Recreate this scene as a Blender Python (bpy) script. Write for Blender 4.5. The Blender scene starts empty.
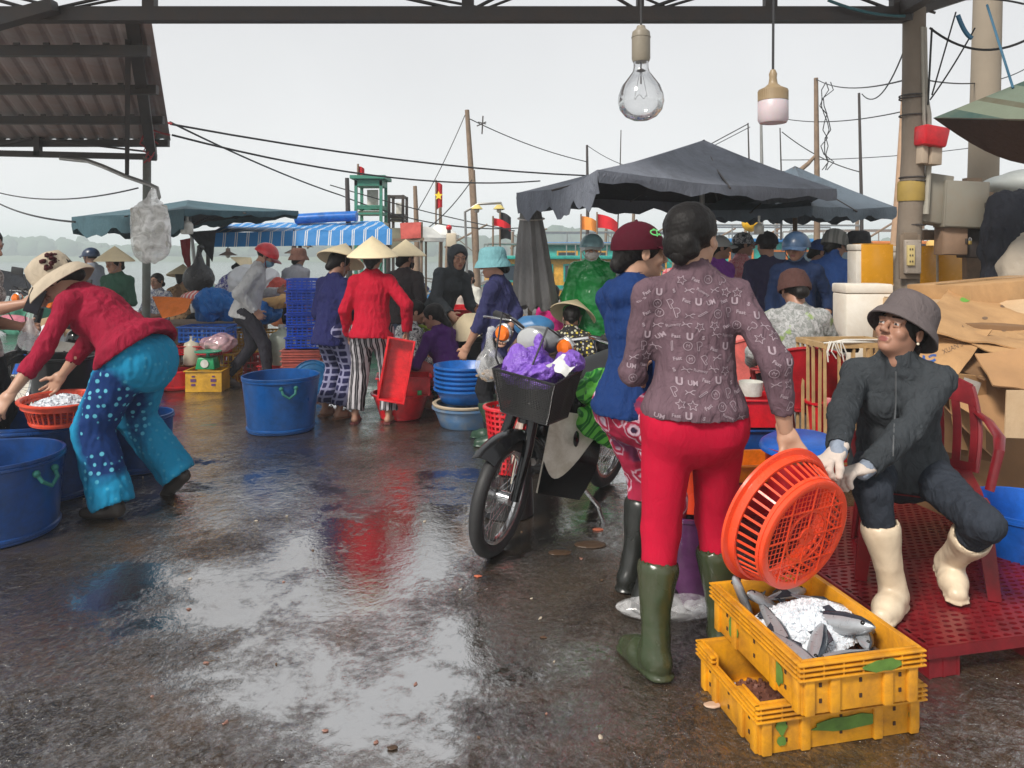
import bpy, bmesh, math, random
import numpy as np
from mathutils import Vector, Matrix, Euler
from mathutils.bvhtree import BVHTree
random.seed(7); PI = math.pi; R = math.radians
FL, H, HY = 740.0, 1.4, 254.0
V = Vector
def P(x, y, d): return V(((x-512)/FL*d, d, H-(y-HY)/FL*d))
def G(x, y, z=0.0):
    d = FL*(H-z)/(y-HY); return V(((x-512)/FL*d, d, z))
SC = bpy.context.scene; COL = SC.collection
# ------------------------------------------------------------------ properties
def tag(o, label=None, cat=None, group=None, kind=None):
    if label: o['label'] = label
    if cat: o['category'] = cat
    if group: o['group'] = group
    if kind: o['kind'] = kind
    return o
def thing(name, label, cat, loc=(0, 0, 0), rz=0, group=None):
    o = bpy.data.objects.new(name, None); COL.objects.link(o)
    o.location = loc; o.rotation_euler = (0, 0, rz); o.empty_display_size = .1
    return tag(o, label, cat, group)
def dup(root, loc=None, rz=None, label=None, group=None, parent=None):
    r = root.copy(); COL.objects.link(r)
    if parent: r.parent = parent
    if loc is not None: r.location = loc
    if rz is not None: r.rotation_euler = (0, 0, rz)
    if label: r['label'] = label
    if group: r['group'] = group
    for ch in list(root.children): dup(ch, parent=r)
    return r
# ------------------------------------------------------------------ mesh builder
def rot(*e): return Euler([R(a) for a in e]).to_matrix().to_4x4()
def TR(loc, e=(0, 0, 0), s=1):
    m = Matrix.Translation(loc) @ rot(*e)
    if not isinstance(s, (int, float)): m = m @ Matrix.Diagonal((*s, 1))
    elif s != 1: m = m @ Matrix.Scale(s, 4)
    return m
def basis(x, y, z, o=(0, 0, 0)):
    m = Matrix((x, y, z)).transposed().to_4x4(); m.translation = o; return m
class MB:
    def __init__(s, M=None): s.v = []; s.f = []; s.m = []; s.M = M
    def add(s, vs, fs, mi=0, M=None):
        n = len(s.v); T = M if M is not None else s.M
        s.v += [tuple(T @ V(p)) for p in vs] if T is not None else [tuple(p) for p in vs]
        s.f += [tuple(i+n for i in f) for f in fs]
        if isinstance(mi, int): mi = [mi]*len(fs)
        s.m += list(mi); return s
    def bm(s, b, mi=0, M=None):
        b.verts.index_update()
        s.add([v.co[:] for v in b.verts], [[v.index for v in f.verts] for f in b.faces], mi, M); b.free(); return s
    def box(s, c, size, e=(0, 0, 0), mi=0, bev=0, M=None, taper=None):
        b = bmesh.new(); bmesh.ops.create_cube(b, size=1)
        for v in b.verts:
            t = 1
            if taper and v.co.z > 0: t = taper
            v.co = V((v.co.x*size[0]*t, v.co.y*size[1]*t, v.co.z*size[2]))
        if bev: bmesh.ops.bevel(b, geom=list(b.edges), offset=bev, segments=2, affect='EDGES', profile=.5)
        T = TR(c, e); T = M @ T if M is not None else (s.M @ T if s.M is not None else T)
        return s.bm(b, mi, T)
    def bar(s, a, b, w, h=None, mi=0, up=(0, 0, 1)):
        a = V(a); b = V(b); h = h or w; d = b-a; L = d.length; y = d.normalized(); u = V(up)
        if abs(y.dot(u)) > .98: u = V((1, 0, 0))
        x = y.cross(u).normalized(); z = x.cross(y)
        T = basis(x, y, z, (a+b)/2); T = s.M @ T if s.M is not None else T
        vs = [(sx*w/2, sy*L/2, sz*h/2) for sx in (-1, 1) for sy in (-1, 1) for sz in (-1, 1)]
        fs = [(0, 1, 3, 2), (4, 6, 7, 5), (0, 4, 5, 1), (2, 3, 7, 6), (0, 2, 6, 4), (1, 5, 7, 3)]
        return s.add(vs, fs, mi, T)
    def tube(s, pts, r, seg=8, mi=0, closed=False, caps=True, flat=1):
        pts = [V(p) for p in pts]; n = len(pts)
        rs = [r]*n if isinstance(r, (int, float)) else r
        vs = []; fs = []; up = None
        for i in range(n):
            a = pts[(i-1) % n] if (closed or i > 0) else pts[i]; c = pts[(i+1) % n] if (closed or i < n-1) else pts[i]
            t = (c-a); t = t.normalized() if t.length > 1e-9 else V((0, 0, 1))
            if up is None: up = t.orthogonal().normalized() if abs(t.z) > .9 else (V((0, 0, 1))-t*t.z).normalized()
            else:
                up = up-t*up.dot(t); up = up.normalized() if up.length > 1e-6 else t.orthogonal().normalized()
            w = t.cross(up)
            for k in range(seg):
                a_ = 2*PI*k/seg; vs.append(pts[i]+(up*math.cos(a_)*flat+w*math.sin(a_))*rs[i])
        for i in range(n if closed else n-1):
            j = (i+1) % n
            for k in range(seg):
                l = (k+1) % seg; fs.append((i*seg+k, j*seg+k, j*seg+l, i*seg+l))
        if caps and not closed: fs += [tuple(range(seg)), tuple((n-1)*seg+k for k in reversed(range(seg)))]
        return s.add(vs, fs, mi)
    def lathe(s, prof, seg=32, mi=0, M=None, sx=1, sy=1, wob=0, seed=0):
        vs = []; fs = []; n = len(prof)
        for i, (r, z) in enumerate(prof):
            for k in range(seg):
                a = 2*PI*k/seg; w = 1+wob*math.sin(3*a+seed)*.6+wob*math.sin(7*a+seed*2+z*9)*.4
                vs.append((r*math.cos(a)*sx*w, r*math.sin(a)*sy*w, z))
        for i in range(n-1):
            for k in range(seg):
                l = (k+1) % seg; fs.append((i*seg+k, i*seg+l, (i+1)*seg+l, (i+1)*seg+k))
        if prof[0][0] > 1e-4 and prof[-1][0] > 1e-4:
            for k in range(seg): l = (k+1) % seg; fs.append(((n-1)*seg+k, (n-1)*seg+l, l, k))
        elif prof[0][0] > 1e-4: fs.append(tuple(reversed(range(seg))))
        elif prof[-1][0] > 1e-4: fs.append(tuple((n-1)*seg+k for k in range(seg)))
        T = M if M is not None else None
        if T is not None and s.M is not None: T = s.M @ T
        return s.add(vs, fs, mi, T)
    def ball(s, c, r, e=(0, 0, 0), mi=0, sub=2, wob=0, fr=3, seed=0):
        b = bmesh.new(); bmesh.ops.create_icosphere(b, subdivisions=sub, radius=1)
        rr = r if not isinstance(r, (int, float)) else (r, r, r)
        if wob:
            P_ = np.array([v.co[:] for v in b.verts]); nz = snoise(P_*fr, seed)
            for v, q in zip(b.verts, nz): v.co *= 1+wob*q
        T = TR(c, e, rr); T = s.M @ T if s.M is not None else T
        return s.bm(b, mi, T)
    def sheet(s, g, th=.004, mi=0, mi2=None):
        nu = len(g); nv = len(g[0]); A = np.array([[list(p) for p in row] for row in g], float)
        du = np.gradient(A, axis=0); dv = np.gradient(A, axis=1); N = np.cross(du, dv)
        N /= np.linalg.norm(N, axis=2, keepdims=True)+1e-12
        B = A-N*th; vs = A.reshape(-1, 3).tolist()+B.reshape(-1, 3).tolist(); o = nu*nv; fs = []; ms = []
        m2 = mi if mi2 is None else mi2
        for i in range(nu-1):
            for j in range(nv-1):
                a = i*nv+j; q = (a, a+nv, a+nv+1, a+1); fs.append(q); ms.append(mi)
                fs.append(tuple(x+o for x in reversed(q))); ms.append(m2)
        bd = [i*nv for i in range(nu)]+[(nu-1)*nv+j for j in range(1, nv)]+[i*nv+nv-1 for i in range(nu-2, -1, -1)]+[j for j in range(nv-2, 0, -1)]
        for a, b in zip(bd, bd[1:]+bd[:1]): fs.append((a, a+o, b+o, b)); ms.append(mi)
        return s.add(vs, fs, ms)
    def prism(s, poly, z0, z1, mi=0, M=None):
        n = len(poly); vs = [(x, y, z0) for x, y in poly]+[(x, y, z1) for x, y in poly]
        fs = [tuple(reversed(range(n))), tuple(range(n, 2*n))]+[(i, (i+1) % n, n+(i+1) % n, n+i) for i in range(n)]
        T = M
        if T is not None and s.M is not None: T = s.M @ T
        return s.add(vs, fs, mi, T)
    def build(s, name, mats, parent=None, org=None, sharp=40, smooth=True):
        me = bpy.data.meshes.new(name)
        vs = s.v if org is None else [(a-org[0], b-org[1], c-org[2]) for a, b, c in s.v]
        me.from_pydata(vs, [], s.f)
        mats = mats if isinstance(mats, (list, tuple)) else [mats]
        for m in mats: me.materials.append(m)
        if len(mats) > 1: me.polygons.foreach_set('material_index', s.m)
        me.validate()
        if smooth:
            me.polygons.foreach_set('use_smooth', [True]*len(me.polygons)); me.set_sharp_from_angle(angle=R(sharp))
        me.update(); o = bpy.data.objects.new(name, me); COL.objects.link(o)
        if parent is not None: o.parent = parent
        elif org is not None: o.location = org
        return o
# ------------------------------------------------------------------ numpy noise
def snoise(p, seed=0, oct=3):
    rs = np.random.RandomState(seed+11); p = np.asarray(p, float); out = np.zeros(p.shape[0]); amp = 1; tot = 0
    q = p.copy()
    for o in range(oct):
        for k in range(4):
            d = rs.normal(size=3); d /= np.linalg.norm(d)
            e = rs.normal(size=3)
            out += amp*.35*np.sin(q@(d*1.7)+rs.rand()*6.28+1.3*np.sin(q@e*.6+rs.rand()*6.28))
        tot += amp; amp *= .5; q = q*2.1
    return out/tot
# ------------------------------------------------------------------ SDF bodies
class SDF:
    def __init__(s, k=.03): s.p = []; s.k = k; s.cuts = []
    def cone(s, a, b, ra, rb, fw=None, fl=1, k=None, sub=False):
        s.p.append(('c', np.array(a, float), np.array(b, float), ra, rb, None if fw is None else np.array(fw, float), fl, k or s.k, sub)); return s
    def ell(s, c, r, Mx=None, k=None, sub=False):
        s.p.append(('e', np.array(c, float), np.array(r, float), None if Mx is None else np.array(Mx.to_3x3()), k or s.k, sub)); return s
    def cut(s, c, n): s.cuts.append((np.array(c, float), np.array(n, float)/np.linalg.norm(n))); return s
    def bounds(s, q):
        if q[0] == 'c':
            rr = max(q[3], q[4])*max(1, 1); return np.minimum(q[1], q[2])-rr, np.maximum(q[1], q[2])+rr
        rr = q[2].max() if q[3] is not None else q[2]; return q[1]-rr, q[1]+rr
    def mesh(s, h, wr=None):
        lo = np.min([s.bounds(q)[0] for q in s.p if not q[-1]], axis=0)-2*h-.004; hi = np.max([s.bounds(q)[1] for q in s.p if not q[-1]], axis=0)+2*h+.004
        n = np.ceil((hi-lo)/h).astype(int)+1
        D = np.full(tuple(n), 1.0, dtype=np.float32)
        ax = [lo[i]+h*np.arange(n[i]) for i in range(3)]
        for q in s.p:
            k = q[-2]; a, b = s.bounds(q); m = k+2*h
            i0 = np.maximum(((a-m-lo)/h).astype(int), 0); i1 = np.minimum(((b+m-lo)/h).astype(int)+2, n)
            if (i1 <= i0).any(): continue
            sl = tuple(slice(i0[i], i1[i]) for i in range(3))
            X, Y, Z = np.meshgrid(ax[0][sl[0]], ax[1][sl[1]], ax[2][sl[2]], indexing='ij')
            p = np.stack([X, Y, Z], -1)
            if q[0] == 'c':
                _, A, B, ra, rb, fw, fl = q[:7]; ab = B-A; L2 = ab@ab+1e-12
                w = p-A; t = np.clip((w@ab)/L2, 0, 1); w = w-t[..., None]*ab
                if fw is not None:
                    c = w@fw; w = w+(c*(fl-1))[..., None]*fw
                d = np.sqrt((w*w).sum(-1))-(ra+(rb-ra)*t)
                if fw is not None: d = d/ (1+(fl-1)*.35)
            else:
                w = p-q[1]
                if q[3] is not None: w = w@q[3]
                r = q[2]; k0 = np.sqrt(((w/r)**2).sum(-1)); k1 = np.sqrt(((w/(r*r))**2).sum(-1)); d = k0*(k0-1)/(k1+1e-9)
            o = D[sl]
            if q[-1]:
                hh = np.maximum(k-np.abs(-d-o), 0)/k; D[sl] = np.maximum(o, -d)+hh*hh*k*.25
            else:
                hh = np.maximum(k-np.abs(d-o), 0)/k; D[sl] = np.minimum(o, d)-hh*hh*k*.25
        if s.cuts:
            X, Y, Z = np.meshgrid(*ax, indexing='ij')
            for c, nn in s.cuts:
                D = np.maximum(D, (X-c[0])*nn[0]+(Y-c[1])*nn[1]+(Z-c[2])*nn[2])
        D[0] = D[-1] = 1; D[:, 0] = D[:, -1] = 1; D[:, :, 0] = D[:, :, -1] = 1
        vs, fs = nets(D, lo, h)
        if wr is not None and len(vs):
            nrm = vnormals(vs, fs); vs = vs+nrm*wr(vs)[:, None]
        return vs, fs
def vnormals(vs, fs):
    a, b, c, d = (vs[fs[:, i]] for i in range(4)); fn = np.cross(c-a, d-b); N = np.zeros_like(vs)
    for i in range(4): np.add.at(N, fs[:, i], fn)
    return N/(np.linalg.norm(N, axis=1, keepdims=True)+1e-12)
def nets(D, lo, h):
    S = D < 0; nx, ny, nz = D.shape; acc = np.zeros((nx-1, ny-1, nz-1, 3), np.float32); cnt = np.zeros((nx-1, ny-1, nz-1), np.float32)
    def sl(o): return tuple(slice(o[i], D.shape[i]-1+o[i]) for i in range(3))
    for ax in range(3):
        o1, o2 = [i for i in range(3) if i != ax]
        for a in (0, 1):
            for b in (0, 1):
                c0 = [0, 0, 0]; c0[o1] = a; c0[o2] = b; c1 = list(c0); c1[ax] = 1
                d0 = D[sl(c0)]; d1 = D[sl(c1)]; x = S[sl(c0)] != S[sl(c1)]
                t = np.where(x, d0/np.where(x, d0-d1, 1), 0); cnt += x
                for i in range(3):
                    acc[..., i] += np.where(x, (t if i == ax else c0[i]), 0)
    act = cnt > 0; idx = -np.ones(act.shape, int); idx[act] = np.arange(act.sum())
    ijk = np.argwhere(act); vs = lo+h*(ijk+acc[act]/cnt[act][:, None]); F = []
    for ax in range(3):
        o1, o2 = (ax+1) % 3, (ax+2) % 3
        s0 = [slice(None)]*3; s1 = [slice(None)]*3; s0[ax] = slice(0, -1); s1[ax] = slice(1, None)
        A = S[tuple(s0)]; B = S[tuple(s1)]; e = np.argwhere(A != B)
        e = e[(e[:, o1] > 0) & (e[:, o2] > 0) & (e[:, o1] < D.shape[o1]-1) & (e[:, o2] < D.shape[o2]-1)]
        if not len(e): continue
        fl = A[tuple(e.T)]; q = []
        for a, b in ((0, 0), (1, 0), (1, 1), (0, 1)):
            c = e.copy(); c[:, o1] -= 1-a; c[:, o2] -= 1-b; q.append(idx[tuple(c.T)])
        q = np.stack(q, 1); q[~fl] = q[~fl][:, ::-1]; F.append(q)
    return vs, np.concatenate(F)
def mesh_np(name, vs, fs, mats, parent=None, mi=None, loc=None, rz=0, smooth=True):
    me = bpy.data.meshes.new(name)
    me.vertices.add(len(vs)); me.vertices.foreach_set('co', np.asarray(vs, np.float32).ravel())
    me.loops.add(len(fs)*4); me.loops.foreach_set('vertex_index', np.asarray(fs, np.int32).ravel())
    me.polygons.add(len(fs)); me.polygons.foreach_set('loop_start', np.arange(0, len(fs)*4, 4, dtype=np.int32))
    mats = mats if isinstance(mats, (list, tuple)) else [mats]
    for m in mats: me.materials.append(m)
    if mi is not None: me.polygons.foreach_set('material_index', np.asarray(mi, np.int32))
    me.update(calc_edges=True); me.validate()
    me.polygons.foreach_set('use_smooth', [smooth]*len(me.polygons))
    o = bpy.data.objects.new(name, me); COL.objects.link(o)
    if parent is not None: o.parent = parent
    if loc is not None: o.location = loc; o.rotation_euler = (0, 0, rz)
    return o
# ------------------------------------------------------------------ materials
class NT:
    def __init__(s, name):
        s.m = bpy.data.materials.new(name); s.m.use_nodes = True; s.t = s.m.node_tree; s.t.nodes.clear()
        s.out = s.n('ShaderNodeOutputMaterial')
    def n(s, ty, **kw):
        o = s.t.nodes.new(ty)
        for k, v in kw.items():
            if k.startswith('i_'): o.inputs[k[2:].replace('_', ' ')].default_value = v
            else: setattr(o, k, v)
        return o
    def l(s, a, b): s.t.links.new(a, b)
    def coord(s, kind='Object', sc=(1, 1, 1), rt=(0, 0, 0)):
        c = s.n('ShaderNodeTexCoord'); m = s.n('ShaderNodeMapping'); s.l(c.outputs[kind], m.inputs[0])
        m.inputs['Scale'].default_value = sc; m.inputs['Rotation'].default_value = rt; return m.outputs[0]
    def noise(s, co, sc, det=4, ro=.6, dist=0):
        o = s.n('ShaderNodeTexNoise'); s.l(co, o.inputs['Vector']); o.inputs['Scale'].default_value = sc
        o.inputs['Detail'].default_value = det; o.inputs['Roughness'].default_value = ro; o.inputs['Distortion'].default_value = dist; return o.outputs[0]
    def ramp(s, fac, *st, const=False):
        o = s.n('ShaderNodeValToRGB'); s.l(fac, o.inputs[0]); e = o.color_ramp.elements
        if const: o.color_ramp.interpolation = 'CONSTANT'
        while len(e) < len(st): e.new(.5)
        for q, (p, c) in zip(e, st):
            q.position = p; q.color = (c, c, c, 1) if isinstance(c, (int, float)) else (*c[:3], 1)
        return o.outputs[0]
    def mix(s, fac, a, b, mode='MIX'):
        o = s.n('ShaderNodeMix', data_type='RGBA', blend_type=mode)
        for sock, v in ((o.inputs[0], fac), (o.inputs[6], a), (o.inputs[7], b)):
            if isinstance(v, (int, float)): sock.default_value = v if sock == o.inputs[0] else (v, v, v, 1)
            elif isinstance(v, (tuple, list)): sock.default_value = (*v[:3], 1)
            else: s.l(v, sock)
        return o.outputs[2]
    def math(s, op, a, b=0, c=0):
        o = s.n('ShaderNodeMath', operation=op)
        for i, v in enumerate((a, b, c)):
            if isinstance(v, (int, float)): o.inputs[i].default_value = v
            else: s.l(v, o.inputs[i])
        return o.outputs[0]
    def bump(s, h, st=.3, dist=.01, nrm=None):
        o = s.n('ShaderNodeBump'); s.l(h, o.inputs['Height']); o.inputs['Strength'].default_value = st; o.inputs['Distance'].default_value = dist
        if nrm: s.l(nrm, o.inputs['Normal'])
        return o.outputs[0]
    def bsdf(s, col, rough=.5, nrm=None, link=True, **kw):
        o = s.n('ShaderNodeBsdfPrincipled')
        for nm, v in (('Base Color', col), ('Roughness', rough)):
            if isinstance(v, (int, float)): o.inputs[nm].default_value = v
            elif isinstance(v, (tuple, list)): o.inputs[nm].default_value = (*v[:3], 1)
            else: s.l(v, o.inputs[nm])
        if nrm: s.l(nrm, o.inputs['Normal'])
        for k, v in kw.items():
            i = o.inputs[k.replace('_', ' ')]
            if hasattr(v, 'is_linked'): s.l(v, i)
            else: i.default_value = v
        if link: s.l(o.outputs[0], s.out.inputs[0])
        return o.outputs[0]
def sc(c, k): return tuple(min(1, x*k) for x in c)
_mc = {}
def MT(name, col, rough=.55, var=.18, vs=6, bump=.15, bs=80, bd=.004, dirt=0, dcol=(.09, .07, .05), ds=5, **kw):
    if name in _mc: return _mc[name]
    t = NT(name); co = t.coord(); nz = t.noise(co, vs, 5)
    c = t.mix(nz, sc(col, 1-var*1.6), sc(col, 1+var*1.6))
    if dirt:
        dz = t.ramp(t.noise(co, ds, 8, .7, .4), (.5-.12, 0), (.72, 1)); c = t.mix(t.math('MULTIPLY', dz, dirt), c, dcol)
    rg = t.math('MULTIPLY_ADD', nz, .3, rough-.15)
    t.bsdf(c, rg, t.bump(t.noise(co, bs, 3), bump, bd), **kw); _mc[name] = t.m; return t.m
def cloth(name, col, fold=.5, var=.12, rough=.85, **kw):
    if name in _mc: return _mc[name]
    t = NT(name); co = t.coord(sc=(1.3, 1.3, .7)); a = t.noise(co, 15, 4, .55, 1.6); b = t.noise(co, 420, 2)
    c = t.mix(t.noise(co, 5, 4), sc(col, 1-var), sc(col, 1+var)); c = t.mix(t.ramp(t.noise(co, 2.3, 6, .7, .8), (.48, 0), (.66, .55)), c, sc(col, .55))
    n1 = t.bump(a, min(1, fold*1.5), .016); n2 = t.bump(b, .3, .002, n1)
    t.bsdf(c, rough, n2, Specular_IOR_Level=.18, **kw); _mc[name] = t.m; return t.m
def pat(name, kind, c1, c2, c3=None, s=30, rough=.85, fold=.5):
    if name in _mc: return _mc[name]
    t = NT(name); co = t.coord(); wv = t.noise(co, 5, 2)
    dco = t.n('ShaderNodeMixRGB') if False else None
    sep = t.n('ShaderNodeSeparateXYZ'); t.l(co, sep.inputs[0])
    def wave(ax, sc_, ph=0, th=.5, w=.08):
        x = t.math('ADD', sep.outputs[ax], t.math('MULTIPLY', wv, .03))
        v = t.math('MULTIPLY_ADD', t.math('SINE', t.math('MULTIPLY', x, sc_)), .5, .5)
        return t.ramp(v, (max(0, th-w), 0), (th+w, 1))
    if kind == 'stripe':
        f = wave(0, s*6.28, th=.62); c = t.mix(f, c1, c2)
        g = wave(0, s*3*6.28, th=.8, w=.1); c = t.mix(t.math('MULTIPLY', g, .5), c, c2)
    elif kind == 'check':
        f = t.math('MAXIMUM', wave(0, s*6.28, th=.8), wave(2, s*6.28, th=.8)); c = t.mix(f, c1, c2)
        g = t.math('MULTIPLY', wave(0, s*6.28, th=.6), wave(2, s*6.28, th=.6)); c = t.mix(t.math('MULTIPLY', g, .6), c, c3 or c2)
    elif kind in ('dots', 'flower', 'ring'):
        vo = t.n('ShaderNodeTexVoronoi'); vo.inputs['Scale'].default_value = s; t.l(co, vo.inputs['Vector'])
        if kind == 'dots':
            vo.inputs['Randomness'].default_value = .55; c = t.mix(t.ramp(vo.outputs[0], (.22, 1), (.3, 0)), c1, c2)
            mp = t.n('ShaderNodeMapping', vector_type='TEXTURE'); mp.inputs['Location'].default_value = (-.16, .03, .50); mp.inputs['Scale'].default_value = (.34, .16, .40); t.l(co, mp.inputs[0]); gr = t.n('ShaderNodeTexGradient', gradient_type='SPHERICAL'); t.l(mp.outputs[0], gr.inputs[0])
            nz = t.ramp(t.math('ADD', gr.outputs[1], t.math('MULTIPLY', t.noise(co, 9, 3), .35)), (.26, 1), (.46, 0)); c = t.mix(nz, c, t.mix(t.ramp(vo.outputs[0], (.16, .35), (.24, 0)), c3 or c1, c2))
        elif kind == 'flower':
            m = t.ramp(vo.outputs[0], (.3, 1), (.42, 0)); r = t.n('ShaderNodeSeparateColor'); t.l(vo.outputs['Color'], r.inputs[0])
            cc = t.ramp(r.outputs[0], (0, c2), (.5, c3 or c2), (.75, (.6, .6, .6)), const=True); c = t.mix(m, c1, cc)
        else:
            nz = t.noise(co, s*.8, 2, .5, 2.5)
            v = t.math('ADD', vo.outputs[0], t.math('MULTIPLY', nz, .4))
            m = t.ramp(v, (.30, 0), (.36, 1), (.43, 1), (.5, 0), (.60, 0), (.66, .8), (.74, 0)); c = t.mix(m, c1, c2)
            m2 = t.ramp(v, (.0, 1), (.3, 1), (.36, 0)); c = t.mix(m2, c, c3)
            m3 = t.ramp(t.noise(co, 6, 3), (.52, 0), (.58, .7)); c = t.mix(m3, c, sc(c3, 1.6))
    elif kind == 'marble':
        c = t.mix(t.ramp(t.noise(co, s, 6, .75, 1), (.42, 0), (.55, 1)), c1, c2)
        if c3: c = t.mix(t.ramp(t.noise(co, s*.3, 3), (.6, 0), (.66, .8)), c, c3)
    n1 = t.bump(t.noise(co, 9, 3, .5, 1.2), fold, .012)
    t.bsdf(c, rough, t.bump(t.noise(co, 400, 2), .2, .002, n1), Specular_IOR_Level=.18); _mc[name] = t.m; return t.m
def plas(name, col, rough=.32, **kw):
    kw.setdefault('dirt', .75); kw.setdefault('dcol', sc(col, .30))
    return MT(name, col, rough, .14, 5, .15, 45, .003, ds=9, **kw)
def film(name, col=(.92, .93, .94), al=.26, rough=.12):
    if name in _mc: return _mc[name]
    t = NT(name); co = t.coord(); nz = t.noise(co, 8, 3, .5, 1.2)
    b = t.bsdf(col, rough, t.bump(nz, .5, .008), link=False, Specular_IOR_Level=.8)
    tr = t.n('ShaderNodeBsdfTransparent'); mx = t.n('ShaderNodeMixShader')
    f = t.ramp(nz, (.35, al*.55), (.68, min(1, al*1.8))); t.l(f, mx.inputs[0]); t.l(tr.outputs[0], mx.inputs[1]); t.l(b, mx.inputs[2])
    t.l(mx.outputs[0], t.out.inputs[0]); _mc[name] = t.m; return t.m
_tc = {}
def text_geo(s, size=1, bold=0):
    k = (s, bold)
    if k not in _tc:
        cu = bpy.data.curves.new('tmp', 'FONT'); cu.body = s; cu.size = 1; cu.resolution_u = 3; cu.align_x = 'CENTER'; cu.align_y = 'CENTER'; cu.offset = bold
        o = bpy.data.objects.new('tmp', cu); me = o.to_mesh()
        _tc[k] = ([v.co[:] for v in me.vertices], [tuple(p.vertices) for p in me.polygons])
        o.to_mesh_clear(); bpy.data.objects.remove(o); bpy.data.curves.remove(cu)
    vs, fs = _tc[k]; return [(x*size, y*size, 0) for x, y, z in vs], fs
# ================================================================== PEOPLE
def npv(v): return np.array([v[0], v[1], v[2]], float)
def xf(vs, M, s=1):
    A = np.array(M.to_3x3()); return (vs*s)@A.T+npv(M.translation)
def make_head(male=False, h=.0036):
    S = SDF(.012)
    S.ell((0, -.012, .030), (.074, .093, .080))
    S.cone((0, .012, .012), (0, .040, -.070), .063, .038, (0, 1, 0), 1.0, .02)
    S.ell((0, .022, -.050), (.056 if male else .052, .056, .045), None, .02)
    S.ell((0, .062, -.088), (.022, .018, .015), None, .015)
    for x in (-1, 1):
        S.ell((x*.038, .056, -.024), (.022, .024, .024), None, .015)
        S.cone((x*.010, .086, .024), (x*.048, .070, .026), .009, .009, k=.012)
        S.ell((x*.031, .098, .005), (.017, .018, .011), None, .010, True)
        S.ell((x*.031, .0735, .005), (.0135, .0125, .0125), None, .002)
        S.cone((x*.018, .0845, .0145), (x*.045, .077, .0135), .0036, .0036, k=.004)
        S.cone((x*.020, .0825, -.0045), (x*.043, .076, -.0035), .003, .003, k=.004)
        S.ell((x*.012, .094, -.030), (.0085, .010, .0075), None, .006)
        S.ell((x*.077, -.008, -.004), (.008, .018, .029), None, .006)
        S.ell((x*.084, -.003, -.002), (.005, .010, .017), None, .004, True)
    S.cone((0, .082, .012), (0, .104, -.024), .0075, .0115, k=.010)
    S.cone((-.019, .079, -.0535), (.019, .077, -.0535), .0065, .0065, k=.006); S.cone((-.010, .084, -.0525), (.010, .084, -.0525), .0055, .0055, k=.006)
    S.cone((-.015, .080, -.0645), (.015, .080, -.0645), .007, .007, k=.006)
    S.cone((-.020, .093, -.0592), (.020, .093, -.0592), .0022, .0022, k=.003, sub=True)
    S.cone((0, -.02, -.05), (0, -.03, -.11), .050, .050, k=.03)
    vs, fs = S.mesh(h); c = vs[fs].mean(1); mi = np.zeros(len(fs), int)
    lip = (np.abs(c[:, 0]) < .020) & (c[:, 1] > .077) & (c[:, 2] < -.0500) & (c[:, 2] > -.0690) & (np.abs(c[:, 0]) < .024-1.3*np.abs(c[:, 2]+.0592)); mi[lip] = 1
    for x in (-1, 1):
        d = np.sqrt(((c-np.array([x*.031, .0735, .005]))**2/np.array([.0135, .0125, .0125])**2).sum(1))
        e = (d < 1.08) & (c[:, 1] > .076) & (np.abs(c[:, 2]-.0045) < .0042) & (np.abs(c[:, 0]*x-.031) < .0105); mi[e] = 2
        mi[e & (((c[:, 0]-x*.031)**2+(c[:, 2]-.006)**2) < .0062**2)] = 3
        xx = c[:, 0]*x; br = (xx > .012) & (xx < .050) & (c[:, 1] > .058) & (np.abs(c[:, 2]-(.0295+.12*(xx-.012)-3.2*(xx-.028)**2)) < .0036); mi[br] = 3
    return vs, fs, mi
HEAD = make_head(); HEADM = make_head(True)
def make_hand(curl=(22, 26, 18), spread=4, thumb=(.75, .62, -.25), h=.0036, fat=1.0, tcurl=.35):
    S = SDF(.008)
    S.cone((0, -.02, 0), (0, .02, 0), .026, .030, (0, 0, 1), 1.3)
    S.cone((.002, .015, 0), (.0, .078, .002), .032, .038, (0, 0, 1), 2.7, .012)
    S.cone((.024, .02, -.006), (.034, .052, -.010), .016, .013, k=.012)
    for i, (x, L) in enumerate(((.030, .068), (.010, .076), (-.010, .070), (-.029, .054))):
        p = np.array([x, .084-abs(x-.008)*.25, .002]); a = 0; sp = R((x/.03)*spread); r = .0092*fat
        for j, (fr, c) in enumerate(zip((.42, .32, .26), curl)):
            a += R(c+(3-i)*1.5*(c > 30)); d = np.array([math.sin(sp)*math.cos(a), math.cos(sp)*math.cos(a), -math.sin(a)]); q = p+d*L*fr
            S.cone(p, q, r, r*.93, k=.0035); p = q; r *= .92
    p = np.array([.032, .045, -.008]); d = np.array(thumb); d /= np.linalg.norm(d); q = p+d*.034
    S.cone(p, q, .0115*fat, .0105*fat, k=.006); d2 = d+np.array([-tcurl, .3, -.35]); d2 /= np.linalg.norm(d2); S.cone(q, q+d2*.028, .0102*fat, .0080*fat, k=.004)
    return S.mesh(h)
HANDS = {'relax': make_hand(), 'fist': make_hand((65, 85, 45), 0, (.35, .8, -.55), tcurl=.8), 'grip': make_hand((48, 62, 40), 2, (.5, .6, -.7), tcurl=.5),
         'flat': make_hand((6, 8, 6), 7), 'glove': make_hand((38, 40, 30), 3, (.5, .7, -.6), fat=1.25)}
def ik(a, t, l1, l2, pole):
    a = npv(a); t = npv(t); d = t-a; L = np.linalg.norm(d); L = max(L, 1e-4); u = d/L
    if L > (l1+l2)*.995: L = (l1+l2)*.995; t = a+u*L
    x = (l1*l1-l2*l2+L*L)/(2*L); hgt = math.sqrt(max(l1*l1-x*x, 0)); p = npv(pole); p = p-u*(p@u); n = np.linalg.norm(p)
    p = p/n if n > 1e-5 else np.array([0, 0, 1.]); return a+u*x+p*hgt, t
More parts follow.
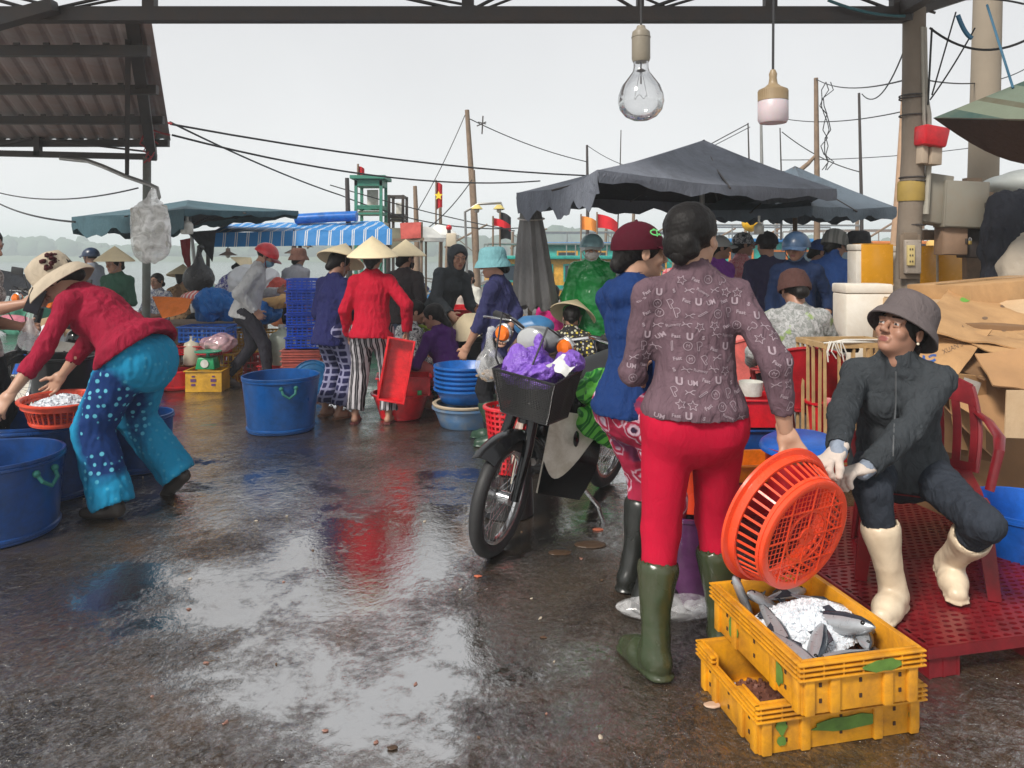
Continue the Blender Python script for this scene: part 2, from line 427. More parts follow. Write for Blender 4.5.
def skin(name, c=(.36, .19, .125)):
    return MT('skin '+name, c, .5, .10, 9, .12, 160, .002, Subsurface_Weight=.08, Subsurface_Radius=(.02, .008, .004), Subsurface_Scale=.05)
LIPS = MT('lips', (.26, .085, .070), .45, .05); EYEW = MT('eye white', (.34, .31, .29), .25, .03); IRIS = MT('dark eye and brow', (.018, .013, .011), .35, .03)
HAIR = None
def hair_mat():
    t = NT('black hair'); co = t.coord(sc=(1, 1, .12)); n = t.noise(co, 190, 3)
    t.bsdf(t.mix(n, (.002, .0018, .0018), (.012, .009, .008)), t.math('MULTIPLY_ADD', n, .3, .38), t.bump(n, .6, .004), Specular_IOR_Level=.28); return t.m
HAIR = hair_mat()
def rotx(a): return Euler((R(a), 0, 0)).to_matrix()
def person(loc, rz, label, h=1.55, male=False, group=None, skc=None, vox=.014,
           hip=.82, hipxy=(0, 0), lean=0, bend=0, side=0, twist=0, hd=(0, 0, 0), neck=0,
           HR=None, HL=None, eR=(.5, -1, -.2), eL=(-.5, -1, -.2), FR=(.1, 0), FL=(-.1, 0), fzR=0, fzL=0, kR=(.1, 1, 0), kL=(-.1, 1, 0), fyR=-8, fyL=8, fpR=0, fpL=0,
           handR='relax', handL='relax', palmR=(-1, 0, 0), palmL=(1, 0, 0), hdirR=None, hdirL=None,
           top=None, slv=2.0, tfat=1.0, sfat=1.0, hem=.05, collar=.03, hood=None, tname='shirt', wr=.005,
           bot=None, bfat=1.0, cuff=.95, bname='trousers', foot='bare', footm=None, hair='bun', hat=None, hatm=None, hatm2=None, hathook=None, hatt=(0, 0, 0), hato=(0, 0, 0),
           mask=None, bust=1, gloves=None, extra=None, bootm=None, boot_h=.30, btop=.05, rets=False, hipw=1.0):
    s = h/1.55; F3 = lambda v: npv(v)
    Rl = Euler((R(-lean), R(side), 0)).to_matrix(); Ru = Euler((R(-lean-bend), R(side), 0)).to_matrix() @ Matrix.Rotation(R(twist), 3, 'Z')
    u1 = npv(Rl@V((0, 0, 1))); f1 = npv(Rl@V((0, 1, 0))); u2 = npv(Ru@V((0, 0, 1))); f2 = npv(Ru@V((0, 1, 0))); x2 = npv(Ru@V((1, 0, 0)))
    pel = np.array([hipxy[0], hipxy[1], hip]); wai = pel+u1*.14; che = wai+u2*.16; shm = che+u2*.125; nb = shm+u2*.035+f2*0
    Hm = Euler((R(hd[0]), R(hd[1]), R(hd[2])), 'XYZ').to_matrix()
    hc = nb+u2*(.045+neck)+f2*.012+npv(Hm@V((0, .018, .088)))
    sh = {'R': shm+x2*.148-u2*.028, 'L': shm-x2*.148-u2*.028}
    hp = {'R': pel+np.array([.085, 0, -.02]), 'L': pel+np.array([-.085, 0, -.02])}
    tgt = {'R': F3(HR) if HR is not None else sh['R']+np.array([.05, .03, -.475]), 'L': F3(HL) if HL is not None else sh['L']+np.array([-.05, .03, -.475])}
    el = {}; wrs = {}; kn = {}; an = {}
    for sd, pole in (('R', eR), ('L', eL)): el[sd], wrs[sd] = ik(sh[sd], tgt[sd], .265, .235, pole)
    for sd, ft, fz, pole in (('R', FR, fzR, kR), ('L', FL, fzL, kL)): kn[sd], an[sd] = ik(hp[sd], (ft[0], ft[1], .085+fz), .375, .37, pole)
    fo = {}
    for sd, fy, fp in (('R', fyR, fpR), ('L', fyL, fpL)): fo[sd] = (Matrix.Rotation(R(fy), 3, 'Z') @ Matrix.Rotation(R(fp), 3, 'X'))
    # ---- body skin
    B = SDF(.025)
    B.cone(pel-u1*.02, wai, .125, .100, f1, 1.35).cone(wai, che, .100, .115, f1, 1.4).cone(che, shm, .115, .085, f2, 1.4)
    B.cone(sh['L'], sh['R'], .042, .042).cone(nb-u2*.03, hc+npv(Hm@V((0, -.025, -.05))), .052, .047, k=.02)
    for sd in 'RL':
        B.cone(sh[sd], el[sd], .043, .034).cone(el[sd], el[sd]*.6+wrs[sd]*.4, .034, .035, k=.01).cone(el[sd]*.6+wrs[sd]*.4, wrs[sd], .035, .0235, k=.01)
        B.cone(hp[sd], kn[sd], .075, .048).cone(kn[sd], kn[sd]*.65+an[sd]*.35, .047, .048, k=.01).cone(kn[sd]*.65+an[sd]*.35, an[sd], .046, .030, k=.01)
        if foot in ('bare', 'sandal'):
            T = lambda p: an[sd]+npv(fo[sd]@V(p)); mr = 1 if sd == 'R' else -1
            B.cone(T((0, -.025, -.05)), T((0, .07, -.05)), .030, .034, k=.02); B.cone(T((0, .06, -.052)), T((0, .125, -.062)), .032, .020, k=.015)
            for q, (tx, tl) in enumerate(((-.022, .165), (-.008, .163), (.004, .157), (.015, .15), (.025, .138))): B.cone(T((tx*mr, .12, -.064)), T((tx*1.1*mr, tl, -.070)), .0105, .009-(q*.0006), k=.004)
    vb, fb = B.mesh(vox); parts = [(vb, fb, np.zeros(len(fb), int))]
    hv, hf, hm = HEADM if male else HEAD
    parts.append((xf(hv, basis(Hm.col[0], Hm.col[1], Hm.col[2], hc)), hf, hm))
    hands = {}
    for sd, kind, palm, hdir in (('R', handR, palmR, hdirR), ('L', handL, palmL, hdirL)):
        d = F3(hdir) if hdir is not None else wrs[sd]-el[sd]; y = V(d/np.linalg.norm(d)); z = -V(palm); z = (z-y*z.dot(y)).normalized(); x = y.cross(z)
        v, f = HANDS[kind]; v = v.copy(); f_ = f
        if sd == 'R': v[:, 0] *= -1; f_ = f[:, ::-1]
        Mh = basis(x, y, z, wrs[sd]); hands[sd] = (v, f_, Mh)
        parts.append((xf(v, Mh, .95), f_, np.zeros(len(f_), int)))
    nv = 0; VV = []; FF = []; MI = []
    for v, f, m in parts: VV.append(v); FF.append(f+nv); MI.append(m); nv += len(v)
    sk = skin(str(skc), skc) if skc else skin('warm brown')
    o = mesh_np('person', np.concatenate(VV)*s, np.concatenate(FF), [sk, LIPS, EYEW, IRIS], None, np.concatenate(MI), loc, R(rz))
    tag(o, label, 'person', group)
    sd0 = random.randint(0, 999)
    def cl(name, S, m, amp=wr, v=None, fr=38):
        def w(p):
            a_ = p@np.array([[1, .25, .45], [-.2, 1, .3], [-.16, -.1, .34]]); n = snoise(a_*fr*1.15, sd0, 2); n2 = snoise(p*np.array([.45, .45, 1.5])*fr*.6, sd0+5, 2); return amp*.75*(2.6*(.22-np.abs(n))**1+1.5*(.2-np.abs(n2))+1.3*snoise(p*fr*.3, sd0+3, 1))
        a, f = S.mesh(v or vox, w if amp else None); return mesh_np(name, a*s, f, m, o)
    # ---- trousers
    if bot:
        S = SDF(.03); S.cone(pel-u1*.03+np.array([0, -.012, 0]), wai-u1*.035, .142*hipw, .118, f1, 1.25)
        for sd in 'RL':
            S.ell(hp[sd]+np.array([-.005 if sd == 'R' else .005, 0, 0])-f1*.035-u1*.02, (.084*hipw, .084*hipw, .090*hipw), None, .05)
            c = kn[sd]+(an[sd]-kn[sd])*cuff; dr = (an[sd]-kn[sd]); dr = dr/np.linalg.norm(dr)
            rt, rk, ra = .090*bfat**.5*hipw**.5, .062*bfat, (.050*(bfat**1.6) if foot != 'boot' else min(.058, .05*bfat))
            S.cone(hp[sd], kn[sd], rt, rk).cone(kn[sd], c, rk, ra, k=.02)
            S.cone(c+dr*ra*1.02, c+dr*ra*4, ra*1.12, ra*1.12, k=.004, sub=True)
        cl(bname, S, bot, .0012 if bname == 'leggings' else wr)
    # ---- shirt
    if top:
        S = SDF(.03); lo = pel-u1*hem
        S.cone(lo-f1*.014, wai, .158*max(tfat, 1.05)*hipw, .126*tfat, f1, 1.12 if hem > .005 else 1.22).cone(wai, che, .124*tfat, .138*tfat**.5, f1, 1.28).cone(che, shm, .138*tfat**.5, .094, f2, 1.3)
        S.cone(lo-u1*.44, lo-u1*.45, .45, .45, k=.004, sub=True)
        S.cone(sh['L'], sh['R'], .052, .052); S.cone(nb-u2*.01, sh['L'], .052, .050); S.cone(nb-u2*.01, sh['R'], .052, .050); S.cone(nb-u2*.02, nb+u2*collar+f2*.006, .062, .056, k=.02)
        S.cone(nb+u2*(collar+.052), nb+u2*(collar+.2), .055, .055, k=.004, sub=True)
        if bust and not male:
            for x in (-1, 1): S.ell(che+x2*x*.062+f2*.068+u2*.0, (.058, .05, .055), None, .05)
        if hood: S.cone(nb-f2*.055-u2*.02-x2*.06, nb-f2*.055-u2*.02+x2*.06, .045, .045, k=.03); S.cone(nb-f2*.075-u2*.05, nb-f2*.085-u2*.12, .055, .03, k=.02)
        for sd in 'RL':
            S.cone(sh[sd], el[sd], .054*sfat**.5, .048*sfat)
            if slv > 1:
                c = el[sd]+(wrs[sd]-el[sd])*(slv-1)*.97; ra = .047*sfat-.010*(slv-1)
                S.cone(el[sd], c, .048*sfat, ra, k=.015); dr = wrs[sd]-el[sd]; dr = dr/np.linalg.norm(dr)
            else:
                c = sh[sd]+(el[sd]-sh[sd])*slv; ra = .05*sfat; dr = (el[sd]-sh[sd]); dr = dr/np.linalg.norm(dr); S.p.pop(); S.cone(sh[sd], c, .058*sfat, .054*sfat)
            S.cone(c+dr*ra*1.0, c+dr*ra*1.8, ra*1.15, ra*1.15, k=.004, sub=True)
        cl(tname, S, top)
    # ---- feet
    if foot in ('shoe', 'boot'):
        fm = footm or bootm
        for sd in 'RL':
            S = SDF(.015); T = lambda p: an[sd]+npv(fo[sd]@V(p)); w = 1 if foot == 'shoe' else 1.28
            S.cone(T((0, -.03, -.045)), T((0, .07, -.048)), .036*w, .038*w, k=.02); S.cone(T((0, .06, -.05)), T((0, .135, -.056)), .039*w, .028*w, k=.02)
            if foot == 'boot':
                S.cone(T((0, -.035, -.074)), T((0, .135, -.074)), .052, .046, npv(fo[sd]@V((0, 0, 1))), 4.5, k=.004)
                dr = (kn[sd]-an[sd]); dr = dr/np.linalg.norm(dr); tp = an[sd]+dr*boot_h
                S.cone(T((0, -.012, -.02)), an[sd]+dr*.10, .050, .048, k=.02).cone(an[sd]+dr*.10, tp, .050, .072, k=.01); S.cone(tp+dr*.052, tp+dr*.2, .064, .064, k=.003, sub=True)
            else: S.cone(T((0, -.02, -.02)), T((0, -.01, .0)), .038, .036)
            S.cut(T((0, 0, -.085)), npv(fo[sd]@V((0, 0, -1))))
            cl(foot, S, fm, .0025 if foot == 'boot' else 0, min(vox, .009), 24)
    if foot == 'sandal':
        for sd in 'RL':
            m = MB(Matrix.Translation(V(an[sd]*s)) @ fo[sd].to_4x4() @ Matrix.Scale(s, 4)); prof = [(-.035, -.06), (-.04, 0), (-.042, .08), (-.038, .14), (-.01, .178), (.02, .17), (.042, .13), (.04, .05), (.034, -.05), (0, -.075)]
            m.prism([(y if sd == 'L' else -y, x) for y, x in prof][::1 if sd == 'L' else -1], -.084, -.070)
            m.tube([(-.038, .07, -.07), (-.02, .075, -.015), (0, .085, -.008), (.02, .075, -.015), (.038, .07, -.07)], .007, 6); m.build('sandal', footm, o)
    # ---- hair / hats in head space
    Mh = basis(Hm.col[0], Hm.col[1], Hm.col[2], hc*s) @ Matrix.Scale(s, 4)
    if hair:
        S = SDF(.02); S.ell((0, -.014, .034), (.083, .101, .086))
        if hair in ('bun', 'pony', 'low'):
            S.cone((0, -.07, -.02), (0, -.095, -.05), .055, .035)
        if hair == 'bun': S.ell((0, -.115, -.045), (.050, .038, .042), None, .01)
        if hair == 'pony': S.cone((0, -.10, -.03), (0, -.125, -.10), .026, .030); S.cone((0, -.125, -.10), (.0, -.11, -.24), .030, .010)
        S.ell((0, .105, -.025), (.066, .085, .090), None, .008, True)
        for x in (-1, 1): S.ell((x*.085, .01, -.04), (.022, .04, .045), None, .006, True)
        if hair == 'short': S.cut((0, 0, -.055), (0, 0, -1))
        ww = lambda p: .0022*snoise(p*np.array([150, 40, 60]), 3, 2)
        a, f = S.mesh(.006 if vox > .01 else .0045, ww); mesh_np('hair', xf(a, Mh), f, HAIR, o)
    if mask:
        S = SDF(.01); S.ell((0, .034, -.055), (.060, .070, .052)); S.cut((0, .0, -.018), (0, -.3, 1)); S.cut((0, .01, 0), (0, -1, 0)); a, f = S.mesh(.006, lambda p: .003*snoise(p*60, 2, 2)); mesh_np('face_mask', xf(a, Mh), f, mask, o)
    if hat:
        m = MB(Mh @ TR(hato, hatt)); cols = [hatm]+([hatm2] if hatm2 else [])
        if hat == 'cone':
            n = 15; pr = [(.222*(1-i/n)+.0012*(i % 2), .035+.178*(i/n)**.93) for i in range(n+1)]; pr[-1] = (0, .213)
            inn = [(.216*(1-i/6), .028+.170*(i/6)**.95) for i in range(7)][::-1]; inn[0] = (0, .198); m.lathe(pr[::-1][0:0]+inn+pr, 40, wob=.006, seed=sd0)
            m.tube([(-.085, 0, .06), (-.08, .02, -.03), (-.05, .045, -.085), (0, .06, -.105), (.05, .045, -.085), (.08, .02, -.03), (.085, 0, .06)], .004, 5, mi=1 if hatm2 else 0); nm = 'conical_hat'
        elif hat == 'bucket':
            pr = [(0, .135), (.05, .134), (.082, .122), (.094, .095), (.100, .045), (.103, .03), (.118, .010), (.127, -.014), (.131, -.026), (.126, -.028), (.114, .002), (.100, .02), (.094, .04), (.086, .09), (.06, .112), (0, .12)]
            m.lathe(pr, 40, sy=1.14, wob=.02, seed=sd0); nm = 'bucket_hat'
        elif hat == 'floppy':
            pr = [(0, .150), (.06, .148), (.092, .13), (.104, .09), (.106, .03), (.135, .02), (.160, -.015), (.170, -.045), (.165, -.047), (.150, -.025), (.13, .005), (.10, .02), (.09, .08), (.05, .12), (0, .13)]
            m.lathe(pr, 40, sy=1.05, wob=.045, seed=sd0); nm = 'floppy_hat'
        elif hat in ('cap', 'helmet', 'beanie'):
            e = .012 if hat == 'cap' else .028; a0 = [(math.sin(t*PI/2/9), math.cos(t*PI/2/9)) for t in range(10)]
            w = .083+e; hh = .092+e; z0 = .028 if hat != 'helmet' else .012
            pr = [(w*x, z0+hh*z) for x, z in a0]+[(w*1.0, z0-.012), (w*.93, z0-.014), (w*.92, z0+.01)]+[(w*.92*x, z0+hh*.92*z) for x, z in a0[::-1]]
            if hat == 'beanie': pr = [(0, .14), (.04, .135), (.075, .115), (.094, .07), (.100, .035), (.104, .03), (.104, -.005), (.096, -.008), (.09, .03), (.07, .09), (0, .12)]
            m.lathe(pr, 36, sy=1.16, wob=.006 if hat != 'helmet' else 0, seed=sd0, M=TR((0, -.012, 0)))
            if hat != 'beanie':
                g = []
                for i in range(11):
                    a = R(-62+124*i/10); rw = []
                    for j in range(6):
                        q = j/5; L = .075 if hat == 'cap' else .055
                        x = math.sin(a)*w*.99; y = math.cos(a)*w*1.15-.012; rw.append((x*(1-.12*q), y+L*q*max(.05, math.cos(a))**.6, z0+.004-.018*q*q-abs(math.sin(a))*.012*(1)-.02*q*(1-math.cos(a))))
                    g.append(rw)
                m.sheet(g, -.004, mi=1 if hatm2 else 0)
            if hat == 'cap': m.ball((0, -.012, z0+hh), .007)
            if hat == 'helmet': m.tube([(-.088, 0, .02), (-.078, .02, -.05), (-.04, .05, -.10), (0, .06, -.112), (.04, .05, -.10), (.078, .02, -.05), (.088, 0, .02)], .005, 5, mi=1 if hatm2 else 0)
            nm = hat if hat != 'helmet' else 'helmet'
        elif hat == 'hoodcap':
            nm = 'hood'
        if hat == 'hoodcap':
            S = SDF(.02); S.ell((0, -.02, .03), (.098, .112, .106)).cone((0, -.03, -.03), (0, -.03, -.13), .09, .075); S.ell((0, .115, -.02), (.070, .115, .100), None, .01, True)
            a, f = S.mesh(.008, lambda p: .004*snoise(p*40, 5, 2)); mesh_np('hood', xf(a, Mh), f, hatm, o)
        else: m.build(nm, cols, o, sharp=60)
    if gloves:
        for sd in 'RL':
            v, f, Mx = hands[sd]; n = vnormals(v, f); g = v+n*.0025; a = xf(g, Mx, .97)
            S = SDF(.01); d = el[sd]-wrs[sd]; d = d/np.linalg.norm(d); S.cone(wrs[sd]-d*.02, wrs[sd]+d*.075, .030, .036); S.cone(wrs[sd]+d*.115, wrs[sd]+d*.2, .04, .04, k=.003, sub=True)
            a2, f2_ = S.mesh(.005, lambda p: .002*snoise(p*90, 5, 2)); mi = np.concatenate([np.zeros(len(f), int), (f2_.mean(1) >= 0).astype(int)*1])
            mesh_np('glove', np.concatenate([a, a2])*s, np.concatenate([f, f2_+len(a)]), gloves, o, mi)

    return o, dict(s=s, hc=hc*s, Mh=Mh, wr=wrs, el=el, sh=sh, nb=nb*s, che=che*s, pel=pel*s, u2=u2, f2=f2, x2=x2, kn=kn, an=an)
def fcam(x, y, d):
    """yaw that makes a figure at pixel x look away from the camera (+Y of the figure)"""
    return 0
# ================================================================== CAMERA, WORLD, LIGHT
cam = bpy.data.cameras.new('camera'); co_ = bpy.data.objects.new('camera', cam); COL.objects.link(co_)
co_.location = (0, 0, H); co_.rotation_euler = (PI/2, 0, 0); cam.sensor_width = 36; cam.lens = FL/1024*36; cam.shift_y = -(384-HY)/1024
cam.clip_start = .05; cam.clip_end = 6000; SC.camera = co_
SUN_EL, SUN_AZ = 44, 222      # degrees; azimuth clockwise from +Y
w = bpy.data.worlds.new('World'); SC.world = w; w.use_nodes = True; nt = w.node_tree; bg = nt.nodes['Background']
sky = nt.nodes.new('ShaderNodeTexSky'); sky.sky_type = 'NISHITA'; sky.sun_disc = False; sky.sun_elevation = R(SUN_EL); sky.sun_rotation = R(SUN_AZ); sky.dust_density = 6; sky.air_density = 1.2
hs = nt.nodes.new('ShaderNodeHueSaturation'); hs.inputs['Saturation'].default_value = .12; nt.links.new(sky.outputs[0], hs.inputs['Color'])
tc = nt.nodes.new('ShaderNodeTexCoord'); sp = nt.nodes.new('ShaderNodeSeparateXYZ'); nt.links.new(tc.outputs['Generated'], sp.inputs[0])
rp = nt.nodes.new('ShaderNodeValToRGB'); nt.links.new(sp.outputs[2], rp.inputs[0]); e = rp.color_ramp.elements
e[0].position = 0; e[0].color = (9.0, 9.0, 9.0, 1); e[1].position = 1; e[1].color = (3.6, 3.7, 3.9, 1); e.new(.20).color = (6.9, 6.95, 7.05, 1); e.new(.34).color = (6.1, 6.15, 6.3, 1); e.new(.60).color = (6.6, 6.7, 6.9, 1)
cn = nt.nodes.new('ShaderNodeTexNoise'); cn.inputs['Scale'].default_value = 1.6; cn.inputs['Detail'].default_value = 4; nt.links.new(tc.outputs['Generated'], cn.inputs['Vector'])
cr = nt.nodes.new('ShaderNodeMapRange'); nt.links.new(cn.outputs[0], cr.inputs[0]); cr.inputs[3].default_value = .82; cr.inputs[4].default_value = 1.20
cm = nt.nodes.new('ShaderNodeMix'); cm.data_type = 'RGBA'; cm.blend_type = 'MULTIPLY'; cm.inputs[0].default_value = 1
nt.links.new(rp.outputs[0], cm.inputs[6]); nt.links.new(cr.outputs[0], cm.inputs[7])
mx = nt.nodes.new('ShaderNodeMix'); mx.data_type = 'RGBA'; mx.inputs[0].default_value = .85   # thick cloud deck over the clear-sky model
nt.links.new(hs.outputs[0], mx.inputs[6]); nt.links.new(cm.outputs[2], mx.inputs[7]); nt.links.new(mx.outputs[2], bg.inputs[0]); bg.inputs[1].default_value = .10
sl = bpy.data.lights.new('sun', 'SUN'); sl.energy = 3.1; sl.angle = R(12); sl.color = (1, .94, .86); so = bpy.data.objects.new('sun', sl); COL.objects.link(so)
sd_ = V((math.sin(R(SUN_AZ))*math.cos(R(SUN_EL)), math.cos(R(SUN_AZ))*math.cos(R(SUN_EL)), math.sin(R(SUN_EL))))
so.rotation_euler = sd_.to_track_quat('Z', 'Y').to_euler()
SC.view_settings.view_transform = 'Standard'; SC.view_settings.look = 'None'; SC.view_settings.exposure = .40; SC.view_settings.gamma = 1
SC.render.engine = 'CYCLES'; SC.cycles.max_bounces = 8; SC.cycles.transparent_max_bounces = 12; SC.cycles.sample_clamp_indirect = 6; SC.cycles.volume_bounces = 2
# ================================================================== GROUND, WATER, SHORE
def ground_mat():
    t = NT('wet concrete'); co = t.coord()
    big = t.noise(co, .55, 5, .6, .6); mid = t.noise(co, 2.6, 6, .65, .4); fine = t.noise(t.coord(sc=(1, .75, 1)), 40, 5, .66, .8); grit = t.noise(co, 120, 3, .7); mic = t.noise(co, 11, 4, .6, .7)
    pud = t.math('ADD', t.math('MULTIPLY', big, .45), t.math('MULTIPLY', mid, .45)); pud = t.math('ADD', pud, t.math('MULTIPLY', t.noise(co, 14, 6, .70, 1.2), .18)); pud = t.math('SUBTRACT', pud, .022)
    # standing puddles lie in the low spots of the slab
    for (px, py, rx, ry, k) in ((350, 575, .70, .45, .13), (110, 610, .55, .35, .12), (560, 500, .75, .8, .13), (430, 680, .5, .3, .07), (650, 740, .5, .25, -.10), (120, 705, .45, .25, -.05), (250, 690, .40, .22, .06), (500, 745, .45, .16, .09), (590, 590, .45, .30, -.13), (300, 500, 1.0, .5, .08)):
        c = G(px, py); tc_ = t.n('ShaderNodeTexCoord'); mp = t.n('ShaderNodeMapping', vector_type='TEXTURE'); mp.inputs['Location'].default_value = (c.x, c.y, 0); mp.inputs['Scale'].default_value = (rx*1.6, ry*1.6, 1); t.l(tc_.outputs['Object'], mp.inputs[0])
        gr = t.n('ShaderNodeTexGradient', gradient_type='SPHERICAL'); t.l(mp.outputs[0], gr.inputs[0]); pud = t.math('ADD', pud, t.math('MULTIPLY', gr.outputs[1], k))
    wet = t.ramp(pud, (.475, 0), (.615, 1)); damp = t.ramp(pud, (.40, 0), (.54, 1))
    col = t.mix(t.ramp(mid, (.35, 0), (.62, 1)), (.016, .0115, .008), (.056, .041, .027))
    col = t.mix(t.ramp(t.noise(co, 1.1, 5, .7, 1), (.50, 0), (.68, .8)), col, (.085, .046, .020))
    col = t.mix(t.math('MULTIPLY', t.ramp(grit, (.5, 0), (.75, 1)), .5), col, (.17, .15, .125)); col = t.mix(t.ramp(fine, (.56, 0), (.66, .7)), col, (.010, .008, .007))
    col = t.mix(t.math('MULTIPLY', wet, .5), col, (.020, .017, .014))
    inv = t.math('SUBTRACT', 1, wet); rough = t.math('MULTIPLY_ADD', inv, .10, .03)
    b1 = t.n('ShaderNodeBump'); t.l(fine, b1.inputs['Height']); t.l(t.math('MULTIPLY_ADD', inv, .74, .07), b1.inputs['Strength']); b1.inputs['Distance'].default_value = .013
    b2 = t.n('ShaderNodeBump'); t.l(mic, b2.inputs['Height']); t.l(t.math('MULTIPLY_ADD', inv, .38, .055), b2.inputs['Strength']); b2.inputs['Distance'].default_value = .03; t.l(b1.outputs[0], b2.inputs['Normal'])
    b3 = t.n('ShaderNodeBump'); t.l(grit, b3.inputs['Height']); t.l(t.math('MULTIPLY', inv, .4), b3.inputs['Strength']); b3.inputs['Distance'].default_value = .003; t.l(b2.outputs[0], b3.inputs['Normal'])
    spk = t.ramp(t.noise(t.coord(sc=(1, .8, 1)), 34, 6, .74, 1.4), (.455, 0), (.54, 1))
    t.bsdf(col, rough, b3.outputs[0], IOR=t.math('MULTIPLY_ADD', wet, 1.6, 1.5), Coat_Weight=t.math('MAXIMUM', wet, t.math('MULTIPLY', t.math('MULTIPLY_ADD', damp, .62, .38), spk)), Coat_Roughness=.025, Coat_IOR=3.6, Coat_Normal=b3.outputs[0]); return t.m
m = MB(); nx_, ny_ = 60, 60
m.add([(-60, -12, 0), (60, -12, 0), (60, 19, 0), (-60, 19, 0), (-60, 19, -1.6), (60, 19, -1.6)], [(0, 1, 2, 3), (3, 2, 5, 4)])
tag(m.build('ground', ground_mat(), smooth=False), kind='structure')
t = NT('river water'); co = t.coord(sc=(1, 2.2, 1)); t.bsdf((.10, .13, .13), .08, t.bump(t.noise(co, .9, 5, .6), .5, .15), IOR=1.33); WATER = t.m
m = MB(); m.add([(-735, 18.6, -1.15), (735, 18.6, -1.15), (735, 565, -1.15), (-735, 565, -1.15)], [(0, 1, 2, 3)]); tag(m.build('water', WATER, smooth=False), kind='structure')
m = MB(); m.add([(-740, -110, -1.9), (740, -110, -1.9), (740, 570, -1.9), (-740, 570, -1.9)], [(0, 1, 2, 3)]); tag(m.build('riverbed', MT('mud', (.12, .1, .07), .9), smooth=False), kind='structure')
# far shore: a low bank and a wooded ridge
FOREST = MT('far forest', (.05, .085, .045), .9, .35, .05, 0, 1)
g = []
xs = np.linspace(-560, 560, 60)
for j, (y, zz) in enumerate(((250, -2), (256, .4), (300, 2.0), (420, 3.0), (600, 3.0))):
    g.append([(x*(y/250), y, zz+(1.2*snoise(np.array([[x*.03, y*.02, 0]]), 4)[0] if j > 1 else 0)) for x in xs])
m = MB(); m.sheet(g, -.5); tag(m.build('far_shore', MT('shore', (.09, .12, .06), .9)), kind='structure')
m = MB(); rs = random.Random(3)
b0 = bmesh.new(); bmesh.ops.create_icosphere(b0, subdivisions=2, radius=1); iv = np.array([v.co[:] for v in b0.verts]); fi = [[v.index for v in f.verts] for f in b0.faces]; b0.free()
for i in range(420):
    x = -330+660*(i+rs.random())/420; y = 258+rs.random()*40; hh = (5.2+2.2*math.sin(x*.021+1)+1.4*math.sin(x*.06)+rs.random()*2.4)*(1.0 if x < 60 else .9)
    n = snoise(iv*2.3+i, i % 17, 3); vv = iv*(1+.30*n[:, None])*np.array([2.6+rs.random()*2.5, 3, hh*.62])+np.array([x, y, .6+hh*.45]); m.add(vv.tolist(), fi)
tag(m.build('far_wood', FOREST), 'hazy line of trees along the far river bank', 'forest', kind='stuff')
m = MB(); g = []
for j, (y, k) in enumerate(((380, 0), (420, .7), (470, 1), (540, .6))):
    g.append([(x*y/400, y, -2+k*(9+5*max(0, min(1, (x-150)/300))+1.5*snoise(np.array([[x*.006, y*.002, 3]]), 6)[0])) for x in np.linspace(-420, 480, 90)])
m.sheet(g, -.5); tag(m.build('hills', MT('hill', (.06, .09, .05), .9, .2, .02, 0, 1)), kind='structure')
# haze
t = NT('haze'); pv = t.n('ShaderNodeVolumePrincipled'); pv.inputs['Color'].default_value = (.90, .98, 1, 1); pv.inputs['Density'].default_value = .0030; pv.inputs['Anisotropy'].default_value = .2
t.l(pv.outputs[0], t.out.inputs['Volume']); m = MB(); m.box((0, 230, 5.75), (1500, 700, 17.5)); HZ = tag(m.build('haze', t.m, smooth=False), 'pale haze over the river thickening towards the far bank', 'haze', kind='stuff')
# ================================================================== METAL SHED, BEAMS, POSTS
RUST = MT('dark steel', (.035, .030, .030), .55, .3, 7, .3, 60, .003, dirt=.6, dcol=(.06, .035, .022)); GALV = MT('galvanised pipe', (.28, .28, .27), .4, .15, 9, .15, 60, .002, Metallic=.6)
ROOFM = MT('corrugated sheet', (.27, .22, .21), .5, .25, 2.2, .2, 30, .004, dirt=.8, dcol=(.20, .10, .07), ds=2.5)
CONC = MT('weathered concrete', (.19, .155, .12), .85, .2, 3, .5, 40, .006, dirt=.5, dcol=(.13, .10, .075), ds=4)
def corr(A, B, Cc, D, pitch=.19, amp=.022, ny=2):
    """corrugated sheet A-B near edge, D-C far edge"""
    A, B, Cc, D = map(V, (A, B, Cc, D)); n = int((B-A).length/pitch*6); nrm = (B-A).cross(D-A).normalized(); g = []
    for i in range(n+1):
        ph = (i % 6); k = (0, 0, .2, 1, 1, .2)[ph]; u = i/n
        g.append([A.lerp(B, u).lerp(D.lerp(Cc, u), v/ny)+nrm*amp*k for v in range(ny+1)])
    return g
def zroof(d): return 3.10-.093*(d-6)
LRN = V((-2.82, 5.75, zroof(5.75))); LRF = V((-4.22, 9.15, zroof(9.15)))
SH = thing('shed_roof', 'rusty corrugated metal shed roof on dark purlins seen from below, upper left', 'shed roof', (-5, 7.5, 0)); o3 = SH.location
LRT = V((-2.77, 5.67, 3.235)); m = MB(); m.sheet(corr(LRT+V((-6.5, 0, 0)), LRT, LRF, LRF+V((-6.5, 0, 0))), .004); m.build('roof_sheet', ROOFM, SH, o3, 20)
for k, d in enumerate((6.0, 7.0, 8.05, 9.08)):
    x = LRN.x+(LRF.x-LRN.x)*(d-5.75)/3.4; m = MB(); m.box((x-3.2, d, zroof(d)-.055), (6.36, .06, .085)); 
    for q in range(26): m.box((x-.35-q*.24, d-.035, zroof(d)-.005), (.05, .012, .016))
    m.build('purlin', RUST, SH, o3)
m = MB(); m.bar(P(131, 12, 5.7), P(152, 158, 9.0), .10, .07); m.bar(P(128, 42, 6.0), P(127, 173, 8.8), .045); m.build('rafter', RUST, SH, o3)
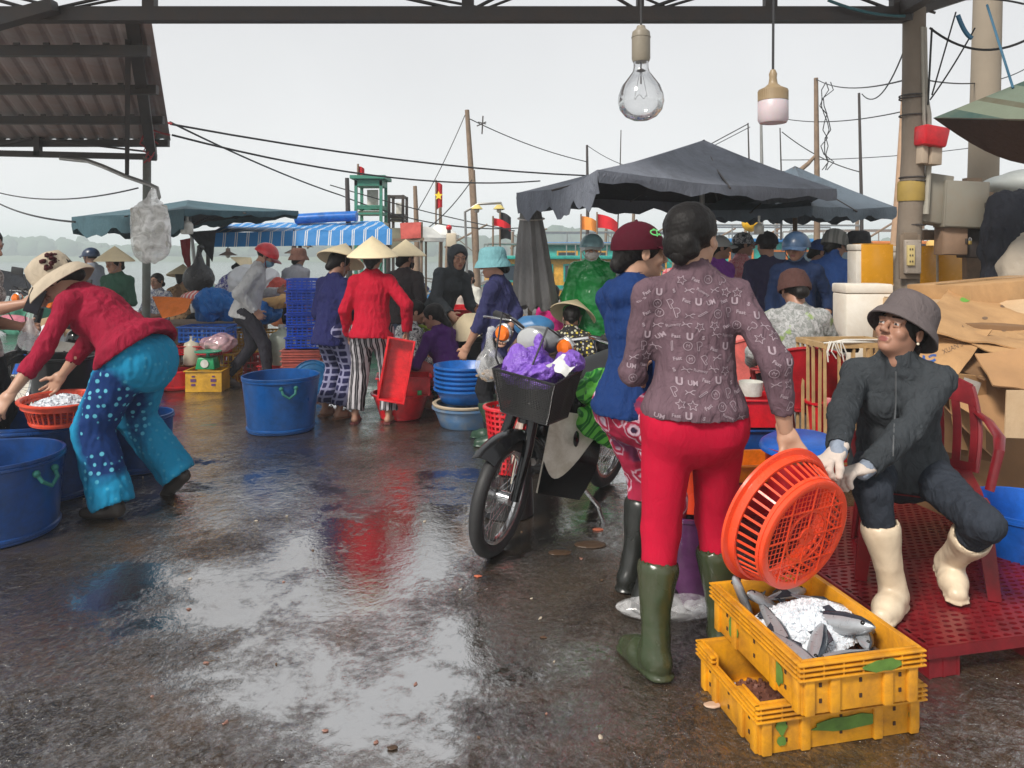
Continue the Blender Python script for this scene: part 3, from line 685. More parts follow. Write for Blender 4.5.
m = MB(); m.bar(P(-60, 152, 9), P(156, 157, 9.0), .07); m.bar(P(38, 137, 9), P(38, 156, 9), .07); m.bar(P(38, 139, 9), P(150, 152, 9), .022); m.bar(P(-40, 152, 9), P(32, 138, 9), .022); m.bar(P(150, 130, 9.05), P(152, 158, 9.05), .09); m.build('eaves_truss', RUST, SH, o3)
m = MB(); m.tube([G(146, 369, 0), P(147, 157, 9.0)], .048, 12); m.build('post', MT('painted post', (.13, .15, .13), .5, .3, 9, dirt=.8, dcol=(.09, .06, .04)), SH, o3)
m = MB(); m.tube([P(60, 158, 8.8), P(88, 161, 8.8), P(102, 166, 8.8), P(125, 176, 8.8), P(148, 184, 8.8), P(157, 188, 8.8), P(159, 197, 8.8), P(156, 202, 8.8)], .026, 8); m.build('lamp_pipe', GALV, SH, o3)
m = MB(); rs = random.Random(5)
for k in range(9):
    a = P(145+rs.random()*8, 110+rs.random()*30, 8.7); pts = [a+V((rs.uniform(-.06, .06), rs.uniform(-.05, .05), -.07*i)) for i in range(6)]; m.tube(pts, .009, 5)
m.tube([P(0, 121, 8.5), P(60, 118, 8.5), P(100, 114, 8.5), P(148, 118, 8.6)], .010, 5); m.tube([P(20, 113, 8.5), P(90, 114, 8.5), P(120, 119, 8.5), P(150, 120, 8.6)], .010, 5)
m.tube([P(148, 118, 8.6), P(160, 121, 8.6), P(172, 124, 8.6)], .014, 5); m.tube([P(152, 130, 8.6), P(164, 134, 8.6), P(170, 135, 8.6)], .012, 5)
m.build('red_cable', MT('red cable', (.33, .03, .035), .5), SH, o3)
# main truss above the camera side, with roof over the camera
T0 = thing('roof_truss', 'long dark steel roof truss crossing the top of the view', 'roof truss', (0, 5.6, 0)); o3 = T0.location; zb = H+(HY-15)/FL*5.6
m = MB(); m.box((-.85, 5.6, zb), (7.8, .09, .105)); m.box((-.85, 5.6, zb+.42), (7.8, .09, .09)); m.build('chord', RUST, T0, o3)
m = MB()
for px in (150, 468, 640, 770, 897): m.box((P(px, 15, 5.6).x, 5.6, zb+.21), (.09 if px != 640 else .05, .07, .33))
pts = [-330, -130, 40, 250, 468, 560, 640, 770, 897]
for i in range(len(pts)-1):
    a = P(pts[i], 12, 5.6); b = P(pts[i+1], -36, 5.6)
    if i % 2: a, b = P(pts[i], -36, 5.6), P(pts[i+1], 12, 5.6)
    m.tube([a, b], .014, 6); m.tube([a+V((.05, .02, 0)), b+V((.3, .02, 0))], .011, 6)
m.bar(P(-30, 30, 5.5), P(55, 6, 5.5), .10, .09); m.build('web', RUST, T0, o3)
m = MB(); m.bar(P(905, 12, 5.6), P(1060, -38, 5.9), .11); m.bar(P(905, 8, 5.58), P(985, -40, 4.2), .09); m.build('corner_beam', RUST, T0, o3)
m = MB(); m.sheet(corr((-4.6, 4.3, 3.98), (4.2, 4.3, 3.98), (4.2, 5.75, 3.86), (-4.6, 5.75, 3.86)), .004)
for y in (4.45, 5.1): m.box((-.2, y, 3.85), (8.7, .06, .09))
for x in (-4.4, 4.0): m.box((x, 5.0, 3.78), (.08, 1.4, .08))
tag(m.build('canopy_roof', ROOFM, org=V((0, 3.6, 3.9)), sharp=20), 'corrugated roof over the market floor above the top of the view', 'canopy')
PC = V((P(911, 15, 5.6).x, 5.62, 0)); cp = thing('concrete_post', 'round stained post carrying the truss corner, socket box strapped to it', 'post', PC)
m = MB(); m.tube([(0, 0, 0), (-.02, 0, 1.2), (.03, 0, 2.2), (.035, 0, zb+.05)], [.092, .088, .083, .08], 18); m.build('shaft', CONC, cp)
m = MB(); m.tube([(.075, -.06, 3.1), (.09, -.05, 2.6), (.115, -.05, 2.45), (.118, -.05, 2.1), (.095, -.05, 1.7)], .022, 8); m.tube([(.05, -.08, 3.1), (.06, -.09, 2.4), (.12, -.06, 2.0)], .012, 6); m.build('conduit', MT('grey pipe', (.33, .31, .26), .6, .2), cp)
m = MB()
for z in (2.58, 2.60, 2.45, 1.98, 1.95, 1.62): m.lathe([(.088, z-.006), (.094, z-.004), (.094, z+.004), (.088, z+.006)], 18, M=TR((.02, 0, 0)))
m.build('strap', RUST, cp)
m = MB(); m.lathe([(.092, 1.80), (.096, 1.82), (.095, 1.93), (.090, 1.95)], 18, M=TR((.01, 0, 0))); m.build('paint_band', MT('ochre band', (.32, .22, .05), .7, .3), cp)
sb = thing('socket_box', 'old wooden socket board strapped to the stained post', 'socket box', PC+V((-.055, -.13, 1.38)))
m = MB(); m.box((0, .03, 0), (.15, .03, .33), bev=.004); m.box((.0, .03, .15), (.10, .04, .06), bev=.004); m.build('board', MT('old board', (.16, .12, .085), .8, .3), sb)
m = MB(); m.box((.005, 0, 0), (.12, .03, .25), bev=.006)
for a in (-1, 1):
    for b in (-1, 1): m.ball((.005+a*.048, -.016, b*.11), .005, sub=1)
m.build('cover', MT('faded plastic', (.36, .31, .26), .5, .15, dirt=.6), sb)
m = MB(); m.box((-.018, -.022, .01), (.055, .02, .15), bev=.004); m.build('socket', MT('yellowed socket', (.5, .40, .17), .5), sb)
m = MB()
for r_ in range(3):
    for c_ in range(2): m.box((-.028+c_*.018, -.0335, .055-r_*.045), (.007, .004, .014))
m.build('slot', RUST, sb)
# ================================================================== tall poles, masts
def post(name, label, cat, pts, r, mt, grp=None, seg=10):
    pts = [V(p) for p in pts]; o_ = V((pts[0].x, pts[0].y, pts[0].z)); m = MB(); m.tube(pts, r, seg); return tag(m.build(name, mt, org=o_), label, cat, grp)
def gp(x, d, y): return V(((x-512)/FL*d, d, 0)) if y is None else P(x, y, d)
PX = 6.9
post('concrete_pole', 'thick pale concrete utility pole behind the grey meter boxes', 'utility pole', [((980-512)/FL*PX, PX, 0), ((982-512)/FL*PX, PX, 1.7), ((990-512)/FL*PX, PX, 4.6)], [.15, .13, .115], MT('pale concrete', (.27, .225, .17), .85, .15, 2, .4, 60), seg=20)
WOOD = MT('weathered wood', (.20, .14, .095), .85, .35, 12, .5, 50, .006); BAM = MT('bamboo', (.42, .27, .17), .6, .25, 10, .2, 40)
def mast(x0, y0, x1, y1, d, r, label, mt=WOOD, name='mast', cat='mast', grp=None):
    a = P(x0, y0, d); b = P(x1, y1, d); return post(name, label, cat, [a, a.lerp(b, .5)+V((.02, 0, 0)), b], [r, r*.85, r*.6], mt, grp)
mast(478, 300, 467, 110, 17, .085, 'tallest bare wooden mast, leaning left above the striped awning end'); mast(477, 300, 473, 170, 16.7, .075, 'short stout timber lashed beside the tallest mast')
mast(417, 290, 415, 186, 16, .07, 'squared wooden post left of the flag with the gold star'); mast(440, 290, 440, 194, 16.5, .05, 'slim wooden post right of the flag with the gold star')
mast(349, 330, 347, 178, 12, .055, 'dark wooden post just left of the green lookout frame', RUST)
mast(862, 330, 859, 93, 13, .035, 'thin dark steel mast with a wire fork at its tip behind the grey parasol', RUST); mast(816, 330, 816, 78, 12, .055, 'straight wooden mast beside a dangling tangled cord', WOOD)
mast(888, 320, 907, 48, 9, .05, 'leaning bamboo pole just left of the stained post', BAM, 'bamboo_pole', 'bamboo pole')
mast(587, 260, 587, 145, 19, .05, 'short grey boat mast rising behind the left slope of the big parasol', RUST); mast(617, 240, 621, 130, 19, .02, 'hair thin aerial rising behind the left slope of the big parasol', RUST, 'aerial', 'aerial')
mast(749, 240, 748, 123, 14, .02, 'thin mast with two stays under the pale lamp', RUST); mast(761, 240, 761, 120, 14, .04, 'pale mast directly below the frosted lamp', GALV); mast(781, 240, 780, 128, 14, .018, 'hair thin mast right of the frosted lamp', RUST)
mast(798, 172, 816, 155, 12, .04, 'short slanting boom leaning on the straight mast', WOOD, 'boom', 'boom')
# ================================================================== overhead wires
CAB = MT('black cable', (.02, .02, .022), .6)
def wire(a, b, sag=.2, r=.008, label=None, name='cable', n=16, mt=CAB, extra=0):
    a = V(a); b = V(b); pts = []
    for i in range(n+1):
        t_ = i/n; p = a.lerp(b, t_); p.z -= sag*4*t_*(1-t_); pts.append(p)
    m = MB(); m.tube(pts, r, 5); return tag(m.build(name, mt, org=a), label, 'cable')
wire(P(170, 124, 8.6), P(790, 171, 14), .32, .013, 'black overhead cable, topmost of those leaving the shed roof'); wire(P(172, 135, 8.6), P(540, 181, 13), .22, .013, 'black overhead cable sagging second below the topmost one')
wire(P(170, 122, 8.6), P(340, 195, 13), .05, .012, 'black cable dropping steeply to the green lookout frame'); wire(P(340, 195, 13), P(520, 228, 14), .2, .011, 'black cable running from the green lookout frame to the masts')
wire(P(330, 185, 13), P(515, 231, 14), .05, .010, 'thin cable running just above its twin towards the closed parasol'); wire(P(0, 193, 12), P(138, 188, 9), .12, .010, 'thin cable crossing the sky at the left edge'); wire(P(0, 204, 12), P(75, 222, 8), .05, .012, 'thick cable falling to the left tip of the teal parasol')
wire(P(465, 115, 17), P(415, 215, 16), .1, .010, 'thin stay falling left from the tallest mast'); wire(P(470, 119, 17), P(588, 162, 19), .1, .012, 'wire running right from the tallest mast past a cross antenna')
wire(P(472, 180, 16), P(425, 230, 16), .1, .012, 'second stay falling left from the stout timber'); wire(P(588, 146, 19), P(690, 165, 19), .35, .009, 'drooping wire from the short grey boat mast'); wire(P(748, 124, 14), P(640, 182, 14), .0, .010, 'upper stay falling to the big parasol'); wire(P(750, 127, 14), P(690, 158, 14), 0, .008, 'lower stay falling to the big parasol')
wire(P(782, 132, 14), P(860, 172, 13), .1, .010, 'stay crossing behind the straight mast'); wire(P(816, 79, 12), P(905, 80, 5.7), .1, .007, 'wire from the straight mast top to the stained post'); wire(P(862, 94, 13), P(905, 48, 9), .3, .010, 'curved wire joining the forked mast to the bamboo pole')
wire(P(780, 118, 14), P(905, 111, 9), .1, .008, 'faint wire crossing behind both masts'); wire(P(780, 160, 14), P(1024, 140, 14), .1, .008, 'lowest faint wire at the right'); wire(P(926, 80, 5.7), P(1030, 66, 9), .1, .006, 'faint wire running right behind the pale pole')
wire(P(930, 28, 5.6), P(1030, 38, 5), .12, .009, 'cable looping from the truss corner to the right edge'); wire(P(956, 12, 5.5), P(932, 95, 5.5), .0, .006, 'steep dark cord from truss to meter box'); wire(P(975, 28, 5.4), P(930, 100, 5.5), .02, .006, 'slanting dark cord knotted halfway')
wire(P(932, 28, 5.55), P(928, 105, 5.55), -.01, .008, 'cord hanging close along the stained post'); wire(P(828, 0, 5.5), P(905, 16, 5.5), .03, .012, 'teal hose lying along the truss towards the corner', mt=MT('teal hose', (.02, .10, .12), .4))
wire(P(958, 15, 5.2), P(972, 38, 5.2), .03, .016, 'blue hose end hanging beside the pale pole', mt=MT('blue hose', (.02, .12, .22), .4)); wire(P(987, 5, 5), P(1013, 88, 4.6), .0, .008, 'blue rope tying up the green striped tarp', mt=MT('blue rope', (.03, .12, .2), .6))
wire(P(960, 0, 5), P(1024, 4, 5), -.02, .007, 'thin wire at the top right corner')
m = MB()
for k in range(3):
    rs = random.Random(k+2); m.tube([P(826+rs.uniform(-5, 5)+3*math.sin(i*1.3+k), 82+i*8, 11.9) for i in range(12)], .008, 4)
tag(m.build('tangled_cord', CAB, org=P(826, 82, 11.9)), 'tangled cord dangling from the wire beside the straight mast', 'cord')
m = MB(); m.bar(P(478, 122, 17), P(486, 124, 17), .02); m.bar(P(483, 116, 17), P(482, 134, 17), .03); m.bar(P(477, 126, 17), P(486, 122, 16.8), .02); tag(m.build('antenna', RUST, org=P(482, 125, 17)), 'small cross shaped antenna on the wire right of the tallest mast', 'antenna')

m = MB(); m.sheet([[V((2.05+.25*i+.06*math.sin(j*1.7), 3.05+.2*j+.10*math.sin(i*1.3), .006)) for j in range(7)] for i in range(12)], .004)  # thin sheet: cardboard's reflection in the wet floor, put into its brown colour
t = NT('brown reflection'); co = t.coord(); t.bsdf(t.mix(t.noise(co, 3, 5), (.30, .15, .045), (.14, .07, .025)), .06, t.bump(t.noise(co, 14, 4), .35, .02), IOR=1.8); tag(m.build('reflection_puddle', t.m), kind='structure')
# ================================================================== FIGURES
def L2(loc, rz, h, p):
    q = Matrix.Rotation(-R(rz), 3, 'Z') @ (V(p)-V(loc)); return tuple(q/(h/1.55))
def at(px, d, z=0): return V(((px-512)/FL*d, d, z))
SK2 = (.42, .24, .16); SKD = (.24, .12, .08)
C = lambda n, c, **k: cloth('cloth '+n, c, **k)
STRAW = MT('palm leaf', (.74, .62, .40), .7, .10, 14, .35, 150, .003); STRAP = C('strap', (.25, .2, .2))
NAVY = C('navy', (.020, .024, .075)); RED = C('red jersey', (.42, .012, .035)); WHITE = C('white', (.62, .63, .64)); BLACK = C('black', (.014, .014, .017)); GREY = C('grey', (.12, .125, .13))
# --- woman with the patterned shirt
h = 1.575; L = at(694, 2.56)
PSH = cloth('plum jersey', (.130, .080, .098), fold=.7)
W1, w1 = person(L, 0, 'woman seen from behind in plum printed shirt and red leggings, holding a basket', h=h, vox=.0085, hip=.838, hipw=1.08, bfat=1.05, tfat=1.02, sfat=1.0, lean=-2, bend=6,
  hd=(4, 0, -42), HR=L2(L, 0, h, P(786, 432, 2.46)), HL=(-.14, .24, .92), eR=(.35, -1, -.2), eL=(-.45, -1, -.3), FR=(.11, .05), FL=(-.155, -.08), fyL=28, fyR=-12, kR=(-.1, 1, 0), kL=(.2, 1, 0),
  handR='grip', hdirR=(.35, -.35, -.85), palmR=(-.3, -.8, -.2), top=PSH, slv=1.72, hem=-.02, collar=.045, bot=C('crimson leggings', (.42, .004, .028), fold=.2), cuff=.47, bname='leggings', foot='boot', bootm=MT('green rubber', (.030, .045, .018), .25, .2, dirt=.4), boot_h=.235, hair='low', wr=.0042, skc=SK2)
# hair clip and rolled bun on the photograph's figure
S = SDF(.02); S.ell((0, -.022, .040), (.088, .102, .090)).ell((0, .10, -.03), (.070, .085, .095), None, .008, True).ell((0, -.085, -.035), (.066, .044, .036)).ell((0, -.10, -.005), (.06, .03, .03)); a_, f_ = S.mesh(.004, lambda p: .0022*snoise(p*np.array([60, 90, 120]), 3, 2)); mesh_np('rolled_hair', xf(a_, w1['Mh']), f_, HAIR, W1)
# prints: glyphs wrapped onto the shirt by ray casting from behind
def prints(body, part, glyphs, mt, name, eps=.0026, vdir=(0, 1, 0), thin=.0006):
    me = part.data; bv = BVHTree.FromPolygons([v.co for v in me.vertices], [p.vertices for p in me.polygons]); d = V(vdir).normalized()
    side = d.cross(V((0, 0, 1))).normalized(); upv = side.cross(d); m = MB()
    for (gx, gz, ang, size, geo) in glyphs:
        vs, fs = geo; ca, sa = math.cos(ang), math.sin(ang); out = []; ok = True
        for x, y, _ in vs:
            x, y = x*size, y*size; X = gx+x*ca-y*sa; Z = gz+x*sa+y*ca
            o_ = side*X+upv*0+V((0, 0, 1))*Z-d*1.0; hit, n, i, dist = bv.ray_cast(o_, d, 2)
            if hit is None or -n.dot(d) < .25: ok = False; break
            out.append(hit-d*eps)
        if ok and max(q.y*d.y+q.x*d.x for q in out)-min(q.y*d.y+q.x*d.x for q in out) < .05: m.add(out, fs)
    return m
def merge_mb(o, m, mt):
    me = o.data; me.materials.append(mt); b = bmesh.new(); b.from_mesh(me); k = len(me.materials)-1; vs = [b.verts.new(v) for v in m.v]
    for f in m.f:
        try: q = b.faces.new([vs[i] for i in f]); q.material_index = k
        except ValueError: pass
    b.to_mesh(me); b.free()
def ringg(r, w, n=14): return [(math.cos(2*PI*i/n)*q, math.sin(2*PI*i/n)*q, 0) for q in (r, r-w) for i in range(n)], [(i, (i+1) % n, n+(i+1) % n, n+i) for i in range(n)]
def outline(pts, w):
    vs = []; fs = []
    for (a, b) in zip(pts, pts[1:]):
        a = V((*a, 0)); b = V((*b, 0)); d = (b-a).normalized(); n = V((-d.y, d.x, 0))*w/2; k = len(vs); vs += [tuple(a-n), tuple(b-n), tuple(b+n), tuple(a+n)]; fs.append((k, k+1, k+2, k+3))
    return vs, fs
def comb(*g):
    vs = []; fs = []
    for v, f in g: k = len(vs); vs += list(v); fs += [tuple(i+k for i in q) for q in f]
    return vs, fs
star = [(math.sin(2*PI*i/10)*(1 if i % 2 == 0 else .45), math.cos(2*PI*i/10)*(1 if i % 2 == 0 else .45)) for i in range(11)]
Pout = [(-.5, -.9), (-.5, .9), (.2, .9), (.55, .6), (.55, .1), (.2, -.15), (-.1, -.15), (-.1, -.9), (-.5, -.9)]
leap = [(-1, -.4), (-.5, .0), (0, .05), (.5, .35), (1, .3)], [(0, .05), (.3, -.3), (.7, -.45)], [(-.5, 0), (-.9, .4)]
GL = {'U': text_geo('U', 1.9, .05), 'P': outline(Pout, .13), 'O': comb(ringg(.9, .12), text_geo('M', 1.0)), 'S': outline(star, .13), 'F': text_geo('Fast', 1.0, .03), 's': text_geo('s', 1.6, .02), 'L': comb(*[outline(x, .16) for x in leap]), 'R': text_geo('Runway', .8, .01), 'Z': outline([(-.8, -.8), (.2, .8), (.5, .8), (-.5, -.8), (-.8, -.8)], .12), 'X': text_geo('UM', 1.3, .03)}
rs = random.Random(12); seq = ['O', 'P', 'L', 'Z', 'O', 'P', 'F', 'U', 'X', 'F', 'U', 's', 'L', 'R', 'L', 'S', 'S', 'F']
gl = []; row = 0; sh_ = [c for c in W1.children if c.name.startswith('shirt')][0]; z = .83
while z < 1.33:
    x = -.30+(row % 2)*.031; k = row*5
    while x < .36:
        kk = seq[k % len(seq)]; gl.append((x+rs.uniform(-.006, .006), z+rs.uniform(-.006, .006), rs.uniform(-.6, .6) if kk != 'U' else -.05, .0165*(1 if kk != 'R' else 1.1), GL[kk])); x += .044; k += 1
    z += .037; row += 1
PRM = MT('shirt print', (.28, .215, .245), .8, .05); merge_mb(sh_, prints(W1, sh_, gl, PRM, 'shirt_print'), PRM)
# --- woman with maroon cap, blue hoodie
h = 1.55; L = at(634, 3.0)
W2, w2 = person(L, -58, 'woman in maroon cap, blue hoodie and red paisley trousers, turned to the right', h=h, vox=.010, hip=.81, hipw=1.05, tfat=.92, sfat=.92, hd=(-2, 0, -22), HR=(.1, .27, .93), HL=(-.02, .28, .93), eR=(.3, -1, -.3), FR=(.09, 0), FL=(-.08, .06),
  top=C('royal blue fleece', (.009, .032, .125)), hem=.03, collar=.04, hood=True, tname='hoodie', bot=pat('paisley', 'ring', (.30, .015, .045), (.55, .42, .5), (.035, .02, .05), s=11), bfat=1.25, cuff=.44, foot='boot', bootm=MT('black rubber', (.015, .016, .014), .3), boot_h=.25, hair='low', hat='cap', hatm=C('maroon cap', (.060, .004, .012), fold=.15), hatt=(4, 0, 0), hato=(0, -.004, .0), skc=SK2)
S = SDF(.02); S.cone((-.05, -.075, -.15), (.06, -.08, -.16), .028, .028).cone((-.075, -.02, -.13), (-.05, -.075, -.15), .024, .028); a_, f_ = S.mesh(.006); mesh_np('hood_lining', xf(a_, w2['Mh']), f_, C('grey lining', (.3, .29, .28)), W2)
m = MB(w2['Mh'] @ TR((.0865, .020, .080), (62, 0, 100))); lo_ = comb(outline([(math.cos(a)*1, math.sin(a)*.62) for a in np.linspace(.7, 5.9, 14)], .28), outline([(math.cos(a)*.5-.1, math.sin(a)*1.0-.15) for a in np.linspace(-.9, 2.6, 10)], .2), outline([(.2, -.2), (1.1, -.6)], .24))
m.add([(x*.021, y*.019, 0.008) for x, y, z in lo_[0]], lo_[1]); m.build('cap_emblem', MT('green thread', (.12, .55, .16), .6), W2, smooth=False)
# --- seated woman
h = 1.49; L = V((1.53, 2.93, .115)); rz = 150; q = lambda x, y, d: L2(L, rz, h, P(x, y, d))
W3, w3 = person(L, rz, 'seated woman in grey bucket hat, charcoal jacket and cream boots, looking up', h=h, vox=.0085, hip=.475, hipxy=(0, -.02), lean=17, bend=4, hd=(22, -4, -32), neck=.0, tfat=1.15, sfat=1.12, hipw=1.08, bfat=1.04,
  HL=q(862, 474, 2.60), HR=q(838, 450, 2.54), eR=(.9, -.5, -.6), eL=(-.8, -.1, -.9), palmR=(-.3, -.2, -1), palmL=(0, 0, -1), handR='glove', handL='glove', hdirR=(.55, .8, -.5), hdirL=(.75, .6, -.15),
  FR=q(893, 575, 2.66)[:2], FL=q(950, 570, 2.82)[:2], kR=(.15, .8, 1), kL=(-.30, .8, .9), fyR=-12, fyL=10, fpL=-14, fzL=.04, top=C('charcoal jersey', (.040, .046, .052), fold=.7), hem=.03, collar=.05, slv=1.95, tname='jacket', wr=.0055,
  bot=C('dark slate trousers', (.028, .034, .046)), cuff=.42, foot='boot', bootm=MT('cream rubber', (.70, .58, .42), .4, .12, 8, dirt=.45, dcol=(.3, .2, .12)), boot_h=.22, hair='low', hat='bucket', hatm=C('grey brown hat', (.115, .095, .095), fold=.4), hatt=(15, 0, 0), hato=(0, -.014, .022), skc=(.34, .175, .115),
  gloves=[MT('cotton glove', (.56, .48, .42), .9, .1, 12, .6, 300, .003), C('blue grey cuff', (.25, .29, .36))])
m = MB(); zz = [w3['che']*1.0+npv(w3['f2'])*.0]
jk = [c for c in W3.children if c.name.startswith('jacket')][0]; bv = BVHTree.FromPolygons([v.co for v in jk.data.vertices], [p.vertices for p in jk.data.polygons])
pts = []
for i in range(14):
    c0 = V(w3['nb'])*(1-i/13)+V(w3['che']-w3['u2']*.03)*(i/13); hit = bv.ray_cast(c0+V(w3['f2'])*.6, -V(w3['f2']), 1)[0]
    if hit: pts.append(hit+V(w3['f2'])*.001)
if len(pts) > 3: m.tube(pts, .0032, 5); m.build('zip', MT('zip', (.08, .085, .09), .4), jk)
m = MB(w3['Mh']); m.ball((.084, .0, -.038), .0055); m.build('earring', MT('pearl', (.7, .65, .5), .2), W3); m = MB(w3['Mh']); m.ball((-.084, .0, -.038), .0055); m.build('earring', MT('pearl', (.7, .65, .5), .2), W3)
# --- bending woman at the drums
h = 1.64; L = at(136, 4.12); rz = 82; q = lambda x, y, d: L2(L, rz, h, P(x, y, d))
W0, w0 = person(L, rz, 'woman in crimson top and turquoise dotted trousers bending over the drums, flower on hat', h=h, vox=.010, hip=.79, lean=37, bend=12, hd=(-44, 0, 12), neck=.0, hipw=1.32, tfat=1.18, sfat=1.05, bfat=1.55,
  HL=q(8, 398, 3.75), HR=q(52, 392, 4.35), eL=(-.3, -.6, -.8), eR=(.3, -.5, -.8), FL=q(112, 490, 3.92)[:2], FR=q(176, 480, 4.30)[:2], fzR=.04, fpR=-38, kR=(.1, 1, .1), top=C('crimson jersey', (.27, .008, .032)), slv=1.55, hem=-.05, collar=.01,
  bot=pat('turquoise dots', 'dots', (.006, .028, .12), (.10, .40, .52), (.010, .21, .38), s=24), cuff=.97, foot='shoe', footm=MT('dark slipper', (.03, .022, .018), .5), hair='low', hat='floppy', hatm=C('beige felt', (.44, .37, .28), fold=.3), hatt=(6, 0, 0), wr=.006, skc=SK2)
m = MB(w0['Mh'] @ TR((-.075, -.07, .075))); rs = random.Random(2)
for i in range(26): m.ball((rs.uniform(-.03, .03), rs.uniform(-.03, .03), rs.uniform(-.035, .035)), .014, e=(rs.random()*180, rs.random()*180, 0), sub=1, wob=.2, seed=i)
m.build('hat_flower', C('dark flower', (.05, .01, .012)), W0)
# --- partial figure at the left edge
h = 1.6; L = at(-26, 4.35); rz = -88; q = lambda x, y, d: L2(L, rz, h, P(x, y, d))
person(L, rz, 'person cut off at the left edge, forearms reaching in with a phone', h=h, vox=.012, hd=(-15, 0, 0), HR=q(27, 303, 4.15), HL=q(24, 327, 4.5), eR=(.2, -.6, -1), eL=(-.2, -.6, -1), handR='grip', top=pat('grey floral', 'marble', (.16, .13, .12), (.55, .5, .47), s=30), slv=1.3, bot=BLACK, foot='shoe', footm=BLACK, hair='bun')
# ---------------- middle distance, left to right
def pp(px, d, rz, label, **k): k.setdefault('vox', .015); return person(at(px, d, k.pop('z', 0)), rz, label, **k)
def sit(hip, yk=.32, **k):
    d = dict(hip=hip, FR=(.12, yk), FL=(-.12, yk), kR=(.3, .7, 1), kL=(-.3, .7, 1), HR=(.14, .26, hip+.12), HL=(-.14, .26, hip+.12)); d.update(k); return d
pp(117, 8.0, 172, 'old woman in conical hat and dark green shirt standing by the shed post', top=C('bottle green', (.035, .095, .062)), slv=1.9, bot=BLACK, hem=.10, foot='sandal', footm=BLACK, hair='low', hat='cone', hatm=STRAW, hatm2=STRAP, hd=(-4, 0, -12), HR=(.1, .2, .95), HL=(-.1, .2, .92), hatt=(4, 0, 0), vox=.013, h=1.42)
pp(92, 10.5, 80, 'person in dark blue helmet and pale shirt behind the old woman in green', h=1.50, top=C('pale blue', (.38, .42, .5)), bot=BLACK, foot='shoe', footm=BLACK, hat='helmet', hatm=plas('navy shell', (.02, .04, .09)), hair='short', vox=.02)
pp(158, 10.5, 170, 'seated woman with black hair and white patterned top near the orange cloth', z=.0, **sit(.42, top=pat('white dotted', 'marble', (.7, .7, .7), (.1, .12, .2), s=30), bot=C('dark blue', (.02, .05, .12)), foot='shoe', footm=BLACK, hair='bun', slv=1, vox=.018))
pp(181, 11, 0, 'person in conical hat and spotted brown top crouched beneath the teal parasol', **sit(.45, top=pat('leopard', 'ring', (.4, .25, .13), (.05, .03, .02), (.1, .05, .03), s=22), bot=BLACK, foot='shoe', footm=BLACK, hair='low', hat='cone', hatm=STRAW, hatt=(-10, 0, 0), vox=.02))
pp(214, 10, -70, 'person in conical hat and white flowered shirt bent over the market stall', lean=35, hd=(-40, 0, 0), top=pat('white flowered', 'marble', (.7, .7, .74), (.08, .08, .3), s=22), bot=BLACK, foot='shoe', footm=BLACK, hair='low', hat='cone', hatm=STRAW, h=1.45, HR=(.2, .4, .8), HL=(-.2, .4, .8), vox=.02)
pp(247, 7.75, -78, 'man in light grey jacket and red helmet striding past the stall', male=True, h=1.58, lean=9, bend=8, hip=.80, hd=(-26, 0, 0), FR=(.08, .22), FL=(-.08, -.20), fzL=.03, fpL=-22, HR=(.17, .10, .80), HL=(-.17, .30, .98), eR=(.4, -1, 0), top=C('light grey jacket', (.46, .46, .46), fold=.9), hem=.06, tfat=1.12, sfat=1.2, tname='jacket', bot=C('charcoal trousers', (.035, .033, .042)), cuff=.93, foot='shoe', footm=MT('brown slipper', (.08, .06, .05), .6), hair='short', hat='helmet', hatm=plas('red shell', (.60, .03, .04)), hatm2=plas('maroon trim', (.18, .02, .03)), mask=C('blue mask', (.16, .30, .38)), vox=.012, hatt=(-4, 0, 0))
pp(291, 9.3, -20, 'person in grey top behind the tall stack of blue crates', h=1.5, lean=15, top=C('mid grey', (.24, .25, .28)), bot=BLACK, foot='shoe', footm=BLACK, hat='bucket', hatm=C('brown hat', (.16, .08, .06)), hair='low', vox=.02)
pp(332, 6.35, -38, 'woman in conical hat, navy raincoat and checked navy trousers', h=1.47, hip=.80, lean=3, hd=(-16, 0, -14), top=C('navy raincoat', (.016, .018, .085), fold=1.0), tname='raincoat', hem=.12, tfat=1.15, sfat=1.35, slv=1.5, HR=(.17, .18, .84), HL=(-.1, .2, .86), eR=(.5, -1, 0), bot=pat('navy checks', 'check', (.016, .016, .06), (.22, .22, .34), s=17), bfat=1.45, cuff=.85, foot='sandal', footm=MT('tan sandal', (.2, .09, .05), .6), hair='low', hat='cone', hatm=STRAW, hatm2=STRAP, hatt=(-6, -10, 0), vox=.012)
pp(372, 6.12, -4, 'woman in conical hat, bright red sweater and black and white striped trousers, seen from behind', h=1.49, hip=.82, hipw=1.05, hd=(4, 0, 0), top=C('bright red sweater', (.42, .006, .025), fold=.5), tname='sweater', hem=.05, tfat=1.15, sfat=1.15, HR=(.30, .03, .80), HL=(-.22, .06, .76), eR=(.8, -.6, 0), handR='fist', bot=pat('stripes', 'stripe', (.017, .016, .020), (.42, .40, .42), s=21), bfat=1.32, cuff=.88, foot='sandal', footm=MT('wine sandal', (.12, .03, .03), .6), hair='low', hat='cone', hatm=STRAW, hatm2=STRAP, FR=(.14, .02), FL=(-.15, 0), hato=(0, 0, -.012), vox=.011)
pp(404, 7.5, -12, 'woman in conical hat and dark brown jacket holding a lime green basket', h=1.48, hd=(0, 0, -30), top=C('dark brown jacket', (.045, .036, .038), fold=.8), tname='jacket', tfat=1.2, sfat=1.25, slv=1.75, hem=.06, HR=(.17, .10, .82), bot=C('denim', (.10, .14, .22)), foot='shoe', footm=BLACK, hair='low', hat='cone', hatm=STRAW, hatm2=STRAP, vox=.013, mask=BLACK)
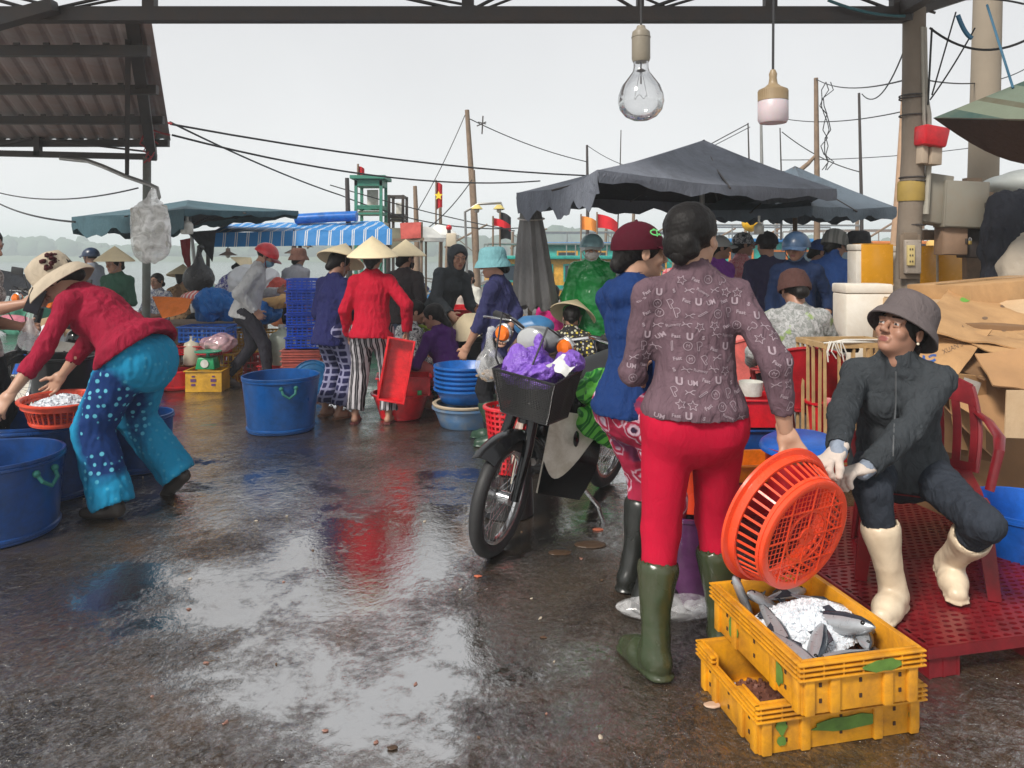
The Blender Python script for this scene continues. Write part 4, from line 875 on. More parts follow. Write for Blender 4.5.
pp(437, 7.4, -138, 'woman in charcoal hood leaning over the red tub, face to the camera', h=1.58, lean=24, side=-10, hip=.80, hd=(-8, 0, -20), top=C('charcoal hoodie', (.050, .056, .062)), tname='hoodie', sfat=1.2, tfat=1.1, HR=(.16, .42, .82), HL=(-.16, .42, .84), bot=C('brown trousers', (.15, .075, .035)), foot='shoe', footm=BLACK, hair='low', hat='hoodcap', hatm=C('charcoal hoodie', (.05, .056, .062)), vox=.012)
pp(452, 6.65, 52, 'woman with tied black hair in purple top squatting beside the blue basins', **sit(.27, .16, lean=20, hd=(-12, 0, 18), h=1.56, HR=(.15, .40, .42), HL=(-.2, .40, .40), kR=(.3, 1, .8), kL=(-.3, 1, .8), top=C('purple top', (.085, .022, .15)), hood=True, slv=1.5, bot=C('coral trousers', (.48, .13, .12)), hair='pony', foot='sandal', footm=MT('wine sandal', (.12, .03, .03), .6), vox=.012, hem=.04))
pp(399, 7.05, -55, 'woman in black and white floral top crouching behind the stacked red basins', **sit(.27, .18, lean=15, hd=(-10, 0, -20), h=1.55, top=pat('black white floral', 'marble', (.03, .03, .04), (.6, .6, .6), s=26), bot=pat('black white floral', 'marble', (.03, .03, .04), (.6, .6, .6), s=26), hair='bun', foot='shoe', footm=BLACK, vox=.014))
q = lambda x, y, d: L2(at(500, 5.45), 72, 1.46, P(x, y, d))
pp(500, 5.45, 72, 'woman in teal cloth hat and navy shirt, looking left, clear bag in hand', h=1.46, hip=.82, lean=2, hd=(-6, 0, 10), top=C('faded navy shirt', (.030, .032, .095)), tfat=1.15, sfat=1.2, slv=1.35, hem=.10, HL=q(466, 350, 5.4), HR=q(505, 336, 5.3), eR=(.5, -1, 0), handR='fist', bot=BLACK, foot='boot', bootm=MT('dark green rubber', (.02, .05, .03), .35), boot_h=.25, hair='low', hat='bucket', hatm=C('teal hat', (.15, .33, .36)), hatt=(3, 0, 0), vox=.0115, mask=None, FR=(.1, .12))
pp(469, 11, 150, 'small seated woman with black hair and pale top far behind the red tub', **sit(.45, top=C('pale top', (.55, .55, .5)), bot=BLACK, foot='shoe', footm=BLACK, hair='bun', vox=.02))
pp(459, 9.6, 40, 'person in brown cap crouching behind the red tub', **sit(.36, top=C('cream', (.6, .52, .45)), bot=BLACK, foot='shoe', footm=BLACK, hair='short', hat='cap', hatm=C('brown cap', (.12, .07, .05)), vox=.018))
pp(592, 6.9, 176, 'woman in shiny green raincoat and pale helmet facing the camera', h=1.60, hd=(-4, 0, -6), top=MT('green pvc', (.012, .26, .055), .22, .12, 8, .8, 12, .02), tname='raincoat', hem=.20, tfat=1.25, sfat=1.35, slv=1.8, collar=.06, HR=(.2, .12, .78), HL=(-.16, .16, .76), bot=BLACK, foot='boot', bootm=BLACK, hair='low', hat='helmet', hatm=plas('pale teal shell', (.24, .42, .45)), hatm2=plas('white visor', (.6, .62, .6)), vox=.012, mask=C('white scarf', (.6, .58, .55)))
pp(568, 6.5, -15, 'woman in conical hat and yellow and black flowered shirt crouching beside the scooter', **sit(.30, .2, lean=20, hd=(-25, 0, 10), h=1.5, top=pat('yellow flowers', 'flower', (.03, .028, .03), (.65, .52, .08), (.6, .58, .4), s=32), bot=BLACK, foot='shoe', footm=BLACK, hair='low', hat='cone', hatm=STRAW, hatm2=STRAP, hatt=(-8, 14, 0), vox=.013))
pp(553, 9, 20, 'person in magenta top crouching behind the closed grey parasol', **sit(.32, top=C('magenta', (.45, .02, .16)), bot=C('violet', (.1, .03, .25)), hair='bun', foot='shoe', footm=BLACK, vox=.018))
pp(681, 8.2, -20, 'person in pink checked shirt behind the two standing women in front', h=1.5, top=pat('pink checks', 'check', (.6, .28, .28), (.5, .08, .1), s=20), bot=BLACK, foot='shoe', footm=BLACK, hat='bucket', hatm=C('green hat', (.1, .25, .2)), hair='low', vox=.018)
pp(718, 7.6, -150, 'woman in violet shirt and white cap standing left of the one in pink', h=1.60, top=C('violet shirt', (.33, .07, .48)), bot=BLACK, foot='shoe', footm=BLACK, hat='cap', hatm=C('white cap', (.55, .56, .55)), hair='low', hd=(0, 0, 60), vox=.014, tfat=1.1)
pp(741, 7.9, -130, 'woman in pink lace shirt and patterned cap beside the man in navy', h=1.64, top=pat('pink lace', 'marble', (.62, .16, .20), (.72, .38, .38), s=40), bot=C('pink', (.6, .2, .22)), foot='shoe', footm=BLACK, hat='cap', hatm=pat('patterned cap', 'marble', (.6, .6, .6), (.04, .05, .07), s=30), hair='low', hd=(0, 0, 40), vox=.014)
pp(768, 6.9, 4, 'man in navy T-shirt and black cap with red band, seen from behind', male=True, h=1.62, top=C('navy tee', (.040, .036, .085)), slv=.9, tfat=1.2, sfat=1.25, bot=C('denim', (.10, .14, .22)), foot='shoe', footm=BLACK, hat='cap', hatm=C('black cap', (.02, .018, .02)), hatm2=C('cap red', (.3, .02, .03)), hair='short', vox=.013)
pp(797, 6.3, 155, 'woman in dark blue helmet and navy jacket, scarf at her neck, facing left', h=1.60, hd=(-6, 0, -12), top=C('navy jacket', (.012, .026, .075)), tname='jacket', slv=1.5, tfat=1.1, sfat=1.1, collar=.05, HL=(-.22, .06, .80), bot=C('bright denim', (.04, .09, .35)), foot='shoe', footm=BLACK, hat='helmet', hatm=plas('slate blue shell', (.05, .10, .19)), hatm2=plas('slate visor', (.07, .13, .24)), hair='low', vox=.013)
pp(816, 7.4, -120, 'woman in blue cap and dark mask just left of the grey beanie', h=1.56, top=C('dark teal', (.02, .06, .1)), bot=C('violet', (.1, .03, .25)), foot='shoe', footm=BLACK, hat='cap', hatm=C('blue cap', (.04, .08, .25)), mask=BLACK, hair='low', hd=(-12, 0, 20), vox=.014)
pp(831, 6.5, -38, 'person in grey knitted beanie and blue tracksuit jacket with raised collar, turned right', h=1.63, lean=4, hd=(-14, 0, -20), top=C('blue track jacket', (.018, .055, .19)), tname='jacket', tfat=1.1, sfat=1.25, slv=1.6, collar=.08, HR=(.15, .16, .82), bot=C('plum trousers', (.22, .03, .2)), foot='shoe', footm=BLACK, hat='beanie', hatm=pat('knit grey', 'stripe', (.09, .09, .085), (.16, .16, .15), s=14), hair='low', vox=.012)
pp(861, 7.1, -10, 'person in pale grey jacket and black brimmed hat half hidden by the taped foam boxes', h=1.62, lean=6, top=C('pale grey jacket', (.42, .43, .45)), bot=BLACK, foot='shoe', footm=BLACK, hat='floppy', hatm=C('black hat', (.03, .03, .035)), hair='low', HL=(-.22, .1, .8), vox=.014)
pp(800, 4.95, -6, 'seated person in mottled grey shirt and brown cap, back to the camera', **sit(.53, h=1.62, lean=8, hd=(-16, 0, 8), hipw=1.15, tfat=1.25, sfat=1.15, HR=(.28, .30, .55), HL=(-.24, .3, .6), top=pat('mottled grey', 'marble', (.40, .40, .40), (.20, .21, .20), (.22, .32, .08), s=30), slv=1.9, bot=BLACK, hair='bun', foot='sandal', footm=BLACK, hat='beanie', hatm=C('dark brown cap', (.075, .035, .03)), vox=.011, hato=(0, 0, -.005)))
pp(757, 5.7, -10, 'seated person in salmon pink clothes, back to the camera behind the red plastic chair', **sit(.44, h=1.45, lean=22, hd=(-50, 0, 0), top=C('salmon', (.68, .24, .22)), bot=C('salmon', (.68, .24, .22)), hair='low', foot='shoe', footm=BLACK, vox=.014, tfat=1.15))
pp(934, 9.5, 170, 'vendor in yellow straw hat and pink checked shirt behind the orange taped boxes', h=1.58, top=pat('pink checks', 'check', (.6, .28, .28), (.5, .08, .1), s=20), bot=BLACK, foot='shoe', footm=BLACK, hat='bucket', hatm=C('yellow hat', (.7, .45, .15)), hair='low', vox=.018)
pp(896, 12, 170, 'distant figure in lime green cap beyond the foam boxes', h=1.58, top=C('white', (.6, .6, .6)), bot=BLACK, foot='shoe', footm=BLACK, hat='cap', hatm=C('lime cap', (.35, .5, .05)), hair='short', vox=.024)
# ================================================================== OBJECTS
BLUEP = plas('blue drum plastic', (.006, .052, .21), dcol=(.01, .02, .05)); BLUEB = plas('bright blue plastic', (.008, .12, .55)); REDP = plas('red plastic', (.62, .012, .022)); REDD = plas('dark red plastic', (.20, .008, .014))
ORP = plas('orange red plastic', (.85, .07, .02), .28, dirt=.25); YEL = plas('yellow plastic', (.76, .34, .012), .35, dcol=(.30, .12, .02), dirt=.9); GRN = plas('green plastic', (.02, .35, .09)); LIME = plas('lime plastic', (.38, .55, .03)); SKYB = plas('sky blue plastic', (.012, .14, .50))
WHP = plas('white plastic', (.62, .62, .58), dcol=(.3, .27, .2)); BLKP = plas('black plastic', (.012, .012, .013)); FOAM = MT('foam', (.74, .70, .62), .7, .06, 6, .3, 120, .002, dirt=.4, dcol=(.4, .28, .15)); FILM = film('clear bag'); FILM2 = film('cloudy bag', (.75, .72, .68), .6)
def one(m, name, mt, org, label, cat, grp=None, sharp=40): return tag(m.build(name, mt, org=V(org), sharp=sharp), label, cat, grp)
def tubm(m, c, rt, rb, h, t=.008, sx=1, sy=1, rim=.012, seg=44, wob=0, e=(0, 0, 0), mi=0, fill=None):
    pr = [(0, t), (rb-t, t), (rt-t, h-.004), (rt-t*.3, h), (rt+rim, h-.002), (rt+rim, h-.016), (rt, h-.02), ((rt+rb)/2*1.0, h*.5), (rb, .006), (rb-.01, 0), (0, 0)]
    return m.lathe(pr, seg, mi, TR(c, e), sx, sy, wob, seed=rt*50)
def drum(px, y, d, r, h, label, marks=None, grp=None, rb=None, mat=None, wob=.006, handle=None, sx=1, sy=1):
    c = V(((px-512)/FL*d, d, 0)); t = thing('tub', label, 'tub', c, 0, grp); m = MB(); tubm(m, (0, 0, 0), r, rb or r*.95, h, .007, wob=wob, rim=.005, sx=sx, sy=sy)
    for z in (.03, h*.93): m.lathe([((rb or r*.95)+(r-(rb or r*.95))*z/h, z-.012), ((rb or r*.95)+(r-(rb or r*.95))*z/h+.009, z-.006), ((rb or r*.95)+(r-(rb or r*.95))*z/h+.009, z+.006), ((rb or r*.95)+(r-(rb or r*.95))*z/h, z+.012)], 44, sx=sx, sy=sy)
    m.build('shell', mat or BLUEP, t)
    for a in (handle or []):
        m = MB(TR((0, 0, 0), (0, 0, a))); m.tube([(r+.002, -.055, h-.07), (r+.03, -.045, h-.11), (r+.04, 0, h-.14), (r+.03, .045, h-.11), (r+.002, .055, h-.07)], .010, 8)
        for q in (-1, 1): m.ball((r+.004, q*.055, h-.07), .018, sub=2)
        m.build('handle', MT('green rope', (.01, .12, .10), .7), t)
    return t
drum(-8, 0, 3.72, .315, .40, 'battered blue tub nearest the camera at the left edge, standing empty', handle=[-12], rb=.29)
t_ = drum(42, 0, 4.39, .345, .44, 'big blue drum with red paint smears carrying the orange red basket', rb=.335)
rs = random.Random(4); m = MB()
for (a, z, w, h_) in ((-62, .30, .16, .035), (-58, .22, .13, .035), (-60, .10, .17, .06), (-84, .30, .12, .03)):
    for s_ in range(7):
        for r2 in range(3):
            if rs.random() < .8:
                aa = R(a)+(s_-3)*w/7/.345+rs.uniform(-.01, .01); zz = z+(r2-1)*h_/3+rs.uniform(-.004, .004); w2 = w/14/.345*rs.uniform(.5, 1.1)
                r_ = .3395+.010*zz/.44+.0022; m.add([(r_*math.cos(aa-w2), r_*math.sin(aa-w2), zz-h_*.14), (r_*math.cos(aa+w2), r_*math.sin(aa+w2), zz-h_*.16), (r_*math.cos(aa+w2), r_*math.sin(aa+w2), zz+h_*.15), (r_*math.cos(aa-w2), r_*math.sin(aa-w2), zz+h_*.13)], [(0, 1, 2, 3)])
m.build('red_paint', MT('faded red paint', (.32, .03, .035), .6), t_, smooth=False)
drum(140, 0, 4.85, .20, .36, 'smaller blue tub half hidden behind the turquoise trousers')
drum(281, 0, 5.92, .295, .44, 'blue tub with green rope handle standing alone on open wet floor', rb=.255, handle=[-62, 150], mat=plas('mid blue plastic', (.003, .075, .28)), wob=.02)
# ---- round lattice basket
def basket(t, rt, rb, h, M, mt, nb=44, grid=.018, bar_w=.006, heavy=5, rings=(.0, .33, .62, 1), name='lattice'):
    m = MB(M)
    for i in range(nb):
        a = 2*PI*i/nb; m.bar((rb*math.cos(a), rb*math.sin(a), 0), (rt*math.cos(a), rt*math.sin(a), h), bar_w, .004, up=(math.cos(a), math.sin(a), 0)) if i % 1 == 0 else 0
    for k in rings[1:-1]:
        r = rb+(rt-rb)*k; m.lathe([(r-.002, h*k-.006), (r+.004, h*k-.006), (r+.004, h*k+.006), (r-.002, h*k+.006)], 56, M=TR((0, 0, 0)))
    m.build('side_lattice', mt, t)
    m = MB(M); m.lathe([(rt-.003, h-.035), (rt+.004, h-.035), (rt+.006, h-.01), (rt+.022, h-.006), (rt+.024, h+.002), (rt+.004, h+.006), (rt-.004, h-.002)], 64, M=TR((0, 0, 0))); m.build('rim', mt, t)
    m = MB(M); m.lathe([(rb-.020, .0), (rb-.004, -.004), (rb+.005, 0), (rb+.006, .016), (rb, .02), (rb-.006, .006), (rb-.020, .005)], 64, M=TR((0, 0, 0)))
    R_ = rb-.012; n = int(R_/grid)
    for i in range(-n, n+1):
        x = i*grid; L = math.sqrt(max(R_*R_-x*x, 0)); hv = i % heavy == 0; w_ = .0046 if hv else .0018; z = 0 if not hv else -.001
        if L > .01: m.bar((x, -L, z), (x, L, z), w_, .0022 if not hv else .005); m.bar((-L, x, z+.0003), (L, x, z+.0003), w_*.97, .002 if not hv else .0046)
    m.lathe([(R_*.5-.003, -.002), (R_*.5+.003, -.002), (R_*.5+.003, .0043), (R_*.5-.003, .0043)], 40, M=TR((0, 0, 0))); m.lathe([(.014, -.003), (.030, -.003), (.030, .0045), (.014, .0045)], 24, M=TR((0, 0, 0)))
    m.build('bottom_grid', mt, t)
ax = V((.47, -.84, -.25)).normalized(); bc = P(806, 536, 2.30); zc = -ax; xc = V((0, 0, 1)).cross(zc).normalized(); yc = zc.cross(xc)
t = thing('round_basket', 'bright orange red round basket held tilted above the yellow crates', 'basket', bc); basket(t, .211, .181, .120, basis(xc, yc, zc, (0, 0, 0)), ORP, rings=(0, .16, .82, 1), bar_w=.0070)
def near_disc(r): return (rs.uniform(-1, 1)*r, rs.uniform(-1, 1)*r)
def heap(name, r, h, n, size, mt, org, label, cat, parent=None, sy=1, seed=1):
    rs = random.Random(seed); m = MB()
    m.lathe([(0, h*.8), (r*.4, h*.68), (r*.75, h*.35), (r*.97, .0), (0, -.01)], 30, wob=.06, sy=sy)
    for i in range(n):
        a = rs.random()*6.28; q = math.sqrt(rs.random())*r*.97; z = h*(1-(q/r)**1.7)*.85; s_ = size*rs.uniform(.5, 1.2); m.box((q*math.cos(a), q*math.sin(a)*sy, z), (s_, s_*rs.uniform(.6, 1), s_*rs.uniform(.4, .9)), (rs.random()*180, rs.random()*180, rs.random()*180))
    return tag(m.build(name, mt, parent, org=None, smooth=False), label, cat)
t_ice = NT('crushed ice'); co = t_ice.coord(); nz = t_ice.noise(co, 60, 4); t_ice.bsdf(t_ice.mix(nz, (.55, .60, .66), (.84, .87, .90)), .16, t_ice.bump(nz, .5, .01), Transmission_Weight=.05, IOR=1.31, Subsurface_Weight=.2, Subsurface_Radius=(.02, .03, .03)); ICE = t_ice.m
bk = V(((62-512)/FL*4.2, 4.2, .452)); t = thing('round_basket', 'orange red round basket of crushed ice resting on the big blue drum', 'basket', bk); basket(t, .198, .155, .13, TR((0, 0, 0), (3, 2, 0)), plas('coral plastic', (.78, .09, .045)), nb=36, bar_w=.009, rings=(0, .12, .8, 1), grid=.02)
o = heap('ice_heap', .165, .07, 260, .018, ICE, bk, 'crushed ice heaped in the basket on the drum', 'ice', seed=3); o.location = bk+V((0, 0, .085))
# ---- crates
def crate_m(m, L, W, Hh, t=.006, rib=.05, rails=4, T=None, flare=1.0, solid=False, rimw=.018):
    old = m.M; m.M = T if T is not None else old
    m.box((0, 0, .006), (L-.012, W-.012, .008))
    for sx_, ln, off, ang in ((1, L, W/2, 0), (-1, L, W/2, 180), (1, W, L/2, 90), (-1, W, L/2, 270)):
        Q = Matrix.Rotation(R(ang), 4, 'Z'); b = m.M; m.M = (b @ Q) if b is not None else Q
        if solid: m.box((0, -off+t/2, Hh/2), (ln-2*t-.001 if ang in (90, 270) else ln, t, Hh-.004))
        else:
            for k in range(rails): z = .012+(Hh-.03)*k/(rails-1) if rails > 1 else Hh/2; m.box((0, -off+t/2, z), (ln-(2*t+.001 if ang in (90, 270) else 0), t, .014))
            n = max(2, int(ln/rib))
            for k in range(n+1): m.box((-ln/2+.01+(ln-.02)*k/n, -off+t/2+.0006, Hh/2), (.011, t*.8, Hh-.006))
        m.box((0, -off-rimw/2+.002, Hh-.006), (ln+(2*rimw-.005 if ang in (0, 180) else -.006), rimw, .010), bev=.002)
        m.M = b
    m.M = old; return m
def crate(px, y, d, L, W, Hh, rz, mt, label, grp=None, z=0, solid=False, name='crate', **k):
    c = V(((px-512)/FL*d, d, z)); m = MB(); crate_m(m, L, W, Hh, solid=solid, **k); o = m.build(name, mt, org=V((0, 0, 0))); o.location = c; o.rotation_euler = (0, 0, R(rz)); return tag(o, label, 'crate', grp)
# the two foreground fish crates
OLG = MT('moss green paint', (.10, .20, .03), .6, .4, 30)
def fish_crate(c, rz, L, W, Hh, label, notch, paints):
    t = thing('fish_crate', label, 'crate', c, R(rz)); m = MB(); th = .007; z1 = Hh-.052
    m.box((0, 0, .005), (L-.03, W-.03, .010))
    for ang, ln, off in ((0, L, W/2), (180, L, W/2), (90, W, L/2), (270, W, L/2)):
        Q = Matrix.Rotation(R(ang), 4, 'Z'); m.M = Q; e = 2*th if ang in (90, 270) else 0
        dip = .030 if ang in notch else 0
        if dip:
            m.box((0, -off+.012, (Hh-dip)/2), (ln*.42, th, Hh-dip-.002), bev=.001)
            for s_ in (-1, 1): m.box((s_*(ln*.21+(ln*.29-e/2-.008)/2), -off+.012, Hh/2), ((ln*.29-e/2-.008), th, Hh-.002), bev=.001)
        else: m.box((0, -off+.012, Hh/2), (ln-.016-e, th, Hh-.002), bev=.001)
        for k in range(4):
            z = z1+k*.0135+.004
            if dip and k > 1:
                for s_ in (-1, 1): m.box((s_*ln*.355, -off-.001, z), (ln*.29, .016, .0055), bev=.0015)
            else: m.box((0, -off-.001, z), (ln+(.018 if e == 0 else -.019), .016, .0055), bev=.0015)
        n = int(ln/.062)
        for k in range(n+1):
            x = -ln/2+.006+(ln-.012)*k/n
            if dip and abs(x) < ln*.21: m.box((x, -off+.0005, z1+.010), (.0045, .012, .022))
            else: m.box((x, -off+.0005, z1+.024), (.0045, .012, .046))
        for x in (-ln*.5+.028, ln*.5-.028, ln*.22, -ln*.22): m.box((x, -off+.006, z1/2), (.030, .016, z1-.002), bev=.004)
    m.M = None
    for ang, ln, off in ((0, L, W/2), (270, W, L/2), (90, W, L/2)):
        m.M = Matrix.Rotation(R(ang), 4, 'Z')
        for k in range(3):
            for z in (.035, .078): m.box((-ln*.33+k*ln*.33, -off+.008, z), (.008, .0035, .011), mi=1)
    m.M = None; m.build('shell', [YEL, MT('slot shade', (.05, .02, .01), .8)], t)
    for (ang, x, z, w_, h_, sd) in paints:
        m = MB(Matrix.Rotation(R(ang), 4, 'Z')); off = W/2 if ang in (0, 180) else L/2; rs = random.Random(sd); m.prism([(x+math.cos(a)*w_/2*rs.uniform(.75, 1.1)*min(1, 1.25), z+math.sin(a)*h_/2*rs.uniform(.75, 1.1)) for a in np.linspace(0, 2*PI, 16, endpoint=False)], 0, .0022, M=basis(V((1, 0, 0)), V((0, 0, 1)), V((0, -1, 0)), (0, -off+.0015 if z > z1 else -off+.0075-.0022, 0)) if z < z1 else basis(V((1, 0, 0)), V((0, 0, 1)), V((0, -1, 0)), (0, -off-.0085, 0))); m.build('paint_mark', OLG, t)
    return t
c2 = V((.905, 2.285, 0)); fish_crate(c2, 12, .53, .36, .148, 'lower yellow fish crate standing on the wet floor with moss green paint on its side', (90, 270), [(0, .02, .06, .24, .045, 1), (0, -.19, .075, .035, .05, 2), (0, -.19, .035, .03, .03, 3), (0, .235, .06, .03, .06, 7)])
c1 = V((.905, 2.265, .156)); fish_crate(c1, 14+90-14, .50, .375, .150, 'upper yellow fish crate filled with ice and fish', (), [(270, .02, .120, .12, .034, 4), (0, .12, .055, .06, .065, 5), (0, -.12, .06, .05, .07, 6)]) if False else fish_crate(c1, 12, .375, .50, .150, 'upper yellow fish crate filled with ice and fish', (), [(0, .06, .120, .13, .036, 4), (270, .13, .055, .055, .07, 5), (270, -.12, .055, .06, .08, 6)])
def fish_m(m, L=.24, Hf=.05, Wf=.028, T=None, mi=(0, 1)):
    st = [(-.5, .12, .3), (-.46, .42, .7), (-.36, .78, .95), (-.18, 1, 1), (0, .95, .95), (.2, .66, .66), (.36, .32, .30), (.42, .24, .14)]; n = 12; vs = []; fs = []; ms = []
    for (x, a, b) in st:
        for k in range(n): th = 2*PI*k/n; vs.append((x*L, math.cos(th)*Wf*b*.5, math.sin(th)*Hf*a*.5))
    for i in range(len(st)-1):
        for k in range(n):
            l = (k+1) % n; fs.append((i*n+k, i*n+l, (i+1)*n+l, (i+1)*n+k)); ms.append(mi[1] if 1 <= k <= 4 else mi[0])
    fs += [tuple(reversed(range(n))), tuple((len(st)-1)*n+k for k in range(n))]; ms += [mi[0], mi[0]]
    m.add(vs, fs, ms, T)
    def fin(pl, y=.0012):
        k = len(pl); v2 = [(x*L, -y, z*Hf) for x, z in pl]+[(x*L, y, z*Hf) for x, z in pl]; m.add(v2, [tuple(range(k)), tuple(reversed(range(k, 2*k)))]+[(i, k+i, k+(i+1) % k, (i+1) % k) for i in range(k)], mi[1], T)
    fin([(.40, -.12), (.62, -.85), (.53, 0), (.62, .85), (.40, .12)]); fin([(-.1, .45), (.0, .72), (.12, .52), (.2, .34)]); fin([(.08, -.4), (.15, -.7), (.24, -.3)])
    for s_ in (-1, 1): m.ball(T @ V((-.40*L, s_*Wf*.36, Hf*.08)) if T else (-.4*L, s_*Wf*.36, Hf*.08), Hf*.11, sub=2, mi=2)
SILV = MT('fish belly', (.36, .38, .40), .3, .15, 40, .2, 200, .001, Metallic=.45); FBACK = MT('fish back', (.035, .045, .06), .2, .3, 50, .2, 200, .001, Metallic=.3); EYEB = MT('fish eye', (.01, .01, .01), .1)
fishes = [(-.11, .17, .10, .24, .055, 20, -62, -60, 'slim fish standing head up at the far left corner of the upper crate'), (-.05, .15, .115, .22, .05, 25, -30, -50, 'dark backed fish beside the one standing up'), (-.10, .03, .115, .26, .05, 80, 4, 78, 'fish lying along the left wall of the upper crate'), (-.03, -.10, .12, .27, .055, 50, 4, 80, 'dark striped fish nearest the front wall of the upper crate'), (.05, -.03, .13, .28, .065, 118, -14, 30, 'large silver fish with a bright belly at the right of the ice'),
          (.12, .09, .118, .24, .045, 150, 10, 70, 'fish with raised tail at the right wall of the crate'), (.04, .19, .112, .22, .045, 200, 5, 75, 'brownish fish at the far wall of the crate'), (.13, -.08, .118, .22, .05, 60, 0, 85, 'speckled fish in the right front corner of the crate'), (.0, -.18, .112, .20, .045, 5, 0, 80, 'small fish along the front wall of the crate'), (-.13, -.12, .115, .22, .045, 95, 0, 75, 'fish in the left front corner of the crate')]
for (x, y, z, L, hf, a, b, rr, lab) in fishes:
    m = MB(); fish_m(m, L*1.02, hf*1.0, hf*.56); o = m.build('fish', [SILV, FBACK, EYEB]); q = Matrix.Rotation(R(12), 4, 'Z') @ V((x, y, z)); o.location = c1+q; o.rotation_euler = (R(rr), R(-b), R(a+12)); tag(o, lab, 'fish', 'fish in the upper yellow crate')
o = heap('ice_pile', .19, .088, 1100, .013, ICE, None, 'crushed ice piled over the fish in the upper yellow crate', 'ice', sy=.72, seed=9); o.location = c1+Matrix.Rotation(R(12), 4, 'Z') @ V((.02, .03, .080)); o.rotation_euler = (0, R(-4), R(12))
o = heap('bloody_slush', .16, .045, 300, .012, MT('bloody ice', (.16, .07, .05), .2, .4, 30), None, 'dark bloody slush between the fish in the upper crate', 'slush', sy=1.25, seed=10); o.location = c1+V((0, 0, .045))
o = heap('dirty_slush', .13, .03, 160, .012, MT('bloody ice', (.16, .07, .05), .2, .4, 30), None, 'leftover dark slush in the lower yellow crate', 'slush', sy=1.0, seed=11); o.location = c2+V((-.13, .0, .012))
# ---- perforated floor pallets
def pallet(c, rz, L, W, hh, label):
    t = thing('perforated_pallet', label, 'pallet', c, R(rz), 'wine red perforated pallets'); m = MB(); nx = int(L/.043); ny = int(W/.030); dx = L/nx; dy = W/ny; th = .008
    for i in range(nx):
        for j in range(ny):
            ox = (dx/2 if j % 2 else 0); x = i*dx+dx/2+ox; y = j*dy+dy/2
            if x+dx/2 > L+.001: continue
            hole = [(x+dx*.38*math.cos(a), y+dy*.30*math.sin(a)) for a in [2*PI*k/8+PI/8 for k in range(8)]]
            sq = [(x+dx/2, y+dy/6), (x+dx/4, y+dy/2), (x-dx/4, y+dy/2), (x-dx/2, y+dy/6), (x-dx/2, y-dy/6), (x-dx/4, y-dy/2), (x+dx/4, y-dy/2), (x+dx/2, y-dy/6)]
            sq = [(x+dx/2, y+dy*.25), (x+dx*.25, y+dy/2), (x-dx*.25, y+dy/2), (x-dx/2, y+dy*.25), (x-dx/2, y-dy*.25), (x-dx*.25, y-dy/2), (x+dx*.25, y-dy/2), (x+dx/2, y-dy*.25)]
            vs = [(a, b, hh) for a, b in sq]+[(a, b, hh) for a, b in hole]+[(a, b, hh-th) for a, b in hole]
            fs = [(k, (k+1) % 8, 8+(k+1) % 8, 8+k) for k in range(8)]+[(8+k, 8+(k+1) % 8, 16+(k+1) % 8, 16+k) for k in range(8)]
            m.add(vs, fs)
            for (cx_, cy_, s1, s2) in ((x+dx/2, y+dy/2, -1, -1), (x-dx/2, y+dy/2, 1, -1), (x-dx/2, y-dy/2, 1, 1), (x+dx/2, y-dy/2, -1, 1)):
                tri = [(cx_, cy_, hh), (cx_+s1*dx*.25, cy_, hh), (cx_, cy_+s2*dy*.25, hh)]; m.add(tri if s1*s2 > 0 else tri[::-1], [(0, 1, 2)])
    m.box((L/2, .006, hh-.020), (L, .012, .038)); m.box((L/2, W-.006, hh-.020), (L, .012, .038)); m.box((.006, W/2, hh-.020), (.012, W-.025, .038)); m.box((L-.006, W/2, hh-.020), (.012, W-.025, .038)); m.build('deck', REDD, t)
    for i in range(3):
        for j in range(3 if W > .5 else 2):
            b = MB(); x0 = .015+(L-.15)*i/2; y0 = .012+(W-.145)*j/(2 if W > .5 else 1); zt = hh-.041
            for k in range(3): b.box((x0+.006+k*.054, y0+.06, zt/2), (.010, .12, zt-.001)); b.box((x0+.06, y0+.006+k*.054+.0005, zt/2-.0004), (.117, .009, zt-.004))
            b.build('foot_block', REDD, t)
    return t
pa = V((1.36, 2.42, 0)); pallet(pa, 12, 1.0, .62, .112, 'front wine red perforated pallet under the cream boots')
pallet(pa+Matrix.Rotation(R(12), 4, 'Z') @ V((0, .63, 0)), 12, 1.0, .62, .112, 'rear wine red perforated pallet under the back legs of the red chair')
